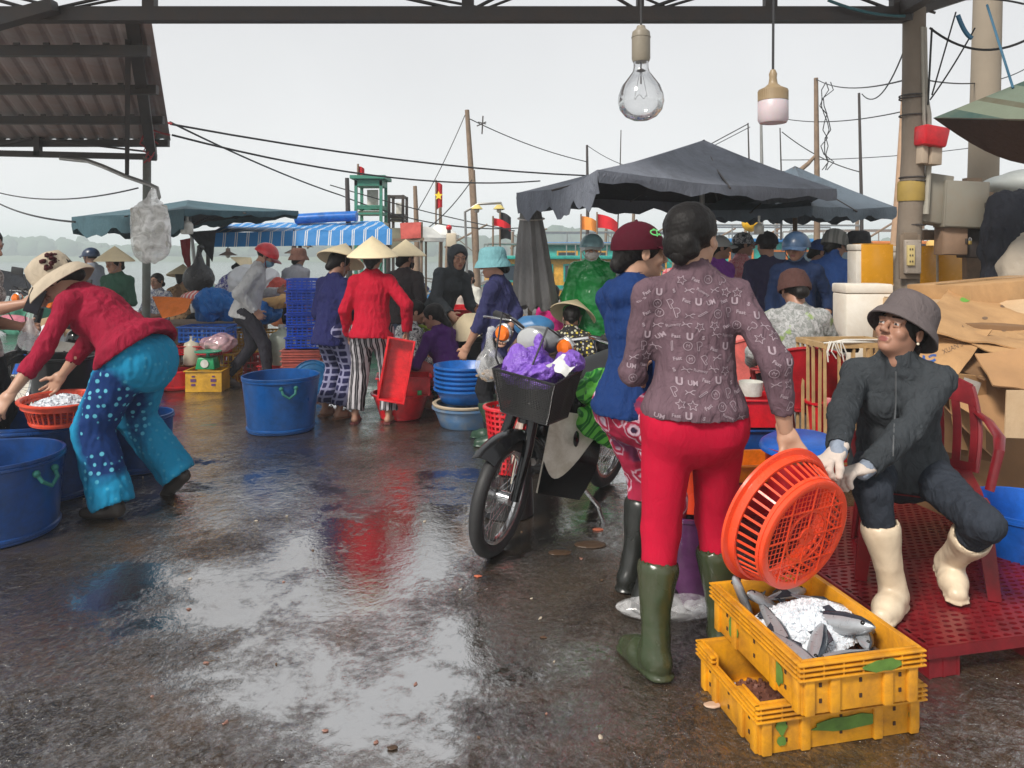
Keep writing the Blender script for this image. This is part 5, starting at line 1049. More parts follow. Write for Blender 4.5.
# ---- plastic chairs
def chair(c, rz, label, mt=REDD, s=1, seat=.42, arms=True, back='slat', grp=None):
    t = thing('plastic_chair', label, 'chair', c, R(rz), grp); m = MB()      # occupant faces +Y
    g = []
    for i in range(13):
        u = -1+2*i/12; g.append([(u*.21*(1-.06*(v/10)), -.20+.42*v/10, seat-.02*(1-u*u)*math.sin(PI*min(1, v/9))-(.03*((v-8)/2)**2 if v > 8 else 0)) for v in range(11)])
    m.sheet(g, -.006) ; m.tube([(-.205, -.19, seat-.015), (.205, -.19, seat-.015), (.195, .20, seat-.03), (-.195, .20, seat-.03)], .012, 6, closed=True); m.build('seat', mt, t)
    for sx in (-1, 1):
        for sy in (-1, 1):
            m = MB(); x0, y0 = sx*.185, (.185 if sy > 0 else -.18); x1, y1 = sx*.225, (.225 if sy > 0 else -.245); w0, w1_ = .030, .022
            m.prism([(-w0, -.008), (w0, -.008), (w0, .008), (-w0, .008)], 0, 1, M=None) if False else None
            n = 6; vs = []; fs = []
            prof = [(-1, -1), (1, -1), (1, -.4), (-.4, -.4), (-.4, 1), (-1, 1)]
            for k in range(n+1):
                q = k/n; cx_, cy_, z = x0+(x1-x0)*q, y0+(y1-y0)*q, (seat-.02)*(1-q); w_ = w0+(w1_-w0)*q; vs += [(cx_-sx*a*w_*-1*-1, cy_-sy*b*w_*-1*-1, z) for a, b in prof]
            for k in range(n):
                for l in range(6): fs.append((k*6+l, k*6+(l+1) % 6, (k+1)*6+(l+1) % 6, (k+1)*6+l))
            fs += [tuple(range(6)), tuple(n*6+l for l in range(5, -1, -1))]; m.add(vs, fs); m.build('leg', mt, t, sharp=30)
    m = MB(); g = []
    for i in range(17):
        u = -1+2*i/16; g.append([])
        for v in range(12):
            q = v/11; w_ = .225+.02*math.sin(PI*q); top = seat+.40*q*(1-.14*u*u*q); g[-1].append((u*w_, -.20-.09*q+.075*u*u, top+.0))
    if back == 'solid': m.sheet(g, .006)
    else:
        for i in range(0, 16, 2):
            m.sheet([r_[1:10] for r_ in g[i:i+2]], .006)
        for (a, b) in ((0, 2), (8, 12)): m.sheet([[(p[0], p[1]+.001, p[2]) for p in r_[a:b]] for r_ in g], .009)
    m.tube([V(r_[-1]) for r_ in g], .010, 6); m.tube([V(p) for p in g[0]], .010, 6); m.tube([V(p) for p in g[-1]], .010, 6); m.build('backrest', mt, t)
    if arms:
        for sx in (-1, 1): m = MB(); m.tube([(sx*.235, -.20, seat+.24), (sx*.262, -.08, seat+.225), (sx*.265, .10, seat+.205), (sx*.250, .18, seat+.17), (sx*.215, .20, seat+.02)], [.016, .020, .021, .018, .016], 8, flat=.5); m.build('armrest', mt, t)
    return t
chair(V((1.675, 3.05, .115)), 157, 'wine red plastic armchair under the seated woman in the grey bucket hat', seat=.375)
chair(at(797, 4.93), -6, 'red plastic chair with solid back under the person in mottled grey shirt', mt=plas('chair red', (.42, .012, .02)), back='solid', seat=.41)
chair(at(757, 5.72), -10, 'salmon plastic chair under the person in salmon pink clothes', mt=plas('salmon plastic', (.72, .14, .12)), back='solid', seat=.38, arms=False)
# ---- basins and stacks
def stackb(px, d, n, r, h, dz, mt, lab, grp, z0=0, last=None):
    for k in range(n):
        c = at(px, d, z0+k*dz); m = MB(); tubm(m, (0, 0, 0), r, r*.78, h, .005, rim=.014, wob=.004); o = m.build('basin', mt); o.location = c+V((rs.uniform(-.004, .004), 0, 0)); tag(o, lab[k], 'basin', grp)
rs = random.Random(8)
od = ['lowest', 'second lowest', 'third lowest', 'third from the top', 'second from the top', 'topmost']
m = MB(); tubm(m, (0, 0, 0), .255, .20, .165, .006, rim=.016); o = m.build('basin', plas('grey blue plastic', (.06, .16, .32), dcol=(.2, .2, .18))); o.location = at(465, 6.05); tag(o, 'faded grey blue basin at the foot of the blue stack', 'basin')
m = MB(); m.lathe([(.235, 0), (.262, .004), (.268, .018), (.258, .026), (.235, .022)], 44, wob=.01); o = m.build('basin_ring', MT('pale scum rim', (.42, .34, .24), .8)); o.location = at(465, 6.05, .168); tag(o, 'dirty pale ring between the faded basin and the blue stack', 'ring')
stackb(465, 6.05, 6, .242, .12, .0365, SKYB, [w_+' sky blue basin of the stack beside the squatting woman' for w_ in od], 'stacked sky blue basins', .196)
m = MB(); tubm(m, (0, 0, 0), .24, .175, .22, .006, rim=.018); o = m.build('basin', REDP); o.location = at(401, 6.35); tag(o, 'wide red basin on the wet floor behind the striped trousers', 'basin')
crate(404, 0, 6.38, .44, .30, .16, 8, REDP, 'red crate with green corner plates set in the wide red basin', z=.20, solid=True)
for dx_ in (-.07, .13):
    m = MB(); m.box((0, 0, 0), (.035, .006, .045), bev=.002); o = m.build('corner_plate', GRN); o.location = at(404, 6.195, .235)+V((dx_, .0, 0)); tag(o, 'small green plate on the %s of the red crate' % ('left' if dx_ < 0 else 'right'), 'plate')
m = MB(); crate_m(m, .50, .21, .09, solid=True, rimw=.012)
for k in range(7): m.box((-.20+k*.065, 0, .013), (.03, .15, .004))
o = m.build('tray', plas('glossy red plastic', (.72, .012, .02), .2)); tag(o, 'long red tray held upright in the hand of the woman in red', 'tray'); o.location = at(398, 6.04, .46); o.rotation_euler = (R(82), R(-80), R(6))
# lime basket
t = thing('lime_basket', 'lime green round basket held by the woman in brown jacket', 'basket', P(417, 345, 7.2)); basket(t, .17, .13, .07, TR((0, 0, 0), (78, 0, 20)), LIME, nb=28, grid=.03, bar_w=.012)
# red tub + hat
drum(463, 0, 8.4, .42, .80, 'large red tub the woman in charcoal hood leans across', mat=REDP, rb=.36)
m = MB(); m.lathe([(.0, .16), (.09, .095), (.20, 0), (.19, -.005), (.085, .085), (0, .145)], 36, wob=.01); o = m.build('conical_hat', STRAW); o.location = P(470, 327, 6.9); o.rotation_euler = (R(30), R(-22), 0); tag(o, 'pale conical hat lying tilted on a bin behind the squatting woman in purple', 'hat')
drum(470, 0, 7.1, .17, .62, 'dark bin under the tilted pale conical hat', mat=BLKP)
# clear bag in hand
def bag(name, c, r, mt, lab, cat='bag', top=.12, seed=1, h=.006, knot=True, sq=(1, 1, 1)):
    S = SDF(.04); S.ell((0, 0, 0), (r*sq[0], r*sq[1], r*sq[2])).cone((0, 0, r*.5*sq[2]), (0, 0, r*sq[2]+top), r*.55, r*.12)
    if knot: S.cone((0, 0, r*sq[2]+top), (r*.1, 0, r*sq[2]+top*1.45), r*.10, r*.25)
    a, f = S.mesh(max(h, r/16), lambda p: .16*r*(np.abs(snoise(p*np.array([1, 1, .35])*(1.9/r), seed, 2))-.3)); o = mesh_np(name, a, f, mt); o.location = c; return tag(o, lab, cat)
bag('plastic_bag', P(490, 366, 5.25), .105, FILM, 'clear plastic bag of shellfish hanging from the hand of the woman in teal hat', top=.10, seed=4, sq=(1, .8, 1.1))
m = MB(); rs = random.Random(6)
for i in range(60): m.ball((rs.gauss(0, .035), rs.gauss(0, .03), rs.gauss(-.035, .018)), (.014, .010, .008), (rs.random()*180, rs.random()*90, 0), sub=1)
o = m.build('shellfish', MT('shells', (.30, .22, .15), .5, .3)); o.location = P(490, 369, 5.25); tag(o, 'handful of brown shellfish inside the clear bag', 'shellfish')
o = None
# ---- stacked blue crates and market stall
for k in range(6): crate(306+(k % 2), 0, 7.7, .36, .28, .118, 4+(k*37 % 5), plas('cobalt crate', (.004, .075, .62)), ['lowest', 'second lowest', 'third lowest', 'third from the top', 'second from the top', 'topmost'][k]+' blue crate of the tall stack on the red trays', 'stacked blue crates', z=.43+k*.120, rails=4, rib=.05)
for k in range(7): crate(304, 0, 7.65, .38, .32, .052, 3+(k*53 % 6), plas('faded coral tray', (.62, .14, .10)), ['lowest', 'second lowest', 'third lowest', 'middle', 'third from the top', 'second from the top', 'topmost'][k]+' coral tray under the tall stack of blue crates', 'stacked coral trays', z=.05+k*.054, rails=3)
crate(282, 0, 7.3, .42, .34, .22, -6, BLUEB, 'blue crate on the floor right of the striding man', rails=5, rib=.04)
S_ = thing('round_lid', 'round blue lid leaning on the coral trays', 'tray', at(312, 7.0)); m = MB(TR((0, 0, .20), (78, 0, 12))); m.lathe([(0, .012), (.15, .012), (.185, .004), (.195, .012), (.20, .0), (.19, -.012), (0, -.004)], 44); m.build('disc', plas('teal blue lid', (.008, .13, .32)), S_); m = MB(TR((0, 0, .20), (78, 0, 12)))  # a loose round lid, filed with the trays
for r_ in (.06, .11, .16): m.lathe([(r_-.004, .011), (r_, .017), (r_+.004, .011)], 40)
m.build('ring_ridge', plas('teal blue lid', (.008, .13, .32)), S_)
T_ = thing('stall_table', 'low wooden market table under the orange cloth and blue tarps', 'table', at(212, 8.6)); m = MB(); m.box((0, 0, .60), (1.15, .6, .03)); m.build('top', WOOD, T_)
for sx in (-1, 1):
    for sy in (-1, 1): m = MB(); m.box((sx*.53, sy*.26, .292), (.05, .05, .584)); m.build('leg', WOOD, T_)
def panel(cs, n=10, amp=.01, th=.004, seed=0, sagz=0, fr=7, mi=0, mi2=None, m=None):
    A, B, Cc, D = [V(c) for c in cs]; g = []; nrm = (B-A).cross(D-A).normalized(); pts = []
    for i in range(n+1):
        for j in range(n+1): u, v = i/n, j/n; pts.append(A.lerp(B, u).lerp(D.lerp(Cc, u), v)+V((0, 0, -sagz*4*u*(1-u)*4*v*(1-v))))
    nz = snoise(np.array([list(p) for p in pts])*fr, seed, 3)*amp; k = 0
    for i in range(n+1):
        g.append([]); 
        for j in range(n+1): g[-1].append(pts[k]+nrm*nz[k]); k += 1
    m = m or MB(); m.sheet(g, th, mi, mi2); return m
TARPB = cloth('blue tarp', (.012, .12, .38), fold=1.0, rough=.45); ORC = cloth('orange cloth', (.70, .17, .02), fold=.6, rough=.6)
one(panel([P(152, 297, 8.2), P(192, 299, 8.2), P(186, 312, 7.9), P(163, 319, 7.9)], 12, .02, .004, 2), 'orange_cloth', ORC, P(172, 305, 8.1), 'orange cloth spread over the left end of the market table', 'cloth')
def lump(name, c, rad, mt, lab, cat, seed=0, amp=.25, fr=9, h=None, e=(0, 0, 0)):
    r = np.array(rad, float); S = SDF(.03); S.ell((0, 0, 0), r); a, f = S.mesh(h or max(.008, min(rad)/14), lambda p: float(min(rad))*amp*(.8*snoise(p*fr*.7, seed, 2)+.9*(.25-np.abs(snoise(p*fr*1.3, seed+2, 2))))); a[:, 2] = np.maximum(a[:, 2], -r[2]*.85); o = mesh_np(name, a, f, mt); o.location = c; o.rotation_euler = [R(x) for x in e]; return tag(o, lab, cat)
lump('blue_tarp', P(218, 306, 8.3), (.24, .2, .20), TARPB, 'crumpled blue tarp heaped on the market table', 'tarp', 3, .4, 14); lump('blue_tarp', P(262, 312, 8.5), (.22, .2, .16), TARPB, 'crumpled blue tarp heaped right of the striding man', 'tarp', 5, .4, 14)
lump('red_striped_cloth', P(196, 298, 8.5), (.17, .14, .07), pat('red stripes', 'stripe', (.6, .08, .08), (.7, .6, .55), s=20), 'red and white striped cloth between the orange cloth and blue tarp', 'cloth', 4, .3, 12)
lump('red_nets', P(279, 287, 8.8), (.13, .12, .10), MT('red net', (.45, .06, .04), .7, .3, 30, .8, 90, .02), 'heap of red nets behind the blue crates', 'nets', 6, .4, 16); lump('tan_sack', P(276, 301, 8.5), (.16, .15, .10), MT('tan sack', (.50, .30, .12), .8, .2), 'tan sack below the red nets', 'sack', 7, .3, 14)
lump('white_tarp', P(255, 285, 9.2), (.30, .2, .28), MT('white sheeting', (.62, .64, .66), .5, .1), 'white sheeting mounded behind the striding man', 'sheeting', 8, .3, 10)
crate(208, 0, 8.0, .50, .34, .17, 2, BLUEB, 'blue crate standing on edge of the stall below the tarps', z=.46, rails=4); crate(204, 0, 7.95, .50, .30, .10, 0, REDP, 'shallow red crate under the blue crate of the stall', z=.33)
for k, (px, y, d) in enumerate(((205, 0, 8.0),)): m = MB(); [m.box((sx*.22, sy*.13, .16), (.03, .03, .32)) for sx in (-1, 1) for sy in (-1, 1)]; m.box((0, 0, .322), (.5, .32, .014)); o = m.build('bench', WOOD); o.location = at(px, d); tag(o, 'low wooden bench carrying the red and blue crates of the stall', 'bench')
drum(178, 0, 7.7, .17, .20, 'red basin on the floor between the post and the yellow crate', mat=REDP, rb=.15)
CY = crate(208, 0, 7.62, .36, .26, .22, 3, plas('ochre crate', (.62, .33, .02)), 'ochre crate with dark marks under the green scale', solid=True); 
for q in (-.10, .10):
    m = MB(); m.box((0, 0, 0), (.055, .004, .03)); m.box((.0, 0, -.045), (.04, .004, .022)); m.box((.0, 0, .04), (.03, .004, .015)); o = m.build('dark_mark', MT('dark mark', (.09, .03, .12), .6), CY, smooth=False); o.location = (q, -.133, .12)
sc_ = thing('market_scale', 'green dial scale with flat pan standing on the ochre crate', 'scale', at(208, 7.6, .225)); m = MB(); m.box((0, 0, .06), (.20, .17, .12), taper=.8, bev=.01); m.build('body', plas('scale green', (.01, .30, .10)), sc_); m = MB(); m.lathe([(0, .165), (.13, .17), (.135, .178), (.13, .182), (0, .176)], 30); m.tube([(0, 0, .11), (0, 0, .167)], .02, 10); m.build('pan', plas('pan green', (.03, .36, .2)), sc_); m = MB(TR((0, -.088, .06), (90, 0, 0))); m.lathe([(0, .004), (.04, .004), (.042, 0), (0, -.002)], 24); m.build('dial', WHP, sc_)
def jug(c, s, lab, mt=WHP, w_=1):
    t = thing('jerrycan', lab, 'jerrycan', c); m = MB(); m.lathe([(0, 0), (.10, 0), (.12, .02), (.12, .26), (.10, .31), (.04, .345), (.032, .36), (.032, .38), (0, .38)], 28, M=Matrix.Scale(s, 4) @ Matrix.Diagonal((w_, .8, 1, 1)), wob=.02); m.build('body', mt, t)
    m = MB(Matrix.Scale(s, 4)); m.lathe([(.036, .375), (.036, .405), (0, .407)], 20); m.build('cap', WHP, t); m = MB(Matrix.Scale(s, 4)); m.tube([(.03, 0, .36), (.07, 0, .385), (.10, 0, .36), (.105, 0, .30)], .012, 8); m.build('handle', mt, t)
jug(at(192, 7.85, .225-.0), .75, 'cloudy white jerrycan behind the green scale', mt=MT('milky plastic', (.66, .60, .45), .4)); jug(at(282, 7.9, .22), 1.05, 'translucent jerrycan behind the floor crate beside the coral trays', mt=MT('greenish plastic', (.42, .46, .36), .3), w_=1.1)
crate(196, 0, 8.02, .4, .3, .222, 0, plas('brown crate', (.3, .15, .05)), 'brown crate carrying the cloudy jerrycan'); crate(282, 0, 8.02, .4, .36, .217, 0, REDP, 'red crate carrying the translucent jerrycan')
lump('pink_bag', at(219, 7.8, .46), (.20, .14, .10), film('pink film', (.75, .45, .48), .8), 'pink tinted plastic bag lying beside the green scale', 'bag', 9, .35, 15); crate(219, 0, 7.98, .42, .26, .345, 0, plas('ochre crate', (.62, .33, .02)), 'tall ochre crate under the pink tinted bag')
crate(243, 0, 8.75, .34, .24, .16, 5, plas('ochre crate', (.62, .33, .02)), 'ochre crate raised behind the legs of the striding man', z=.235); crate(246, 0, 8.35, .38, .28, .20, 8, REDP, 'bright red crate between the legs of the striding man'); crate(243, 0, 8.77, .36, .26, .225, 2, REDP, 'red crate under the raised ochre crate')
lump('purple_bag', at(163, 7.6, .26), (.10, .09, .26), film('purple film', (.25, .06, .5), .9), 'upright purple plastic bag beside the shed post', 'bag', 11, .3, 16)
crate(256, 0, 8.4, .5, .3, .24, 0, plas('ochre crate', (.62, .33, .02)), 'ochre crate holding the tarp right of the striding man', z=.30); crate(256, 0, 8.42, .5, .34, .295, 0, REDP, 'red crate under the ochre crate with the tarp')
# left edge clutter
crate(27, 0, 6.9, .36, .28, .16, 0, BLUEB, 'small blue crate behind the woman at the drums', z=.30, solid=True); crate(27, 0, 6.95, .4, .34, .295, 0, FOAM, 'grubby white foam box under the small blue crate', solid=True)
lump('white_sack', at(52, 7.3, .45), (.16, .14, .24), MT('white sheeting', (.62, .64, .66), .5), 'white sack beside the small blue crate at the left', 'sack', 13, .3, 10); lump('pink_cloth', at(14, 7.4, .72), (.16, .1, .07), C('pink cloth', (.62, .22, .28)), 'pink cloth on the scooter at the left edge', 'cloth', 14, .3)
one(panel([P(-10, 268, 7.0), P(30, 276, 7.0), P(32, 297, 6.8), P(4, 295, 6.8)], 10, .03, .006, 5), 'dark_tarp', C('charcoal tarp', (.03, .033, .04)), P(15, 280, 7), 'dark tarp sheet hanging at the left edge above the scooter', 'tarp')
BIN = thing('black_bin', 'dark plastic bin with open lid behind the ice basket', 'bin', at(64, 4.95)); m = MB(); tubm(m, (0, 0, 0), .19, .165, .72, .006); m.build('body', BLKP, BIN); m = MB(TR((0, .19, .72), (-75, 0, 0))); m.box((0, .17, 0), (.36, .34, .012), bev=.004); m.build('lid', BLKP, BIN)
bag('plastic_bag', P(30, 340, 4.4), .065, FILM, 'small clear bag dangling from the hand at the left edge', top=.09, seed=9)
ph = thing('phone', 'dark phone in the hand at the left edge', 'phone', P(35, 301, 4.05)); m = MB(TR((0, 0, 0), (10, 20, 30))); m.box((0, 0, 0), (.075, .009, .14), bev=.003); m.build('case', BLKP, ph); m = MB(TR((0, 0, 0), (10, 20, 30))); m.box((0, -.0055, 0), (.066, .001, .126)); m.build('screen', MT('screen', (.02, .02, .03), .1), ph)
# ---- scooters
RUB = MT('tyre rubber', (.015, .015, .016), .6, .2, 20, .3, 90, .003); CHR = MT('chrome', (.55, .55, .55), .18, .1, 9, Metallic=1, dirt=.3); BLKG = plas('gloss black', (.008, .008, .009), .15); WHG = plas('gloss white', (.68, .64, .56), .2, dcol=(.3, .24, .16))
def wheel(t, c, R0, steer=0):
    w_ = MB(TR(c, (0, 0, steer)) @ rot(90, 0, 0)); w_.tube([(R0*math.cos(a), R0*math.sin(a), 0) for a in np.linspace(0, 2*PI, 48, endpoint=False)], .032, 10, closed=True); ty = w_.build('tyre', RUB, t)
    for nm, fn in (('rim', 0), ('spokes', 1)):
        m = MB(TR(c, (0, 0, steer)) @ rot(90, 0, 0))
        if fn == 0: m.lathe([(R0-.030, -.018), (R0-.045, -.016), (R0-.050, 0), (R0-.045, .016), (R0-.030, .018), (R0-.038, 0)], 48, M=TR((0, 0, 0))); m.tube([(0, 0, -.045), (0, 0, .045)], .030, 16); m.lathe([(.03, .030), (.085, .034), (.088, .044), (.03, .046)], 28, M=TR((0, 0, 0)))
        else:
            for k in range(32): a = 2*PI*k/32; b = a+(.35 if k % 2 else -.35); z = .03 if (k // 2) % 2 else -.03; m.tube([(.03*math.cos(b), .03*math.sin(b), z), ((R0-.045)*math.cos(a), (R0-.045)*math.sin(a), 0)], .0016, 4, caps=False)
        m.build(nm, CHR, ty)
def scooter(loc, ang, lean, lab, full=True):
    t = thing('motor_scooter', lab, 'motor scooter', loc); t.rotation_euler = (Matrix.Rotation(R(ang), 3, 'Z') @ Matrix.Rotation(R(lean), 3, 'X')).to_euler(); S0 = 6 if full else 0
    wheel(t, (0, 0, .275), .245, S0); wheel(t, (-1.2, 0, .275), .245)
    # fork, fender
    m = MB()
    for s_ in (-1, 1): m.tube([(.0, s_*.07, .275), (-.06, s_*.07, .50), (-.13, s_*.05, .72)], [.020, .026, .028], 10)
    m.tube([(-.13, 0, .60), (-.20, 0, .95)], .035, 10); m.build('fork', BLKG, t)
    m = MB(); g = []
    for i in range(15):
        a = R(48+112*i/14); g.append([((.315+.015*(1-abs(v)))*math.cos(a)-.01, v*.062, .275+(.315-.028*v*v)*math.sin(a)) for v in (-1, -.7, -.35, 0, .35, .7, 1)])
    m.sheet(g, -.004); m.build('front_fender', BLKG, t)
    # handlebar
    m = MB(); m.tube([(-.22, 0, .96), (-.23, .0, 1.0)], .03, 10); m.tube([(-.36, -.36, 1.04), (-.28, -.22, 1.045), (-.23, -.08, 1.0), (-.23, .08, 1.0), (-.28, .22, 1.045), (-.36, .36, 1.04)], .013, 8); m.build('handlebar', CHR, t)
    for s_ in (-1, 1):
        m = MB(); m.tube([(-.30, s_*.26, 1.045), (-.37, s_*.385, 1.04)], .021, 12); m.build('grip', RUB, t)
        m = MB(); m.tube([(-.25, s_*.22, 1.05), (-.24, s_*.30, 1.045), (-.28, s_*.40, 1.03)], .006, 6); m.build('brake_lever', CHR, t)
        m = MB(TR((-.12, s_*.17, 1.005), (0, 95, 0))); m.lathe([(0, .035), (.03, .028), (.040, .008), (.042, -.02), (.025, -.045), (0, -.05)], 24); i_ = m.build('indicator', MT('amber lens', (.75, .16, .01), .15), t); m = MB(TR((-.12, s_*.17, 1.005), (0, 95, 0))); m.lathe([(.040, .012), (.047, .008), (.047, -.01), (.040, -.012)], 24); m.build('bezel', CHR, i_)
        if full: continue
        m = MB(); m.tube([(-.27, s_*.20, 1.05), (-.29, s_*.27, 1.15), (-.28, s_*.33, 1.19)], .005, 6); m.box((-.28, s_*.35, 1.21), (.015, .12, .07), bev=.006); m.build('mirror', BLKP, t)
    S = SDF(.03); S.ell((-.18, 0, 1.0), (.085, .115, .065)); a, f = S.mesh(.008); mesh_np('headlamp_cowl', a, f, plas('grey cowl', (.18, .19, .20), .2), t); m = MB(TR((-.09, 0, 1.0), (0, 90, 0))); m.lathe([(0, .016), (.05, .012), (.075, 0), (.078, -.012), (.06, -.02)], 28, sx=.8); m.build('headlamp', MT('lamp glass', (.35, .36, .36), .08, .1), t)
    # legshields and body
    for s_ in (-1, 1):
        g = []
        for i in range(9):
            u = i/8; g.append([])
            for j in range(9):
                v = j/8; x = -.20-.25*u*(1-.2*v)-.06*(1-v); z = .66-.40*v-.05*u; g[-1].append((x, s_*(.07+.13*u+.05*math.sin(PI*v)*u), z))
        LS = lambda u, v: V((-.20-.25*u*(1-.2*v)-.06*(1-v), s_*(.078+.13*u+.05*math.sin(PI*v)*u), .66-.40*v-.05*u))
        m = MB(); m.sheet(g, .006*s_); m.build('leg_shield', WHG, t)
        m = MB(); m.sheet([[LS(u_, (.50+.30*math.sin(u_*4.2+.4))*(1-w_)+w_) for w_ in np.linspace(0, 1, 7)] for u_ in np.linspace(0, 1, 15)], .003*s_)
        m.build('black_panel', BLKG, t)
        m = MB(TR((-.33, s_*.185, .53), (0, 0, 0))); m.ball((0, 0, 0), (.028, .010, .045), (0, 20, 0), sub=2); m.build('badge_spot', BLKG, t)
    S = SDF(.04); S.cone((-.30, 0, .55), (-.60, 0, .36), .06, .07).cone((-.60, 0, .36), (-.75, 0, .50), .09, .10).cone((-.70, 0, .60), (-1.25, 0, .66), .11, .07); a, f = S.mesh(.014); mesh_np('frame_body', a, f, BLKG, t)
    S = SDF(.03); S.cone((-.52, 0, .34), (-.70, 0, .30), .09, .10).cone((-.60, -.12, .30), (-.60, .12, .30), .055, .055); a, f = S.mesh(.012, lambda p: .004*snoise(p*60, 1, 2)); mesh_np('engine', a, f, MT('engine alloy', (.16, .16, .16), .45, .2, 12, Metallic=.6, dirt=.6), t)
    S = SDF(.03); S.cone((-.62, 0, .76), (-1.18, 0, .80), .115, .10, (0, 0, 1), 2.0); a, f = S.mesh(.012); mesh_np('seat', a, f, MT('seat vinyl', (.02, .02, .022), .5), t)
    m = MB(); m.tube([(-.55, .14, .22), (-.62, .22, .12), (-.64, .26, .02)], .011, 8); m.build('kickstand', CHR, t); m = MB(); m.tube([(-.50, -.13, .28), (-.8, -.16, .26), (-1.45, -.16, .36)], [.02, .03, .045], 12); m.build('exhaust', CHR, t)
    m = MB(); m.tube([(-.2, .1, 1.03), (.0, .13, 1.10), (.06, .10, .90), (-.06, .05, .70)], .005, 5); m.tube([(-.2, -.1, 1.03), (-.02, -.13, 1.12), (.04, -.10, .92), (-.08, -.05, .72)], .005, 5); m.build('brake_cable', CAB, t)
    return t
th = -122; SL = V(((495-512)/FL*3.46, 3.46, 0)); SCO = scooter(SL, th, -8, 'black and white motor scooter on its side stand, mesh basket on its front')
# front basket: fine black mesh built as real wires
bkM = SCO.matrix_basis.copy(); WM = Matrix.Translation(SL) @ Matrix.Rotation(R(th), 4, 'Z') @ Matrix.Rotation(R(-8), 4, 'X')
def ring4(z, L, W, x0): return [(x0-L/2, -W/2, z), (x0+L/2, -W/2, z), (x0+L/2, W/2, z), (x0-L/2, W/2, z)]
m = MB(); bt = [(x-.13, y+.10, z) for x, y, z in ring4(.69, .19, .24, .10)]; tp = [(x-.13, y+.10, z) for x, y, z in ring4(.90, .25, .32, .12)]; tp = [V(p)+V((0, 0, .02 if i in (0, 3) else -.015)) for i, p in enumerate(tp)]; bt = [V(p) for p in bt]
for q in (bt, tp): m.tube(q, .006, 6, closed=True)
for a, b in zip(bt, tp): m.tube([a, b], .005, 6)
m.build('basket_frame', BLKP, SCO); m = MB()
for i in range(4):
    a, b, c_, d_ = bt[i], bt[(i+1) % 4], tp[(i+1) % 4], tp[i]; n = 34
    for k in range(1, n):
        u = k/n; m.bar(a.lerp(b, u), d_.lerp(c_, u), .0034, .002)
    for k in range(1, 24): v = k/24; m.bar(a.lerp(d_, v), b.lerp(c_, v), .0034, .002)
for k in range(1, 14): u = k/14; m.bar(bt[0].lerp(bt[1], u), bt[3].lerp(bt[2], u), .003, .002); m.bar(bt[0].lerp(bt[3], u), bt[1].lerp(bt[2], u), .003, .002)
m.build('basket_mesh', MT('dark wire', (.02, .02, .02), .5), SCO)
bw = lambda p: WM @ (V(p)+V((-.15, .11, 0)))
PURF = MT('purple film bag', (.20, .09, .48), .38, .2, 8, .9, 40, .02)
o = lump('purple_bag', bw((.12, -.04, .89)), (.14, .13, .085), PURF, 'knotted purple plastic bag filling the basket of the scooter', 'bag', 21, .55, 26, h=.006)
o = lump('purple_bag', bw((.13, -.02, .99)), (.025, .045, .07), PURF, 'twisted knot of purple film above the basket', 'bag', 22, .5, 50, h=.005); o = lump('purple_bag', bw((.05, .10, .95)), (.06, .085, .05), PURF, 'second rounder purple bag at the rear of the basket', 'bag', 25, .4, 30, h=.006)
lump('red_bundle', bw((.05, -.15, .925)), (.05, .05, .035), C('red cloth', (.55, .02, .03)), 'small red bundle peeping out behind the purple bag', 'bundle', 23); one(panel([bw((.20, .06, .93)), bw((.17, .15, .91)), bw((.07, .16, .965)), bw((.09, .08, .985))], 12, .022, .002, 7, fr=26), 'white_paper', MT('white paper', (.66, .67, .64), .6), bw((.13, .1, .95)), 'sheet of white wrapping stuck at the side of the scooter basket', 'wrapping')
one(panel([P(515, 345, 3.45), P(528, 342, 3.7), P(562, 386, 3.7), P(520, 390, 3.4)], 8, .01, .003, 8), 'brown_cloth', C('brown checked cloth', (.2, .13, .09)), P(530, 365, 3.5), 'brown cloth hanging behind the scooter basket', 'cloth') if False else None
t = thing('red_basket', 'tall red perforated basket standing behind the front wheel of the scooter', 'basket', V((-.01, 4.15, 0))); m = MB()
for i in range(26):
    a = 2*PI*i/26; m.bar((.085*math.cos(a), .085*math.sin(a), .0), (.125*math.cos(a), .125*math.sin(a), .34), .011, .004, up=(math.cos(a), math.sin(a), 0))
for k in range(13): r_ = .085+.04*k/12; m.lathe([(r_-.002, .34*k/12-.006), (r_+.003, .34*k/12-.006), (r_+.003, .34*k/12+.006), (r_-.002, .34*k/12+.006)], 36, M=TR((0, 0, 0)))
m.lathe([(0, 0), (.085, 0), (.085, .005), (0, .005)], 30, M=TR((0, 0, 0))); m.build('lattice', REDP, t); m = MB(); m.lathe([(.120, .33), (.137, .335), (.137, .345), (.120, .35)], 36); m.build('rim', REDP, t); t.location = V(((508-512)/FL*4.0, 4.0, .235))
m = MB(); tubm(m, (0, 0, 0), .13, .14, .23, .006); o = m.build('bucket', BLKP); o.location = V(((508-512)/FL*4.0, 4.0, 0)); tag(o, 'upturned dark bucket under the tall red basket', 'bucket')
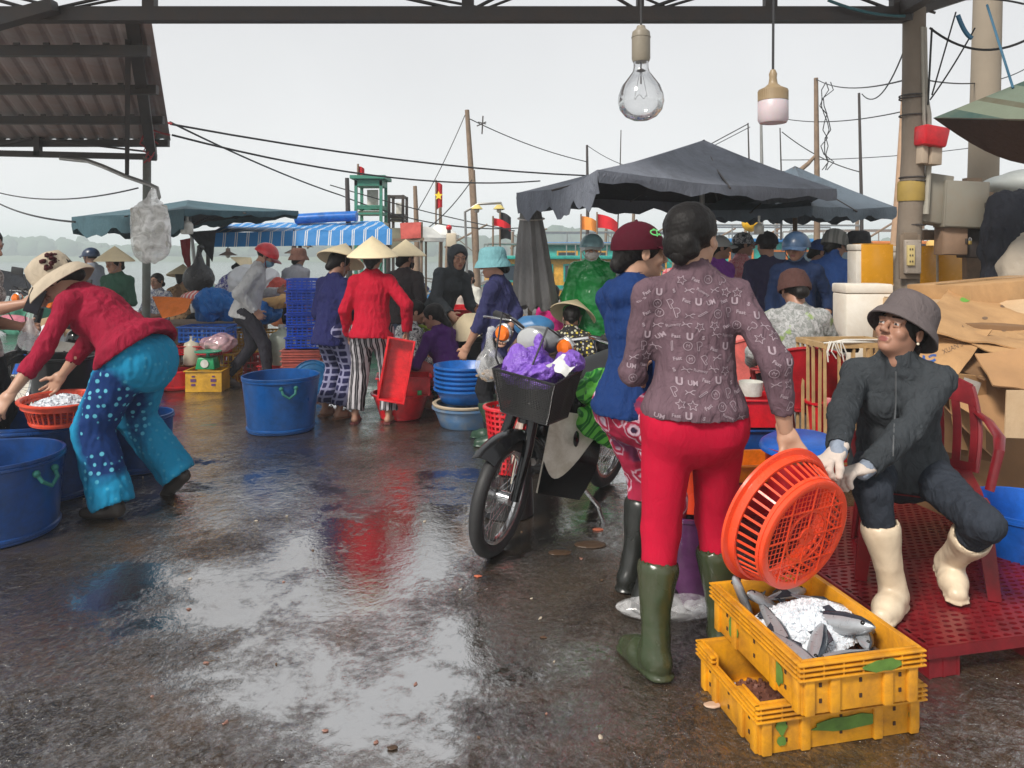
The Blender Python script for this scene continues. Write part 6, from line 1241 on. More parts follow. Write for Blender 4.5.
# green striped bag
gm = pat('green stripes', 'stripe', (.008, .11, .015), (.10, .38, .05), s=24, rough=.4)
lump('striped_bag', P(602, 393, 3.75), (.13, .11, .11), gm, 'green striped woven bag resting on the scooter footboard, upper bundle', 'bag', 31, .35, 16, h=.007, e=(0, 35, 20)); lump('striped_bag', P(602, 426, 3.68), (.14, .11, .10), gm, 'green striped woven bag on the scooter, lower bundle', 'bag', 32, .35, 16, h=.007, e=(0, 25, 20))
lump('blue_sheet', P(534, 326, 4.9), (.13, .10, .075), MT('light blue film', (.03, .13, .28), .4, .2), 'rounded light blue plastic cover behind the handlebar', 'cover', 33, .2, 9); lump('brown_sack', P(533, 352, 4.8), (.17, .14, .12), pat('brown checks', 'check', (.16, .10, .07), (.06, .04, .03), s=20), 'brown checked sack below the light blue cover', 'sack', 34, .25, 10); drum(532, 0, 4.9, .20, .62, 'dark barrel under the brown checked sack', mat=BLKP)
scooter(at(8, 6.3), -100, -8, 'dark scooter parked at the left edge behind the woman at the drums', False)
# ---- things between and behind the legs
m = MB(); tubm(m, (0, 0, 0), .125, .10, .36, .005, rim=.008); o = m.build('bucket', plas('plum plastic', (.10, .03, .10), .2)); o.location = at(689, 3.02); tag(o, 'wet plum coloured bucket between the legs of the woman in crimson leggings', 'bucket')
m = MB(); tubm(m, (0, 0, 0), .13, .10, .22, .005, rim=.008); o = m.build('bucket', ORP); o.location = at(690, 3.02, .365); tag(o, 'orange red bucket standing on the plum bucket', 'bucket')
crate(757, 0, 3.9, .34, .28, .09, 5, plas('orange plastic', (.85, .22, .01)), 'orange crate behind the right hip of the woman in crimson leggings', z=.24, solid=True); crate(757, 0, 3.92, .36, .3, .23, 5, REDP, 'red crate supporting the orange crate', solid=True); crate(756, 0, 4.3, .30, .26, .16, 0, REDP, 'red box with white container behind the orange crate', z=.42, solid=True); crate(756, 0, 4.32, .32, .3, .41, 0, BLUEP, 'dark blue crate supporting the red box', solid=True)
m = MB(); m.lathe([(0, .02), (.06, .02), (.07, .10), (.066, .10), (.056, .028), (0, .026)], 24); o = m.build('white_container', WHP); o.location = at(751, 4.3, .56); tag(o, 'small white container on the red box', 'container')
m = MB(); m.lathe([(0, .018), (.17, .016), (.195, .0), (.20, -.012), (.16, -.004), (0, .004)], 40); o = m.build('round_lid', BLUEB); o.location = at(800, 3.75, .44); o.rotation_euler = (R(6), R(-5), 0); tag(o, 'bright blue round lid in front of the wooden cage', 'tray'); m = MB(); tubm(m, (0, 0, 0), .17, .15, .43, .006); o = m.build('bucket', REDP); o.location = at(800, 3.75); tag(o, 'red bucket under the bright blue lid', 'bucket')  # round blue lid set on the bucket, filed with the trays
# wooden cage
CG = thing('slatted_cage', 'wooden slatted cage with white twine tied on top', 'cage', at(846, 4.62, .25), R(6)); BAMB = MT('pale slat wood', (.50, .33, .15), .6, .25, 14, .3, 60, .003, dirt=.4); W_, D_, H_ = .46, .34, .60
for (a, b) in (((-1, -1), (1, -1)), ((1, -1), (1, 1)), ((1, 1), (-1, 1)), ((-1, 1), (-1, -1))):
    p0 = V((a[0]*W_/2, a[1]*D_/2, 0)); p1 = V((b[0]*W_/2, b[1]*D_/2, 0))
    for z in (.0, H_): m = MB(); m.bar(p0+V((0, 0, z)), p1+V((0, 0, z)), .026, .030); m.build('rail', BAMB, CG)
    n = 5
    for k in range(n): m = MB(); q = p0.lerp(p1, k/n); m.bar(q+V((0, 0, .016)), q+V((rs.uniform(-.006, .006), 0, H_-.016)), .015, .013, up=(p1-p0).normalized()); m.build('slat', BAMB, CG)
m = MB()
for k in range(6): m.tube([(-W_/2-.01+k*.007, -D_/2, H_+.018), (-W_/4, -D_/2-.016+rs.uniform(-.01, .01), H_+.022+k*.003), (W_/3, -D_/2+.02*math.sin(k), H_+.02+k*.003)], .0045, 5)
for k in range(7): x = -W_/2+rs.uniform(-.01, .10); m.tube([(x, -D_/2-.018, H_+.03), (x+rs.uniform(-.03, .03), -D_/2-.028, H_-.03), (x+rs.uniform(-.05, .05), -D_/2-.024, H_-.05-rs.random()*.05)], .004, 5)
m.build('twine', MT('white twine', (.62, .60, .54), .7), CG)
crate(846, 0, 4.62, .52, .40, .235, 6, plas('brown crate', (.3, .15, .05)), 'low brown crate carrying the slatted cage'); jug(at(829, 5.05, .32), 1.15, 'white jerrycan behind the slatted cage', w_=.95); crate(829, 0, 5.07, .34, .32, .315, 0, FOAM, 'foam box under the white jerrycan', solid=True)
m = MB(); tubm(m, (0, 0, 0), .115, .10, .20, .005); o = m.build('bucket', REDP); o.location = at(826, 4.62, .285); tag(o, 'red bucket inside the slatted cage', 'bucket'); lump('blue_tarp', at(848, 5.6, .62), (.22, .15, .14), BLUEB, 'blue plastic sheet glimpsed behind the slatted cage', 'sheet', 41); crate(848, 0, 5.6, .4, .35, .50, 0, BLKP, 'dark crate under the blue plastic sheet', solid=True)
lump('wet_rag', at(783, 4.4, .06), (.16, .12, .07), MT('muddy rag', (.35, .22, .16), .7, .3), 'muddy pinkish rag on the floor left of the slatted cage', 'rag', 42); lump('black_feather_duster', P(848, 349, 4.5), (.06, .04, .022), BLACK, 'black tuft hanging at the corner of the slatted cage', 'tuft', 43, .6, 60)
# ---- foam boxes, cartons
TAPE = MT('orange tape', (.72, .33, .02), .25, .12, 9, .2, 40, .003)
def foambox(px0, px1, y0, y1, d, dep, lab, tape=True, grp='foam boxes'):
    a = P(px0, y1, d); b = P(px1, y0, d); w_, h_ = b.x-a.x, b.z-a.z; t = thing('foam_box', lab, 'foam box', (a.x+w_/2, d+dep/2, a.z)); m = MB(); m.box((0, 0, h_*.42), (w_-.004, dep, h_*.84), bev=.012); m.build('box', FOAM, t); m = MB(); m.box((0, 0, h_*.92), (w_+.004, dep+.01, h_*.155), bev=.012); m.build('lid', FOAM, t)
    if tape: m = MB(); m.box((w_*.06, -dep/2-.007, h_*.5), (w_*.86, .004, h_*.985), bev=.001); m.box((w_*.06, 0, h_+.0015), (w_*.76, dep+.0155, .004)); m.build('tape', TAPE, t)
    return t
foambox(856, 893, 244, 286, 6.05, .17, 'left foam box of the taped row, right behind the seated woman'); foambox(895, 936, 246, 284, 6.15, .17, 'middle foam box of the taped row, crossed by the stained post'); foambox(934, 966, 249, 284, 6.2, .17, 'right foam box of the taped row below the meter boxes'); foambox(966, 1000, 250, 286, 6.5, .40, 'farthest right foam box of the taped row')
for k, (px0, px1) in enumerate(((848, 884), (885, 925), (926, 966), (967, 1010))):
    foambox(px0, px1, 287, 340, 6.1, .30, ['first', 'second', 'third', 'fourth'][k]+' plain foam box counted from the left beneath the taped row', False); foambox(px0, px1, 341, 424, 6.1, .30, ['first', 'second', 'third', 'fourth'][k]+' bottom foam box counted from the left, standing on the floor', False)
foambox(846, 893, 284, 345, 5.0, .22, 'cream foam cooler left of the seated woman in the bucket hat', False); foambox(846, 893, 346, 461, 5.0, .22, 'tall foam box on the floor under the cream cooler', False)
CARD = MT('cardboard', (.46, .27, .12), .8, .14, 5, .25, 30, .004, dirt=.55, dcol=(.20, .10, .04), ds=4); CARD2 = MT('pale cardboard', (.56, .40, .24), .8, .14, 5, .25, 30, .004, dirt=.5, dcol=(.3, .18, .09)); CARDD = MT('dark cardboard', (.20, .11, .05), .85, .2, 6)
def carton(c, sz, e, lab, mt=CARD, z=None):
    t = thing('carton', lab, 'carton', c); t.rotation_euler = [R(x) for x in e]; m = MB(); m.box((0, 0, 0), sz, bev=.006); b_ = m.v; m.v = [tuple(V(p)+V((0, 0, .010*math.sin(p[0]*9+p[1]*7)))) for p in b_]; m.build('body', mt, t)
    m = MB(); m.box((0, 0, sz[2]/2+.004), (sz[0]*.98, .055, .003)); m.build('tape', MT('brown tape', (.40, .25, .12), .25), t); return t
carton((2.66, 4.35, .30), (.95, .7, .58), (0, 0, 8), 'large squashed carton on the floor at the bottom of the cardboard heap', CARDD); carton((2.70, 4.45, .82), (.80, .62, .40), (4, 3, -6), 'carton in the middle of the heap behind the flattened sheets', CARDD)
carton((3.15, 4.85, .98), (.80, .55, .50), (0, -4, 10), 'carton at the far right of the cardboard heap', CARD); carton((2.86, 4.95, .985), (.72, .48, .22), (0, 2, -4), 'taped carton at the top of the heap with shiny packing tape', CARD2)
def cs(cor, lab, mt=CARD, n=10, amp=.012, seed=0, th=.008, fr=5, holes=None, prt=None):
    o_ = V(P(*cor[0])); m = panel([P(*c) for c in cor], n, amp, th, seed, 0, fr); o = m.build('cardboard_sheet', mt, org=o_, sharp=50); return tag(o, lab, 'cardboard', None)
cA = cs([(917, 330, 3.95), (948, 291, 4.7), (1075, 305, 4.7), (1045, 352, 3.75)], 'broad flattened carton lying on top of the heap with a blue and green mark', CARD, 16, .045, 51)
cB = cs([(894, 378, 3.75), (925, 334, 4.1), (992, 331, 4.0), (950, 388, 3.65)], 'sloping carton flap with blue swirl mark and faint lettering', CARD, 14, .03, 52)
cC = cs([(945, 372, 3.7), (985, 376, 3.75), (984, 452, 3.9), (955, 448, 3.8)], 'torn carton side standing upright with white paper label', CARD, 10, .015, 53)
cs([(976, 350, 3.75), (1060, 345, 3.7), (1065, 392, 3.5), (992, 388, 3.55)], 'brown carton flap sagging over the right edge of the heap', MT('mid cardboard', (.36, .20, .09), .85), 12, .045, 54)
cs([(1006, 390, 3.5), (1070, 390, 3.5), (1070, 440, 3.5), (1003, 437, 3.5)], 'plain carton panel hanging at the right edge', CARD2, 8, .008, 55); cs([(990, 300, 4.6), (1060, 300, 4.4), (1060, 345, 4.0), (1000, 330, 4.2)], 'crumpled pale carton corner under the white sack', CARD2, 10, .03, 56)
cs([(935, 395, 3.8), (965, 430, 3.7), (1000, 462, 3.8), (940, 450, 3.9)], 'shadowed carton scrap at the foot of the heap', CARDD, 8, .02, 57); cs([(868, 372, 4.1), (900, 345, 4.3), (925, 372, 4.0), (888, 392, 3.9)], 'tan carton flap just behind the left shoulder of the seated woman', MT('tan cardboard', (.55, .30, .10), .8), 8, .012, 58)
cs([(845, 395, 4.3), (875, 355, 4.6), (905, 350, 4.5), (885, 410, 4.1)], 'lower tan flap between the cage and the seated woman', MT('tan cardboard', (.55, .30, .10), .8), 8, .012, 59)
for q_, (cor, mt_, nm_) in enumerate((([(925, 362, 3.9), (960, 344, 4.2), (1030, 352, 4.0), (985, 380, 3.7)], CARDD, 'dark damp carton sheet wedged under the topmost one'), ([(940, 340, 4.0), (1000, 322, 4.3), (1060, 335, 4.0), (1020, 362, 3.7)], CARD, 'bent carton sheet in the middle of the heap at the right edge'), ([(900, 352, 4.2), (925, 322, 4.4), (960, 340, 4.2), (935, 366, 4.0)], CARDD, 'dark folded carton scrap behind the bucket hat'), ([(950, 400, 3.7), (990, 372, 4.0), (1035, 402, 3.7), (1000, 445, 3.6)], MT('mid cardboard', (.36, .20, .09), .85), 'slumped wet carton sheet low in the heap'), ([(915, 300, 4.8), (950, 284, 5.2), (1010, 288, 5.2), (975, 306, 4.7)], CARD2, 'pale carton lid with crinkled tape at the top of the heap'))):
    cs(cor, nm_, mt_, 14, .045, 80+q_, .007, 7)
BLM = MT('blue ink', (.03, .09, .30), .6); INK = MT('brown ink', (.16, .10, .06), .7)
def decal(parent, geo, size, px, py, mt, name, ang=0, skew=1, d0=3.0):
    me = parent.data; off = parent.location; bv = BVHTree.FromPolygons([v.co+off for v in me.vertices], [p.vertices for p in me.polygons]); vs = []; ca, sa = math.cos(R(ang)), math.sin(R(ang)); camp = V((0, 0, H))
    for x, y, _ in geo[0]:
        x, y = x*size, y*size*skew; p = P(px+x*ca-y*sa, py-(x*sa+y*ca), d0); dr = (p-camp).normalized(); hit = bv.ray_cast(camp, dr, 30)[0]
        if hit is None: return None
        vs.append(hit-dr*.004-off)
    m = MB(); m.add(vs, geo[1]); return m.build(name, mt, parent, smooth=False)
sw_ = comb(outline([(math.cos(a), math.sin(a)*.7) for a in np.linspace(2.6, 5.6, 10)], .4), outline([(-.2, .0), (.4, .25), (1.0, .1)], .35))
decal(cB, sw_, 6.5, 930, 357, BLM, 'blue_swirl', 8); decal(cB, text_geo('XUAN SON', 1), 6.0, 957, 346, INK, 'faint_lettering', 24, 1.2) ; decal(cA, sw_, 6.5, 926, 316+6, BLM, 'blue_swirl', 10)
blobg = ([(math.cos(a)*1.0, math.sin(a)*.5, 0) for a in np.linspace(0, 2*PI, 12, endpoint=False)], [tuple(range(12))]); decal(cA, blobg, 10, 975, 297, BLM, 'blue_mark', 8); decal(cA, blobg, 6, 966, 299, MT('green ink', (.12, .35, .05), .6), 'green_mark', 8)
rect = ([(-1, -1.4, 0), (1, -1.4, 0), (1, 1.4, 0), (-1, 1.4, 0)], [(0, 1, 2, 3)]); decal(cC, rect, 9, 969, 392, MT('label paper', (.60, .58, .54), .7), 'paper_label', -18)
for (x, y) in ((985, 318), (965, 326), (1003, 306), (1004, 330)): decal(cA, blobg, 3, x, y, INK, 'hand_hole', 0)
# ---- meter boxes, hanging jacket, sack, tarps on the right
MBX = MT('grey painted metal', (.20, .19, .155), .5, .1, 3, .1, 40, .002, dirt=.4, dcol=(.2, .13, .08))
def cabinet(x0, x1, y0, y1, d, dep, tilt, lab, mt=MBX):
    a = P(x0, y1, d); b = P(x1, y0, d); w_, h_ = b.x-a.x, b.z-a.z; t = thing('meter_box', lab, 'meter box', (a.x+w_/2, d+dep/2, a.z+h_/2)); t.rotation_euler = (0, R(tilt), R(-4)); m = MB(); m.box((0, 0, 0), (w_, dep, h_), bev=.006); m.build('body', mt, t); m = MB(); m.box((0, -dep/2-.005, 0), (w_*.94, .008, h_*.95), bev=.003); m.build('door', mt, t); m = MB(); m.box((w_*.40, -dep/2-.013, 0), (.014, .012, .04), bev=.003); m.build('latch', RUST, t)
cabinet(925, 951, 174, 224, 5.6, .16, 9, 'tilted grey meter box nearest the stained post'); cabinet(946, 989, 181, 228, 5.55, .16, 3, 'wider grey meter box beside the hanging dark jacket'); cabinet(944, 968, 227, 255, 5.6, .14, 1, 'small rusty brown box below the wider meter box', MT('brown box', (.22, .14, .09), .7, .3)); cabinet(967, 986, 229, 258, 5.64, .14, 1, 'dark open box with brass padlock beside the brown box', MT('dark box', (.04, .03, .028), .7))
pl_ = thing('padlock', 'small brass padlock on the dark open box', 'padlock', P(970, 241, 5.5)); m = MB(); m.box((0, 0, -.012), (.024, .012, .028), bev=.003); m.build('body', MT('brass', (.6, .42, .12), .3, Metallic=.8), pl_); m = MB(); m.tube([(-.008, 0, 0), (-.008, 0, .018), (0, 0, .026), (.008, 0, .018), (.008, 0, 0)], .003, 6); m.build('shackle', CHR, pl_)
m = MB(); m.box((0, 0, 1.0), (.12, .06, 2.0)); m.box((-.12, 0, 1.55), (.55, .05, .08)); m.box((-.12, 0, 1.85), (.55, .05, .08)); o = m.build('board_post', WOOD); o.location = at(972, 5.86); tag(o, 'wooden board post carrying the meter boxes', 'post')
rb_ = thing('red_bag_box', 'red plastic covered box hung on the stained post', 'box', P(931, 137, 5.5)); m = MB(TR((0, 0, 0), (0, 8, 10))); m.box((0, 0, 0), (.185, .13, .15), bev=.02, taper=1.12); m.build('red_cover', REDP, rb_); m = MB(TR((.0, .0, -.14), (0, 3, 10))); m.box((.03, .02, 0), (.09, .09, .13), bev=.006); m.box((-.055, .03, .01), (.05, .08, .14), bev=.004); m.build('lower_box', MT('tan box', (.40, .32, .24), .6), rb_)
S = SDF(.05); S.cone((.0, 0, .38), (-.02, 0, .05), .10, .13).cone((.12, 0, .40), (.10, .02, .0), .09, .10).cone((-.02, 0, .05), (-.12, .02, -.22), .10, .05).cone((.05, 0, .3), (.22, 0, .36), .10, .08); a_, f_ = S.mesh(.012, lambda p: .030*snoise(p*np.array([2.2, 1.2, .5])*18, 7, 3)); o = mesh_np('hanging_jacket', a_, f_, C('black jacket', (.018, .020, .028), fold=1.0)); o.location = P(1005, 240, 5.4)-V((0, 0, .12)); tag(o, 'black jacket hanging in folds from the meter board', 'jacket')
lump('bulk_sack', P(1022, 275, 5.3)+V((.12, 0, 0)), (.30, .28, .30), MT('beige sack', (.42, .37, .30), .8, .1, 8, .5, 60, .005), 'beige bulk sack at the right edge under the black jacket', 'sack', 61, .15, 8); carton((3.80, 5.45, .47), (.7, .6, .94), (0, 0, 0), 'tall carton under the beige bulk sack', CARDD)
def tarp(name, lab, cor, n, sag, mt, mt2, th=.005, amp=.012, seed=0, cat='tarp'):
    m = panel(cor, n, amp, th, seed, sag, 5, 0, 1); return tag(m.build(name, [mt, mt2], org=V(cor[0]), sharp=60), lab, cat)
t = NT('green striped canvas'); co = t.coord('Object'); sp_ = t.n('ShaderNodeSeparateXYZ'); t.l(co, sp_.inputs[0]); v = t.math('FRACT', t.math('MULTIPLY', t.math('ADD', sp_.outputs[0], t.math('MULTIPLY', sp_.outputs[1], .25)), 3.6)); c_ = t.ramp(v, (0, (.03, .07, .06)), (.28, (.15, .18, .13)), (.55, (.09, .08, .05)), (.66, (.13, .17, .13)), const=True); c_ = t.mix(t.ramp(t.noise(co, 7, 5), (.4, 0), (.7, .5)), c_, (.12, .14, .10)); t.bsdf(c_, .7, t.bump(t.noise(co, 30, 4), .4, .01)); GST = t.m; BRC = C('brown underside', (.055, .035, .03))
cor = [P(933, 116, 5.0), P(1010, 86, 4.2), P(1110, 60, 4.2), P(1100, 150, 5.6)]
g = []
for i in range(15):
    u = i/14; rw = []
    for j in range(13):
        v = j/12; a = P(933, 118, 4.9); tp_ = a.lerp(P(1120, 42, 4.3), u); md = a.lerp(P(1120, 122, 3.9), u)+V((0, 0, .0)); bt_ = a.lerp(P(1120, 162, 4.6), u)-V((0, 0, .16*math.sin(PI*min(1, u*1.1)))); rw.append((tp_.lerp(md, v*2) if v < .5 else md.lerp(bt_, v*2-1)))
    g.append(rw)
m = MB(); m.sheet([r_[:7] for r_ in g], -.006, 0, 1); m.sheet([r_[6:] for r_ in g], -.006, 1, 1); tag(m.build('striped_tarp', [GST, BRC], org=P(933, 118, 4.9), sharp=60), 'faded green striped tarp with brown underside tied up at the upper right', 'tarp')
o = lump('pale_awning', P(1030, 185, 5.9), (.35, .3, .12), MT('pale awning', (.45, .48, .46), .6), 'pale awning corner with small green print at the right edge', 'awning', 66, .2, 6)
drum(1030, 0, 3.25, .26, .30, 'blue tub at the right edge beside the red chair', mat=BLUEB, rb=.22)
bag('plastic_bag', V((.60, 2.86, .035)), .09, FILM, 'crumpled clear plastic bag lying on the floor behind the green boots', top=.02, seed=15, knot=False, sq=(2.2, .9, .45)); bag('plastic_bag', V((.80, 2.90, .02)), .07, FILM, 'flattened clear film scrap behind the right green boot', top=.01, seed=16, knot=False, sq=(1.8, .9, .35))
# floor litter
rs = random.Random(77)
for (x, y, s_, lab) in ((590, 545, .05, 'soggy dark leaf scrap on the wet floor right of the scooter wheel'), (560, 553, .04, 'second soggy scrap beside the larger one'), (478, 577, .012, 'small red scrap on the floor below the scooter wheel'), (392, 749, .010, 'small brown leaf near the bottom of the view'), (712, 706, .018, 'pinkish gut scrap beside the left corner of the lower crate'), (912, 722, .014, 'white scrap beside the right corner of the lower crate'), (598, 530, .02, 'thin straw coloured sliver on the floor')):
    mt = {'s': MT('soggy leaf', (.06, .035, .02), .4)}['s'] if 'dark' in lab or 'second' in lab or 'brown' in lab else MT('scrap '+lab[:12], (.45, .12, .06) if 'red' in lab else (.5, .35, .25), .5)
    lump('floor_scrap', G(x, y)+V((0, 0, .004)), (s_*1.6, s_, .003+s_*.05), mt, lab, 'scrap', int(x), .8, 1.2/s_, h=max(.002, s_/6))
rs = random.Random(99); LM = [MT('pale scrap', (.42, .36, .28), .5), MT('brown scrap', (.10, .055, .03), .5), MT('pinkish scrap', (.24, .12, .09), .5)]
for k in range(34):
    x, y = rs.uniform(20, 680), rs.uniform(455, 762); s_ = rs.uniform(.003, .007); m = MB(); m.ball((0, 0, 0), (s_*1.6, s_, .003), (0, 0, rs.random()*180), sub=2, wob=.9, fr=1.9, seed=k); o = m.build('litter_scrap', LM[k % 3]); o.location = G(x, y)+V((0, 0, .002)); tag(o, ['tiny pale scrap lying on the open wet floor', 'tiny brown scrap lying on the open wet floor', 'tiny pinkish scrap lying on the open wet floor'][k % 3], 'scrap', ['pale scraps on the wet floor', 'brown scraps on the wet floor', 'pinkish scraps on the wet floor'][k % 3])
# ================================================================== PARASOLS
def canopy(name, lab, pts4, peak, val, top_m, und_m, pole=None, ribs=True, sag=.10, n=12, seed=0, cat='parasol', hub=.25):
    N_, Rr, F_, L_ = [V(p) for p in pts4]; pk = V(peak); t = thing(name, lab, cat, (pk.x, pk.y, 0)); o_ = t.location; m = MB(); rsn = seed
    cyc = [N_, Rr, F_, L_]
    for k in range(4):
        A, B = cyc[k], cyc[(k+1) % 4]; g = []
        for i in range(n+1):
            u = i/n; e_ = A.lerp(B, u); ed = e_-V((0, 0, sag*math.sin(PI*u)))+(pk-e_)*.06*math.sin(PI*u); ed.z = e_.z-sag*.5*math.sin(PI*u)
            rw = []
            for j in range(n+1):
                v = j/n; p = pk.lerp(ed, v); p.z -= sag*.9*math.sin(PI*v)*(.35+.65*math.sin(PI*u)); rw.append(p)
            g.append(rw)
        pts = np.array([[list(p) for p in r_] for r_ in g]); nz = snoise(pts.reshape(-1, 3)*4+seed, seed, 3).reshape(n+1, n+1)*.018
        for i in range(n+1):
            for j in range(n+1): g[i][j] = g[i][j]+V((0, 0, nz[i][j]*math.sin(PI*i/n) if 0 < i < n else 0))
        m.sheet(g, -.004, 0, 1)
        vv = []
        for i in range(n*2+1):
            u = i/n/2; i0 = min(int(u*n), n-1); fr_ = u*n-i0; ed = g[i0][n].lerp(g[i0+1][n], fr_); c_ = (A+B)/2; ou = (ed-pk); ou.z = 0; ou.normalize(); ln = (val if isinstance(val, float) else val[k])*(1+.22*math.sin(u*17+seed+k)+.15*math.sin(u*41+k)); vv.append([ed+V((0, 0, .002)), ed-V((0, 0, ln*.5))+ou*.006*math.sin(u*14), ed-V((0, 0, ln))-ou*.012*(1+math.sin(u*11+k))])
        m.sheet(vv, .006, 0, 0)
    m.build('canopy', [top_m, und_m], t, o_, sharp=50)
    base = V(pole) if pole else V((pk.x, pk.y, 0)); m = MB(); m.tube([base, pk-V((0, 0, .02))], .024, 12); m.build('pole', WOOD if not pole else GALV, t, o_)
    if ribs:
        hb = base.lerp(pk, 1-.12)
        for k in range(4):
            for e_ in (cyc[k], (cyc[k]+cyc[(k+1) % 4])/2):
                m = MB(); s_ = pk-V((0, 0, .03)); q = e_-V((0, 0, .02 if e_ is cyc[k] else sag*.5+.03)); m.tube([s_, s_.lerp(q, .5)-V((0, 0, sag*.75)), q], .009, 6); m.tube([hb-V((0, 0, .12)), s_.lerp(q, .5)-V((0, 0, sag*.75))], .008, 6); m.build('rib', RUST, t, o_)
        m = MB(); m.tube([hb-V((0, 0, .17)), hb-V((0, 0, .09))], .045, 12); m.build('hub', RUST, t, o_)
    return t
UTOP = cloth('slate canvas', (.16, .175, .21), fold=.5, rough=.6, var=.25); UUND = cloth('dark canvas underside', (.018, .018, .024), fold=.5); UT2 = cloth('teal grey canvas', (.06, .12, .145), fold=.5, rough=.6, var=.25)
N_ = P(598, 170, 5.2); L_ = P(517, 193, 6.9); R_ = P(836, 189, 6.5); F_ = V((L_.x+R_.x-N_.x, L_.y+R_.y-N_.y, L_.z)); pk = V(((704-512)/FL*6.8, 6.8, 1.4+(254-140)/FL*6.8))
BIG = canopy('market_parasol', 'big slate grey square parasol sheltering the two standing women', [N_, R_, F_, L_], pk, [.085, .08, .12, .20], UTOP, UUND, sag=.06, seed=3, pole=(pk.x-.08, pk.y, 0))
pk2 = V(((795-512)/FL*7.8, 7.8, 1.4+(254-166)/FL*7.8)); N2 = P(812, 206, 6.6); R2 = P(896, 207, 7.6); F2 = V((pk2.x*2-N2.x, pk2.y*2-N2.y, R2.z)); L2_ = V((pk2.x*2-R2.x, pk2.y*2-R2.y, R2.z)); canopy('market_parasol', 'grey blue parasol farther right behind the big one', [N2, R2, F2, L2_], pk2, .10, cloth('blue grey canvas', (.12, .155, .19), fold=.4, rough=.55), UUND, sag=.04, seed=5)
pk3 = V(((188-512)/FL*10.6, 10.6, 1.4+(254-200)/FL*10.6)); N3 = P(184, 209, 9.2); L3 = P(72, 217, 10.5); R3 = P(298, 211, 11.0); F3 = V((L3.x+R3.x-N3.x, 12.3, L3.z)); canopy('market_parasol', 'teal grey square parasol over the stall on the left', [N3, R3, F3, L3], pk3, [.07, .10, .22, .24], UT2, UUND, sag=.03, seed=8, pole=G(204, 352))
# torn cloth and black bag hanging below the left parasol
o = one(panel([P(187, 232, 9.6), P(216, 230, 9.6), P(211, 262, 9.5), P(200, 247, 9.6)], 14, .09, .006, 71, 0, 6), 'torn_cloth', C('black rag', (.014, .014, .018)), P(200, 240, 9.6), 'torn black cloth dangling under the teal grey parasol', 'rag'); bag('black_bag', P(199, 279, 9.3), .19, MT('black film', (.014, .012, .013), .25, .3, 9, .8, 40, .02), 'black plastic bag tied to the pole of the teal grey parasol', top=.14, seed=17); one(panel([P(180, 240, 9.5), P(190, 238, 9.5), P(190, 272, 9.5), P(183, 262, 9.5)], 8, .05, .006, 72, 0, 8), 'red_cloth', C('wine cloth', (.16, .015, .02)), P(186, 250, 9.5), 'wine red cloth hanging beside the black bag', 'cloth')
# closed parasol
cl_ = thing('closed_parasol', 'closed grey parasol tied shut, hanging in vertical folds', 'parasol', at(530, 6.9)); m = MB(); vs = []; prof = [(.04, 1.86), (.08, 1.82), (.09, 1.72), (.11, 1.58), (.135, 1.35), (.165, 1.10), (.185, .92), (.165, .90), (.11, 1.2), (.05, 1.8)]; n = 72
for (r_, z) in prof:
    for k in range(n): a = 2*PI*k/n; q = r_*(1+.20*math.sin(8*a+z*1.2)+.07*math.sin(17*a+z*3))+.02*(2-z)*math.sin(a+1); vs.append((q*math.cos(a)+.03*(2-z), q*math.sin(a), z+(.03*math.sin(8*a) if z < 1 else 0)))
m.add(vs, [(i*n+k, i*n+(k+1) % n, (i+1)*n+(k+1) % n, (i+1)*n+k) for i in range(len(prof)-1) for k in range(n)]); m.build('canopy', cloth('mid grey canvas', (.21, .205, .20), fold=.4), cl_, sharp=80); m = MB(); m.tube([(0, 0, 0), (0, 0, 1.9)], .022, 10); m.build('pole', WOOD, cl_); m = MB(); m.tube([(.125*math.cos(a)+.01, .125*math.sin(a), 1.73+.02*math.sin(a)) for a in np.linspace(0, 2*PI, 24, endpoint=False)], .006, 5, closed=True); m.build('tie', MT('pale string', (.5, .46, .42), .7), cl_); m = MB(); m.lathe([(0, 0), (.22, 0), (.2, .06), (.05, .08), (0, .08)], 24); m.build('base', CONC, cl_)
# blue striped awning
AW = thing('striped_awning', 'blue and white striped market awning with rolled blue tarp on top', 'awning', P(300, 250, 11)); o_ = AW.location; t = NT('blue white stripes'); co = t.coord('Object'); sp_ = t.n('ShaderNodeSeparateXYZ'); t.l(co, sp_.inputs[0]); v = t.math('FRACT', t.math('MULTIPLY', sp_.outputs[0], 5.8)); t.bsdf(t.mix(t.noise(co, 6, 3), t.ramp(v, (0, (.01, .19, .50)), (.62, (.6, .62, .62)), (.72, (.01, .19, .5)), (.78, (.6, .62, .62)), (.86, (.01, .19, .5)), const=True), (.02, .2, .45)) if False else t.ramp(v, (0, (.01, .19, .50)), (.62, (.6, .62, .62)), (.70, (.01, .19, .5)), (.78, (.6, .62, .62)), (.86, (.01, .19, .5)), const=True), .6, t.bump(t.noise(co, 12, 4), .4, .02)); BWS = t.m
one_ = panel([P(206, 233, 10.9), P(392, 229, 10.9), P(392, 245, 10.85), P(206, 247, 10.85)], 30, .02, .004, 4, 0, 6); one_.build('valance', BWS, AW, o_); one_ = panel([P(206, 233, 10.9), P(391, 229, 10.9), P(380, 221, 12.2), P(230, 224, 12.2)], 24, .02, .004, 5, 0, 6); one_.build('roof', BWS, AW, o_)
m = MB(); m.tube([P(296, 219, 11.8), P(330, 217, 11.8), P(357, 216, 11.8)], .11, 14, flat=.75); m.build('rolled_tarp', plas('rolled blue tarp', (.008, .15, .55)), AW, o_)
for px in (208, 300, 349, 388): m = MB(); m.tube([at(px, 11.0), P(px, 234, 11.0)], .03, 8); m.build('pole', RUST, AW, o_)
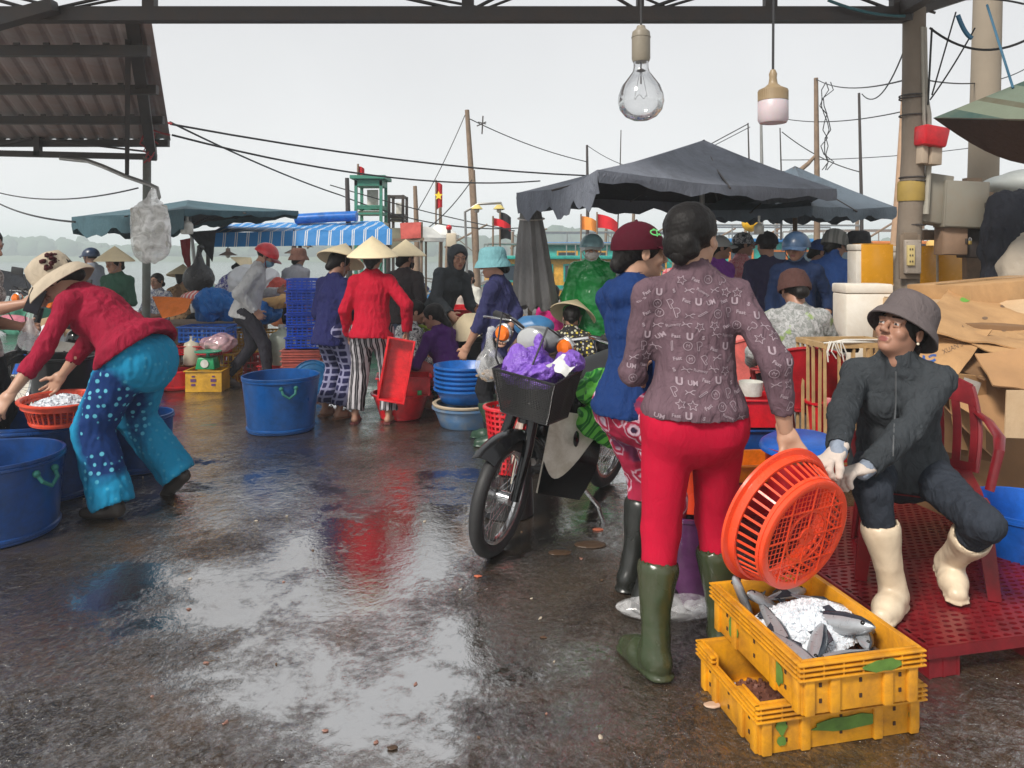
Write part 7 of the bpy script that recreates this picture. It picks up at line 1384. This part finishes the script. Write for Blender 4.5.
def bell(px, y, d, lab, s=1, mt=None):
    t = thing('hanging_lamp', lab, 'lamp', P(px, y, d)); m = MB(Matrix.Scale(s, 4)); m.lathe([(.0, .10), (.03, .10), (.035, .05), (.13, 0), (.128, -.006), (.03, .04), (0, .05)], 24); m.build('shade', mt or MT('rusty shade', (.30, .22, .17), .5), t); m = MB(Matrix.Scale(s, 4)); m.tube([(0, 0, .1), (0, 0, .32)], .008, 5); m.build('cord', CAB, t); m = MB(Matrix.Scale(s, 4)); m.ball((0, 0, -.01), .035); m.build('bulb', WHP, t)
bell(228, 255, 10.9, 'left rusty bell lamp hanging from the striped awning'); bell(294, 253, 10.9, 'middle rusty bell lamp hanging from the striped awning', 1.1); bell(308, 247, 10.9, 'small rusty bell lamp hanging at the awning centre', .6)
# ---- bulbs
def glass_mat():
    t = NT('bulb glass'); lw = t.n('ShaderNodeLayerWeight'); lw.inputs[0].default_value = .25; tr = t.n('ShaderNodeBsdfTransparent'); t.l(t.ramp(lw.outputs[1], (.0, (.97, .97, .97)), (.75, (.86, .86, .86)), (1, (.30, .30, .30))), tr.inputs[0]); gl_ = t.n('ShaderNodeBsdfGlossy'); gl_.inputs['Roughness'].default_value = .02; mx_ = t.n('ShaderNodeMixShader'); t.l(t.ramp(lw.outputs[0], (.0, .04), (1, .6)), mx_.inputs[0]); t.l(tr.outputs[0], mx_.inputs[1]); t.l(gl_.outputs[0], mx_.inputs[2]); t.l(mx_.outputs[0], t.out.inputs[0]); return t.m
CER = MT('cream ceramic', (.24, .21, .16), .4, .1, 20, dirt=.4); BC = P(641, 62, 2.2)
bb = thing('light_bulb', 'large clear unlit light bulb hanging from the truss', 'light bulb', BC); k_ = 2.2/FL
m = MB(); m.lathe([(0, 24*k_+.012), (11*k_, 24*k_+.010), (10*k_, 14*k_), (9.5*k_, -1*k_)][::-1][0:0]+[(0, 37*k_), (4*k_, 36*k_), (5*k_, 33*k_), (8.6*k_, 30*k_), (9.2*k_, 26*k_), (9.2*k_, 3*k_), (8*k_, 0), (0, 0)], 32); m.lathe([(9.25*k_, 25*k_), (9.7*k_, 24.5*k_), (9.25*k_, 24*k_)], 32); m.build('socket', CER, bb)
out = [(7.6, 0), (7.6, -6), (8.5, -10), (13, -16), (19, -24), (22.3, -33), (23, -40), (21, -48), (15.5, -54.5), (8, -58), (0, -59)]; m = MB(); m.lathe([(r_*k_, z*k_) for r_, z in out]+[(max(0, r_*k_-.0008), z*k_+(.0008 if i > 5 else 0)) for i, (r_, z) in reversed(list(enumerate(out)))], 56, M=TR((0, 0, 0))); m.build('glass', glass_mat(), bb, sharp=80)
m = MB(); m.tube([(0, 0, 0), (0, 0, -22*k_)], .0022, 6); m.lathe([(0, -6*k_), (5.5*k_, -9*k_), (0, -10*k_)], 16)
for x in (-6, 6): m.tube([(x*.2*k_, 0, -10*k_), (x*k_, 0, -34*k_)], .0006, 5)
m.tube([(6*k_*math.cos(a), 3*k_*math.sin(a*3), (-35+2*math.sin(a*4))*k_) for a in np.linspace(0, PI, 16)], .0006, 5); m.build('filament', RUST, bb); m = MB(); m.tube([(0, 0, 36*k_), (0, .004, .5), (.0, .01, 2.2-.35)], .0032, 6); m.build('cord', CAB, bb)
k_ = 2.5/FL; lb = thing('led_lamp', 'frosted white lamp with beige finned collar hanging beside the beam', 'lamp', P(773, 96, 2.5)); m = MB(); m.lathe([(0, 27*k_), (2.4*k_, 26*k_), (4*k_, 22*k_), (3.6*k_, 18*k_), (4.2*k_, 14*k_), (4.6*k_, 12*k_), (8*k_, 9*k_), (14.2*k_, 6*k_), (14.6*k_, -5*k_), (0, -5*k_)], 40)
for i in range(40): a = 2*PI*i/40; m.box((14.2*k_*math.cos(a), 14.2*k_*math.sin(a), 0), (.0030, .0016, .033), (0, 0, math.degrees(a)))
m.build('collar', MT('beige collar', (.27, .195, .11), .45), lb); m = MB(); m.lathe([(14*k_, -5*k_), (14.7*k_, -6*k_), (14.7*k_, -24*k_), (13*k_, -27*k_), (0, -28.5*k_)], 40); m.build('diffuser', MT('frosted diffuser', (.50, .42, .44), .35, Subsurface_Weight=.3), lb); m = MB(); m.tube([(0, 0, 26*k_), (.003, 0, .6), (0, 0, 1.6)], .0042, 6); m.build('cord', CAB, lb)
def globe(px, y, d, lab, s=1, col=WHP):
    t = thing('small_lamp', lab, 'lamp', P(px, y, d)); m = MB(Matrix.Scale(s, 4)); m.lathe([(0, .075), (.02, .07), (.05, .045), (.058, .03), (.058, -.05), (.05, -.06), (0, -.062)], 24); m.build('globe', col, t); m = MB(Matrix.Scale(s, 4)); m.tube([(0, 0, .07), (0, 0, .16)], .015, 8); m.build('neck', col, t)
globe(187, 228, 9.4, 'white lamp hanging under the teal grey parasol', 1.3); globe(759, 229, 6.7, 'white lamp hanging under the big slate parasol', .75)
m = MB(); m.ball((0, 0, 0), .16, sub=3); o = m.build('buoy', plas('yellow buoy', (.80, .45, .02))); o.location = P(751, 223, 13); tag(o, 'yellow round buoy hanging beside the white lamp', 'buoy')
# bag with meter on the shed post
mb_ = thing('wrapped_meter', 'grey electricity meter wrapped in clear plastic on the shed post', 'electricity meter', P(151, 228, 8.1)); m = MB(TR((0, 0, 0), (0, -6, 0))); m.box((0, 0, 0), (.37, .12, .48), bev=.02); m.box((0.03, -.065, -.02), (.17, .02, .2), bev=.01); m.lathe([(0, .02), (.035, .018), (.04, 0)], 20, M=TR((.04, -.075, -.08), (90, 0, 0))); m.build('meter', MT('meter grey', (.42, .40, .35), .5), mb_)
S = SDF(.04); S.cone((0, 0, .12), (0, 0, -.18), .20, .21, (0, 1, 0), 1.6).cone((0, 0, .25), (.03, 0, .40), .10, .03); a_, f_ = S.mesh(.012, lambda p: .02*snoise(p*np.array([1, 1, .5])*20, 9, 3)); mesh_np('plastic_wrap', a_, f_, film('wrap film', (.95, .95, .93), .5), mb_)
# ---- lookout frames, flags, lamps on pipe
GRM = MT('green paint', (.03, .22, .15), .5, .3, 8, dirt=.4)
def frame(px0, px1, y0, y1, d, mt, lab, roof=True, inner=True):
    a = P(px0, y1, d); b = P(px1, y0, d); t = thing('lookout_frame', lab, 'lookout', (a.x, d, 0)); o_ = t.location; m = MB(); dp = .5
    for x in (a.x, b.x):
        for y in (d, d+dp): m.bar((x, y, .3 if y == d else .3), (x, y, b.z), .05)
    for z in (a.z+.15, a.z+.25, b.z-.02, (a.z+b.z)/2-.1):
        for (p, q) in (((a.x, d), (b.x, d)), ((a.x, d+dp), (b.x, d+dp)), ((a.x, d), (a.x, d+dp)), ((b.x, d), (b.x, d+dp))): m.bar((p[0]+.001, p[1], z), (q[0]-.001, q[1], z), .035)
    m.build('frame', mt, t, o_)
    if roof: m = MB(); m.box(((a.x+b.x)/2, d+dp/2, b.z+.03), (b.x-a.x+.18, dp+.2, .06)); m.box(((a.x+b.x)/2, d+dp/2, b.z-.07), (b.x-a.x+.05, dp+.05, .10)); m.build('roof', mt, t, o_)
    if inner: m = MB(); m.box(((a.x+b.x)/2, d+dp*.8, (a.z+b.z)/2+.05), ((b.x-a.x)*.45, .05, (b.z-a.z)*.45)); m.build('inner_panel', WHP, t, o_); m = MB(); m.box(((a.x+b.x)/2, d+dp/2, a.z+.17), (b.x-a.x-.06, dp-.1, .06)); m.box(((a.x+b.x)/2, d+dp/2, a.z-.25), (b.x-a.x+.1, dp, .5)); m.build('floor', MT('pale deck', (.45, .42, .3), .6), t, o_)
frame(356, 381, 179, 222, 13, GRM, 'tall green lookout frame with flat roof and red flag'); frame(389, 403, 195, 228, 14, RUST, 'smaller rusty open frame right of the green lookout', False)
def flag(x, y0, y1, d, w_, lab, star=False, mt=None, droop=.35, pole=None):
    t = thing('flag', lab, 'flag', P(x, pole or y1, d)); o_ = t.location; m = MB(); m.tube([P(x, (pole or y1), d), P(x, y0-2, d)], .02, 6); m.build('pole', WOOD, t, o_)
    a = P(x, y0, d); h_ = (y1-y0)/FL*d; g = []
    for i in range(9):
        u = i/8; g.append([a+V((w_*u, .06*math.sin(u*7), -h_*v/8*(1-.2*u)-h_*droop*u*u)) for v in range(9)])
    m = MB(); m.sheet(g, .006); m.build('cloth', mt or C('flag red', (.60, .02, .03)), t, o_)
    if star:
        c_ = a+V((w_*.5, -.03, -h_*.5)); m = MB(); m.add([(c_.x+px_*h_*.16, c_.y-.06, c_.z+pz*h_*.17) for px_, pz in star_pts], [tuple(range(10))]); m.build('star', MT('flag gold', (.85, .6, .03), .6), t, o_, smooth=False)
star_pts = star[:10]
flag(436, 182, 210, 16.2, .13, 'red flag with gold star drooping on its staff', True, droop=.1, pole=235); flag(358, 166, 178, 13, .10, 'small red flag on the roof of the green lookout', pole=179, droop=.2)
flag(493, 218, 226, 15, .35, 'small red pennant beside the black one', droop=.9, pole=250); flag(500, 212, 240, 15.2, .22, 'black tattered pennant left of the closed parasol', mt=C('flag black', (.03, .03, .035)), droop=.2, pole=262); flag(597, 214, 228, 18, .5, 'red flag under the left edge of the big parasol', droop=.6, pole=262); flag(581, 216, 230, 18.3, .40, 'orange flag left of the red one on the boat', mt=C('flag orange', (.8, .3, .06)), droop=.4, pole=262)
pp_ = thing('pipe_lamp_stand', 'bent pipe stand with two yellow shaded lamps', 'lamp stand', at(469, 10)); o_ = pp_.location; m = MB(); m.tube([at(469, 10), P(466, 240, 10), P(465, 212, 10), P(478, 204, 10), P(501, 203, 10), P(503, 210, 10)], .018, 7); m.build('pipe', GALV, pp_, o_)
for (x, y) in ((477, 209), (499, 209)): m = MB(TR(P(x, y, 9.98)-o_)); m.lathe([(0, .06), (.03, .055), (.08, 0), (.075, -.004), (.025, .04), (0, .045)], 20); q = m.build('lamp_shade', MT('yellow shade', (.62, .50, .16), .5), pp_); m = MB(TR(P(x, y, 9.98)-o_)); m.ball((0, 0, -.02), .035); m.build('bulb', WHP, q)
for (x, y, d, lab) in ((426, 238, 14, 'left small white canopy beyond the conical hats'), (441, 235, 14.6, 'right small white canopy beyond the conical hats')):
    t = thing('white_canopy', lab, 'canopy', at(x, d)); z = P(x, y, d).z; m = MB(); m.lathe([(0, z+.22), (.10, z+.20), (.36, z), (.355, z-.07), (.34, z-.07), (.1, z+.17), (0, z+.19)], 16); m.build('cover', MT('white canvas', (.68, .68, .64), .7), t); m = MB(); m.tube([(0, 0, 0), (0, 0, z+.2)], .02, 8); m.build('pole', WOOD, t)
bn = thing('banner', 'coral red banner with faint lines strung beside the awning', 'banner', P(411, 231, 12.5)); m = panel([P(400, 223, 12.5), P(421, 222, 12.5), P(421, 238, 12.5), P(401, 239, 12.5)], 8, .02, .006, 3); m.build('cloth', C('coral banner', (.62, .13, .11)), bn, bn.location); m = MB(); m.bar(P(393, 240, 12.52), P(424, 239, 12.52), .05); m.build('batten', WOOD, bn, bn.location); m = MB(); m.tube([at(421.5, 12.55), P(421.5, 222, 12.55)], .025, 6); m.build('pole', WOOD, bn, bn.location)
pl2 = thing('lamp_post', 'pale box lamp on a short pole beyond the hooded woman', 'lamp post', at(449, 12)); z_ = P(449, 240, 12).z; m = MB(); m.tube([(0, 0, 0), (0, 0, z_+.2)], .03, 8); m.build('pole', RUST, pl2); m = MB(); m.box((.04, 0, z_), (.16, .12, .22), bev=.02); m.build('box', MT('pale box', (.55, .48, .36), .6), pl2); m = MB(); m.ball((0, 0, z_+.2), .05); m.build('cap', REDP, pl2)
# ================================================================== BOATS
def boat(px, d, L, B, rz, cols, lab, cab=None, z=-1.0, mastsn=2, bulwark=True, cabw=.5):
    hullc, strip, cabc, trim, roofc = cols; t = thing('fishing_boat', lab, 'boat', at(px, d, z), R(rz)); n = 20; g = []
    for i in range(n+1):
        u = -1+2*i/n; b_ = B/2*(1-abs(u)**3.2)**.75+.02; sh_ = 1.0+.55*abs(u)**2.2+(.35*max(0, u)**2); x = u*L/2
        g.append([(x*(1+.06*k_), y_*b_, z_) for (y_, z_, k_) in ((-1.0, sh_, 1), (-.97, sh_*.72, .6), (-.86, .35, .2), (-.5, -.1, 0), (0, -.25, 0), (.5, -.1, 0), (.86, .35, .2), (.97, sh_*.72, .6), (1.0, sh_, 1))])
    m = MB(); m.sheet([r_[1:8] for r_ in g], .04); m.build('hull', hullc, t); m = MB(); m.sheet([r_[0:2] for r_ in g], .05); m.sheet([r_[7:9] for r_ in g], .05); m.build('gunwale_stripe', strip, t)
    m = MB(); m.sheet([[V(r_[1]).lerp(V(r_[7]), k/4)-V((0, 0, .06)) for k in range(5)] for r_ in g], .04); m.build('deck', WOOD, t)
    if cab:
        x0, cl, ch = cab; zf = .8; m = MB(); m.box((x0, 0, zf+ch/2), (cl, B*cabw, ch), bev=.02); m.build('wheelhouse', cabc, t); m = MB(); m.box((x0, 0, zf+ch+.05), (cl+.4, B*cabw+.4, .10), bev=.02); m.build('roof', roofc, t); m = MB(); m.box((x0, 0, zf+ch*.42), (cl+.03, B*cabw+.03, .14)); m.build('trim_band', trim, t)
        nw = max(2, int(cl/.9))
        for s_ in (-1, 1):
            for k in range(nw): m = MB(); x = x0-cl/2+cl*(k+.5)/nw; m.box((x, s_*(B*cabw/2+.004), zf+ch*.72), (cl/nw*.62, .03, ch*.30)); w_ = m.build('window', MT('dark pane', (.03, .05, .07), .1), t); m = MB(); [m.box((x+dx, s_*(B*cabw/2+.012), zf+ch*.72), (.05, .04, ch*.36)) for dx in (-cl/nw*.33, cl/nw*.33)]; [m.box((x, s_*(B*cabw/2+.012), zf+ch*.72+dz), (cl/nw*.61, .04, .05)) for dz in (-ch*.165, ch*.165)]; m.build('window_frame', trim, w_)
        m = MB(); 
        for s_ in (-1, 1):
            m.tube([(x0-cl/2, s_*B*cabw*.5, zf+ch+.45), (x0+cl/2, s_*B*cabw*.5, zf+ch+.45)], .025, 6)
            for k in range(5): m.tube([(x0-cl/2+cl*k/4, s_*B*cabw*.5, zf+ch+.1), (x0-cl/2+cl*k/4, s_*B*cabw*.5, zf+ch+.45)], .02, 5)
        m.build('roof_rail', GALV, t)
    m = MB()
    for s_ in (-1, 1):
        m.tube([(V(r_[0] if s_ < 0 else r_[8])+V((0, 0, .38))) for r_ in g[2:-2]], .025, 6)
        for r_ in g[2:-1:2]: p = V(r_[0] if s_ < 0 else r_[8]); m.tube([p, p+V((0, 0, .38))], .02, 5)
    m.build('rail', GALV, t)
    for k in range(mastsn): x = -L*.32+L*.6*k/max(1, mastsn-1); m = MB(); m.tube([(x, 0, .6), (x+.1, 0, 3.2+.5*(k % 2))], .05, 8); m.tube([(x, 0, 2.6), (x+1.3, .2, 3.3)], .03, 6); m.tube([(x+.1, 0, 3.1), (x+L*.25, 0, 1.2)], .012, 4); m.build('mast', WOOD, t)
    return t
TEAL = plas('boat teal', (.02, .38, .32), .4); BY = plas('boat yellow', (.72, .38, .04), .4); BB = plas('boat blue', (.03, .20, .48), .4); BO = plas('boat orange', (.68, .20, .04), .4); BG = plas('boat green', (.04, .30, .15), .4); BW = plas('boat white', (.62, .64, .62), .4); BBR = MT('boat brown', (.13, .075, .05), .7)
boat(545, 22.5, 9.5, 3.0, 6, (BO, BB, BY, TEAL, TEAL), 'yellow and teal fishing boat with dark windows behind the green raincoat', (.8, 5.2, 1.45)); boat(610, 26, 11, 3.2, -4, (BG, TEAL, TEAL, BY, BB), 'teal cabined fishing boat farther out behind the yellow one', (0, 6, 1.9), mastsn=3)
boat(770, 20, 8.5, 3.0, 5, (BB, TEAL, TEAL, BO, BB), 'blue fishing boat with teal cabin behind the group in navy', (-.2, 4.6, 1.9), mastsn=2); boat(835, 24, 9, 3.0, -12, (BB, BW, BB, BW, BO), 'blue and white fishing boat beyond the grey beanie', (.5, 4.0, 1.9)); boat(700, 27, 10, 3.2, 4, (TEAL, BY, BB, BO, BB), 'blue cabined fishing boat glimpsed between the two standing women', (0, 5.5, 1.9))
boat(283, 21, 5.0, 2.0, -14, (BBR, BG, BBR, BG, BG), 'brown boat with green gunwale behind the red helmet', None, mastsn=0); boat(428, 20, 4.2, 1.8, 170, (BBR, BY, BBR, BY, BY), 'brown boat with yellow gunwale behind the brown jacket', None, mastsn=0)
person(at(423, 19.5, .15), 100, 'barefoot fisherman in dark shirt squatting on the yellow gunwale boat', **sit(.30, .15, h=1.6, lean=25, top=C('navy', (.02, .02, .07)), slv=.8, bot=C('khaki', (.2, .15, .1)), hair='short', male=True, vox=.024))
# netting, poles, crates piled along the quay
rs = random.Random(15); NETC = [C('net tan', (.32, .22, .13)), C('net green', (.06, .22, .15)), C('net white', (.6, .6, .58)), C('net rust', (.35, .12, .05)), C('net blue', (.03, .14, .35)), C('net grey', (.2, .2, .2))]
qn = ['tan', 'green', 'white', 'rust', 'blue', 'grey']
for k, (px, d, s_) in enumerate(((30, 13, .5), (62, 12, .35), (170, 13, .5), (222, 14, .45), (300, 13.5, .45), (345, 12.5, .4), (385, 11, .4), (500, 11.5, .45), (540, 14, .5), (575, 12, .45), (655, 11, .5), (700, 12, .5), (780, 11.5, .5), (845, 11, .45), (900, 11, .5), (960, 9, .45))):
    lump('net_heap', at(px, d, s_*.55), (s_*1.2, s_*.8, s_*.7), NETC[(k*5+1) % 6], qn[(k*5+1) % 6]+' heap on the quay, number '+['one', 'two', 'three', 'four', 'five', 'six', 'seven', 'eight', 'nine', 'ten', 'eleven', 'twelve', 'thirteen', 'fourteen', 'fifteen', 'sixteen'][k]+' from the left', 'heap', k, .45, 5, h=.05)
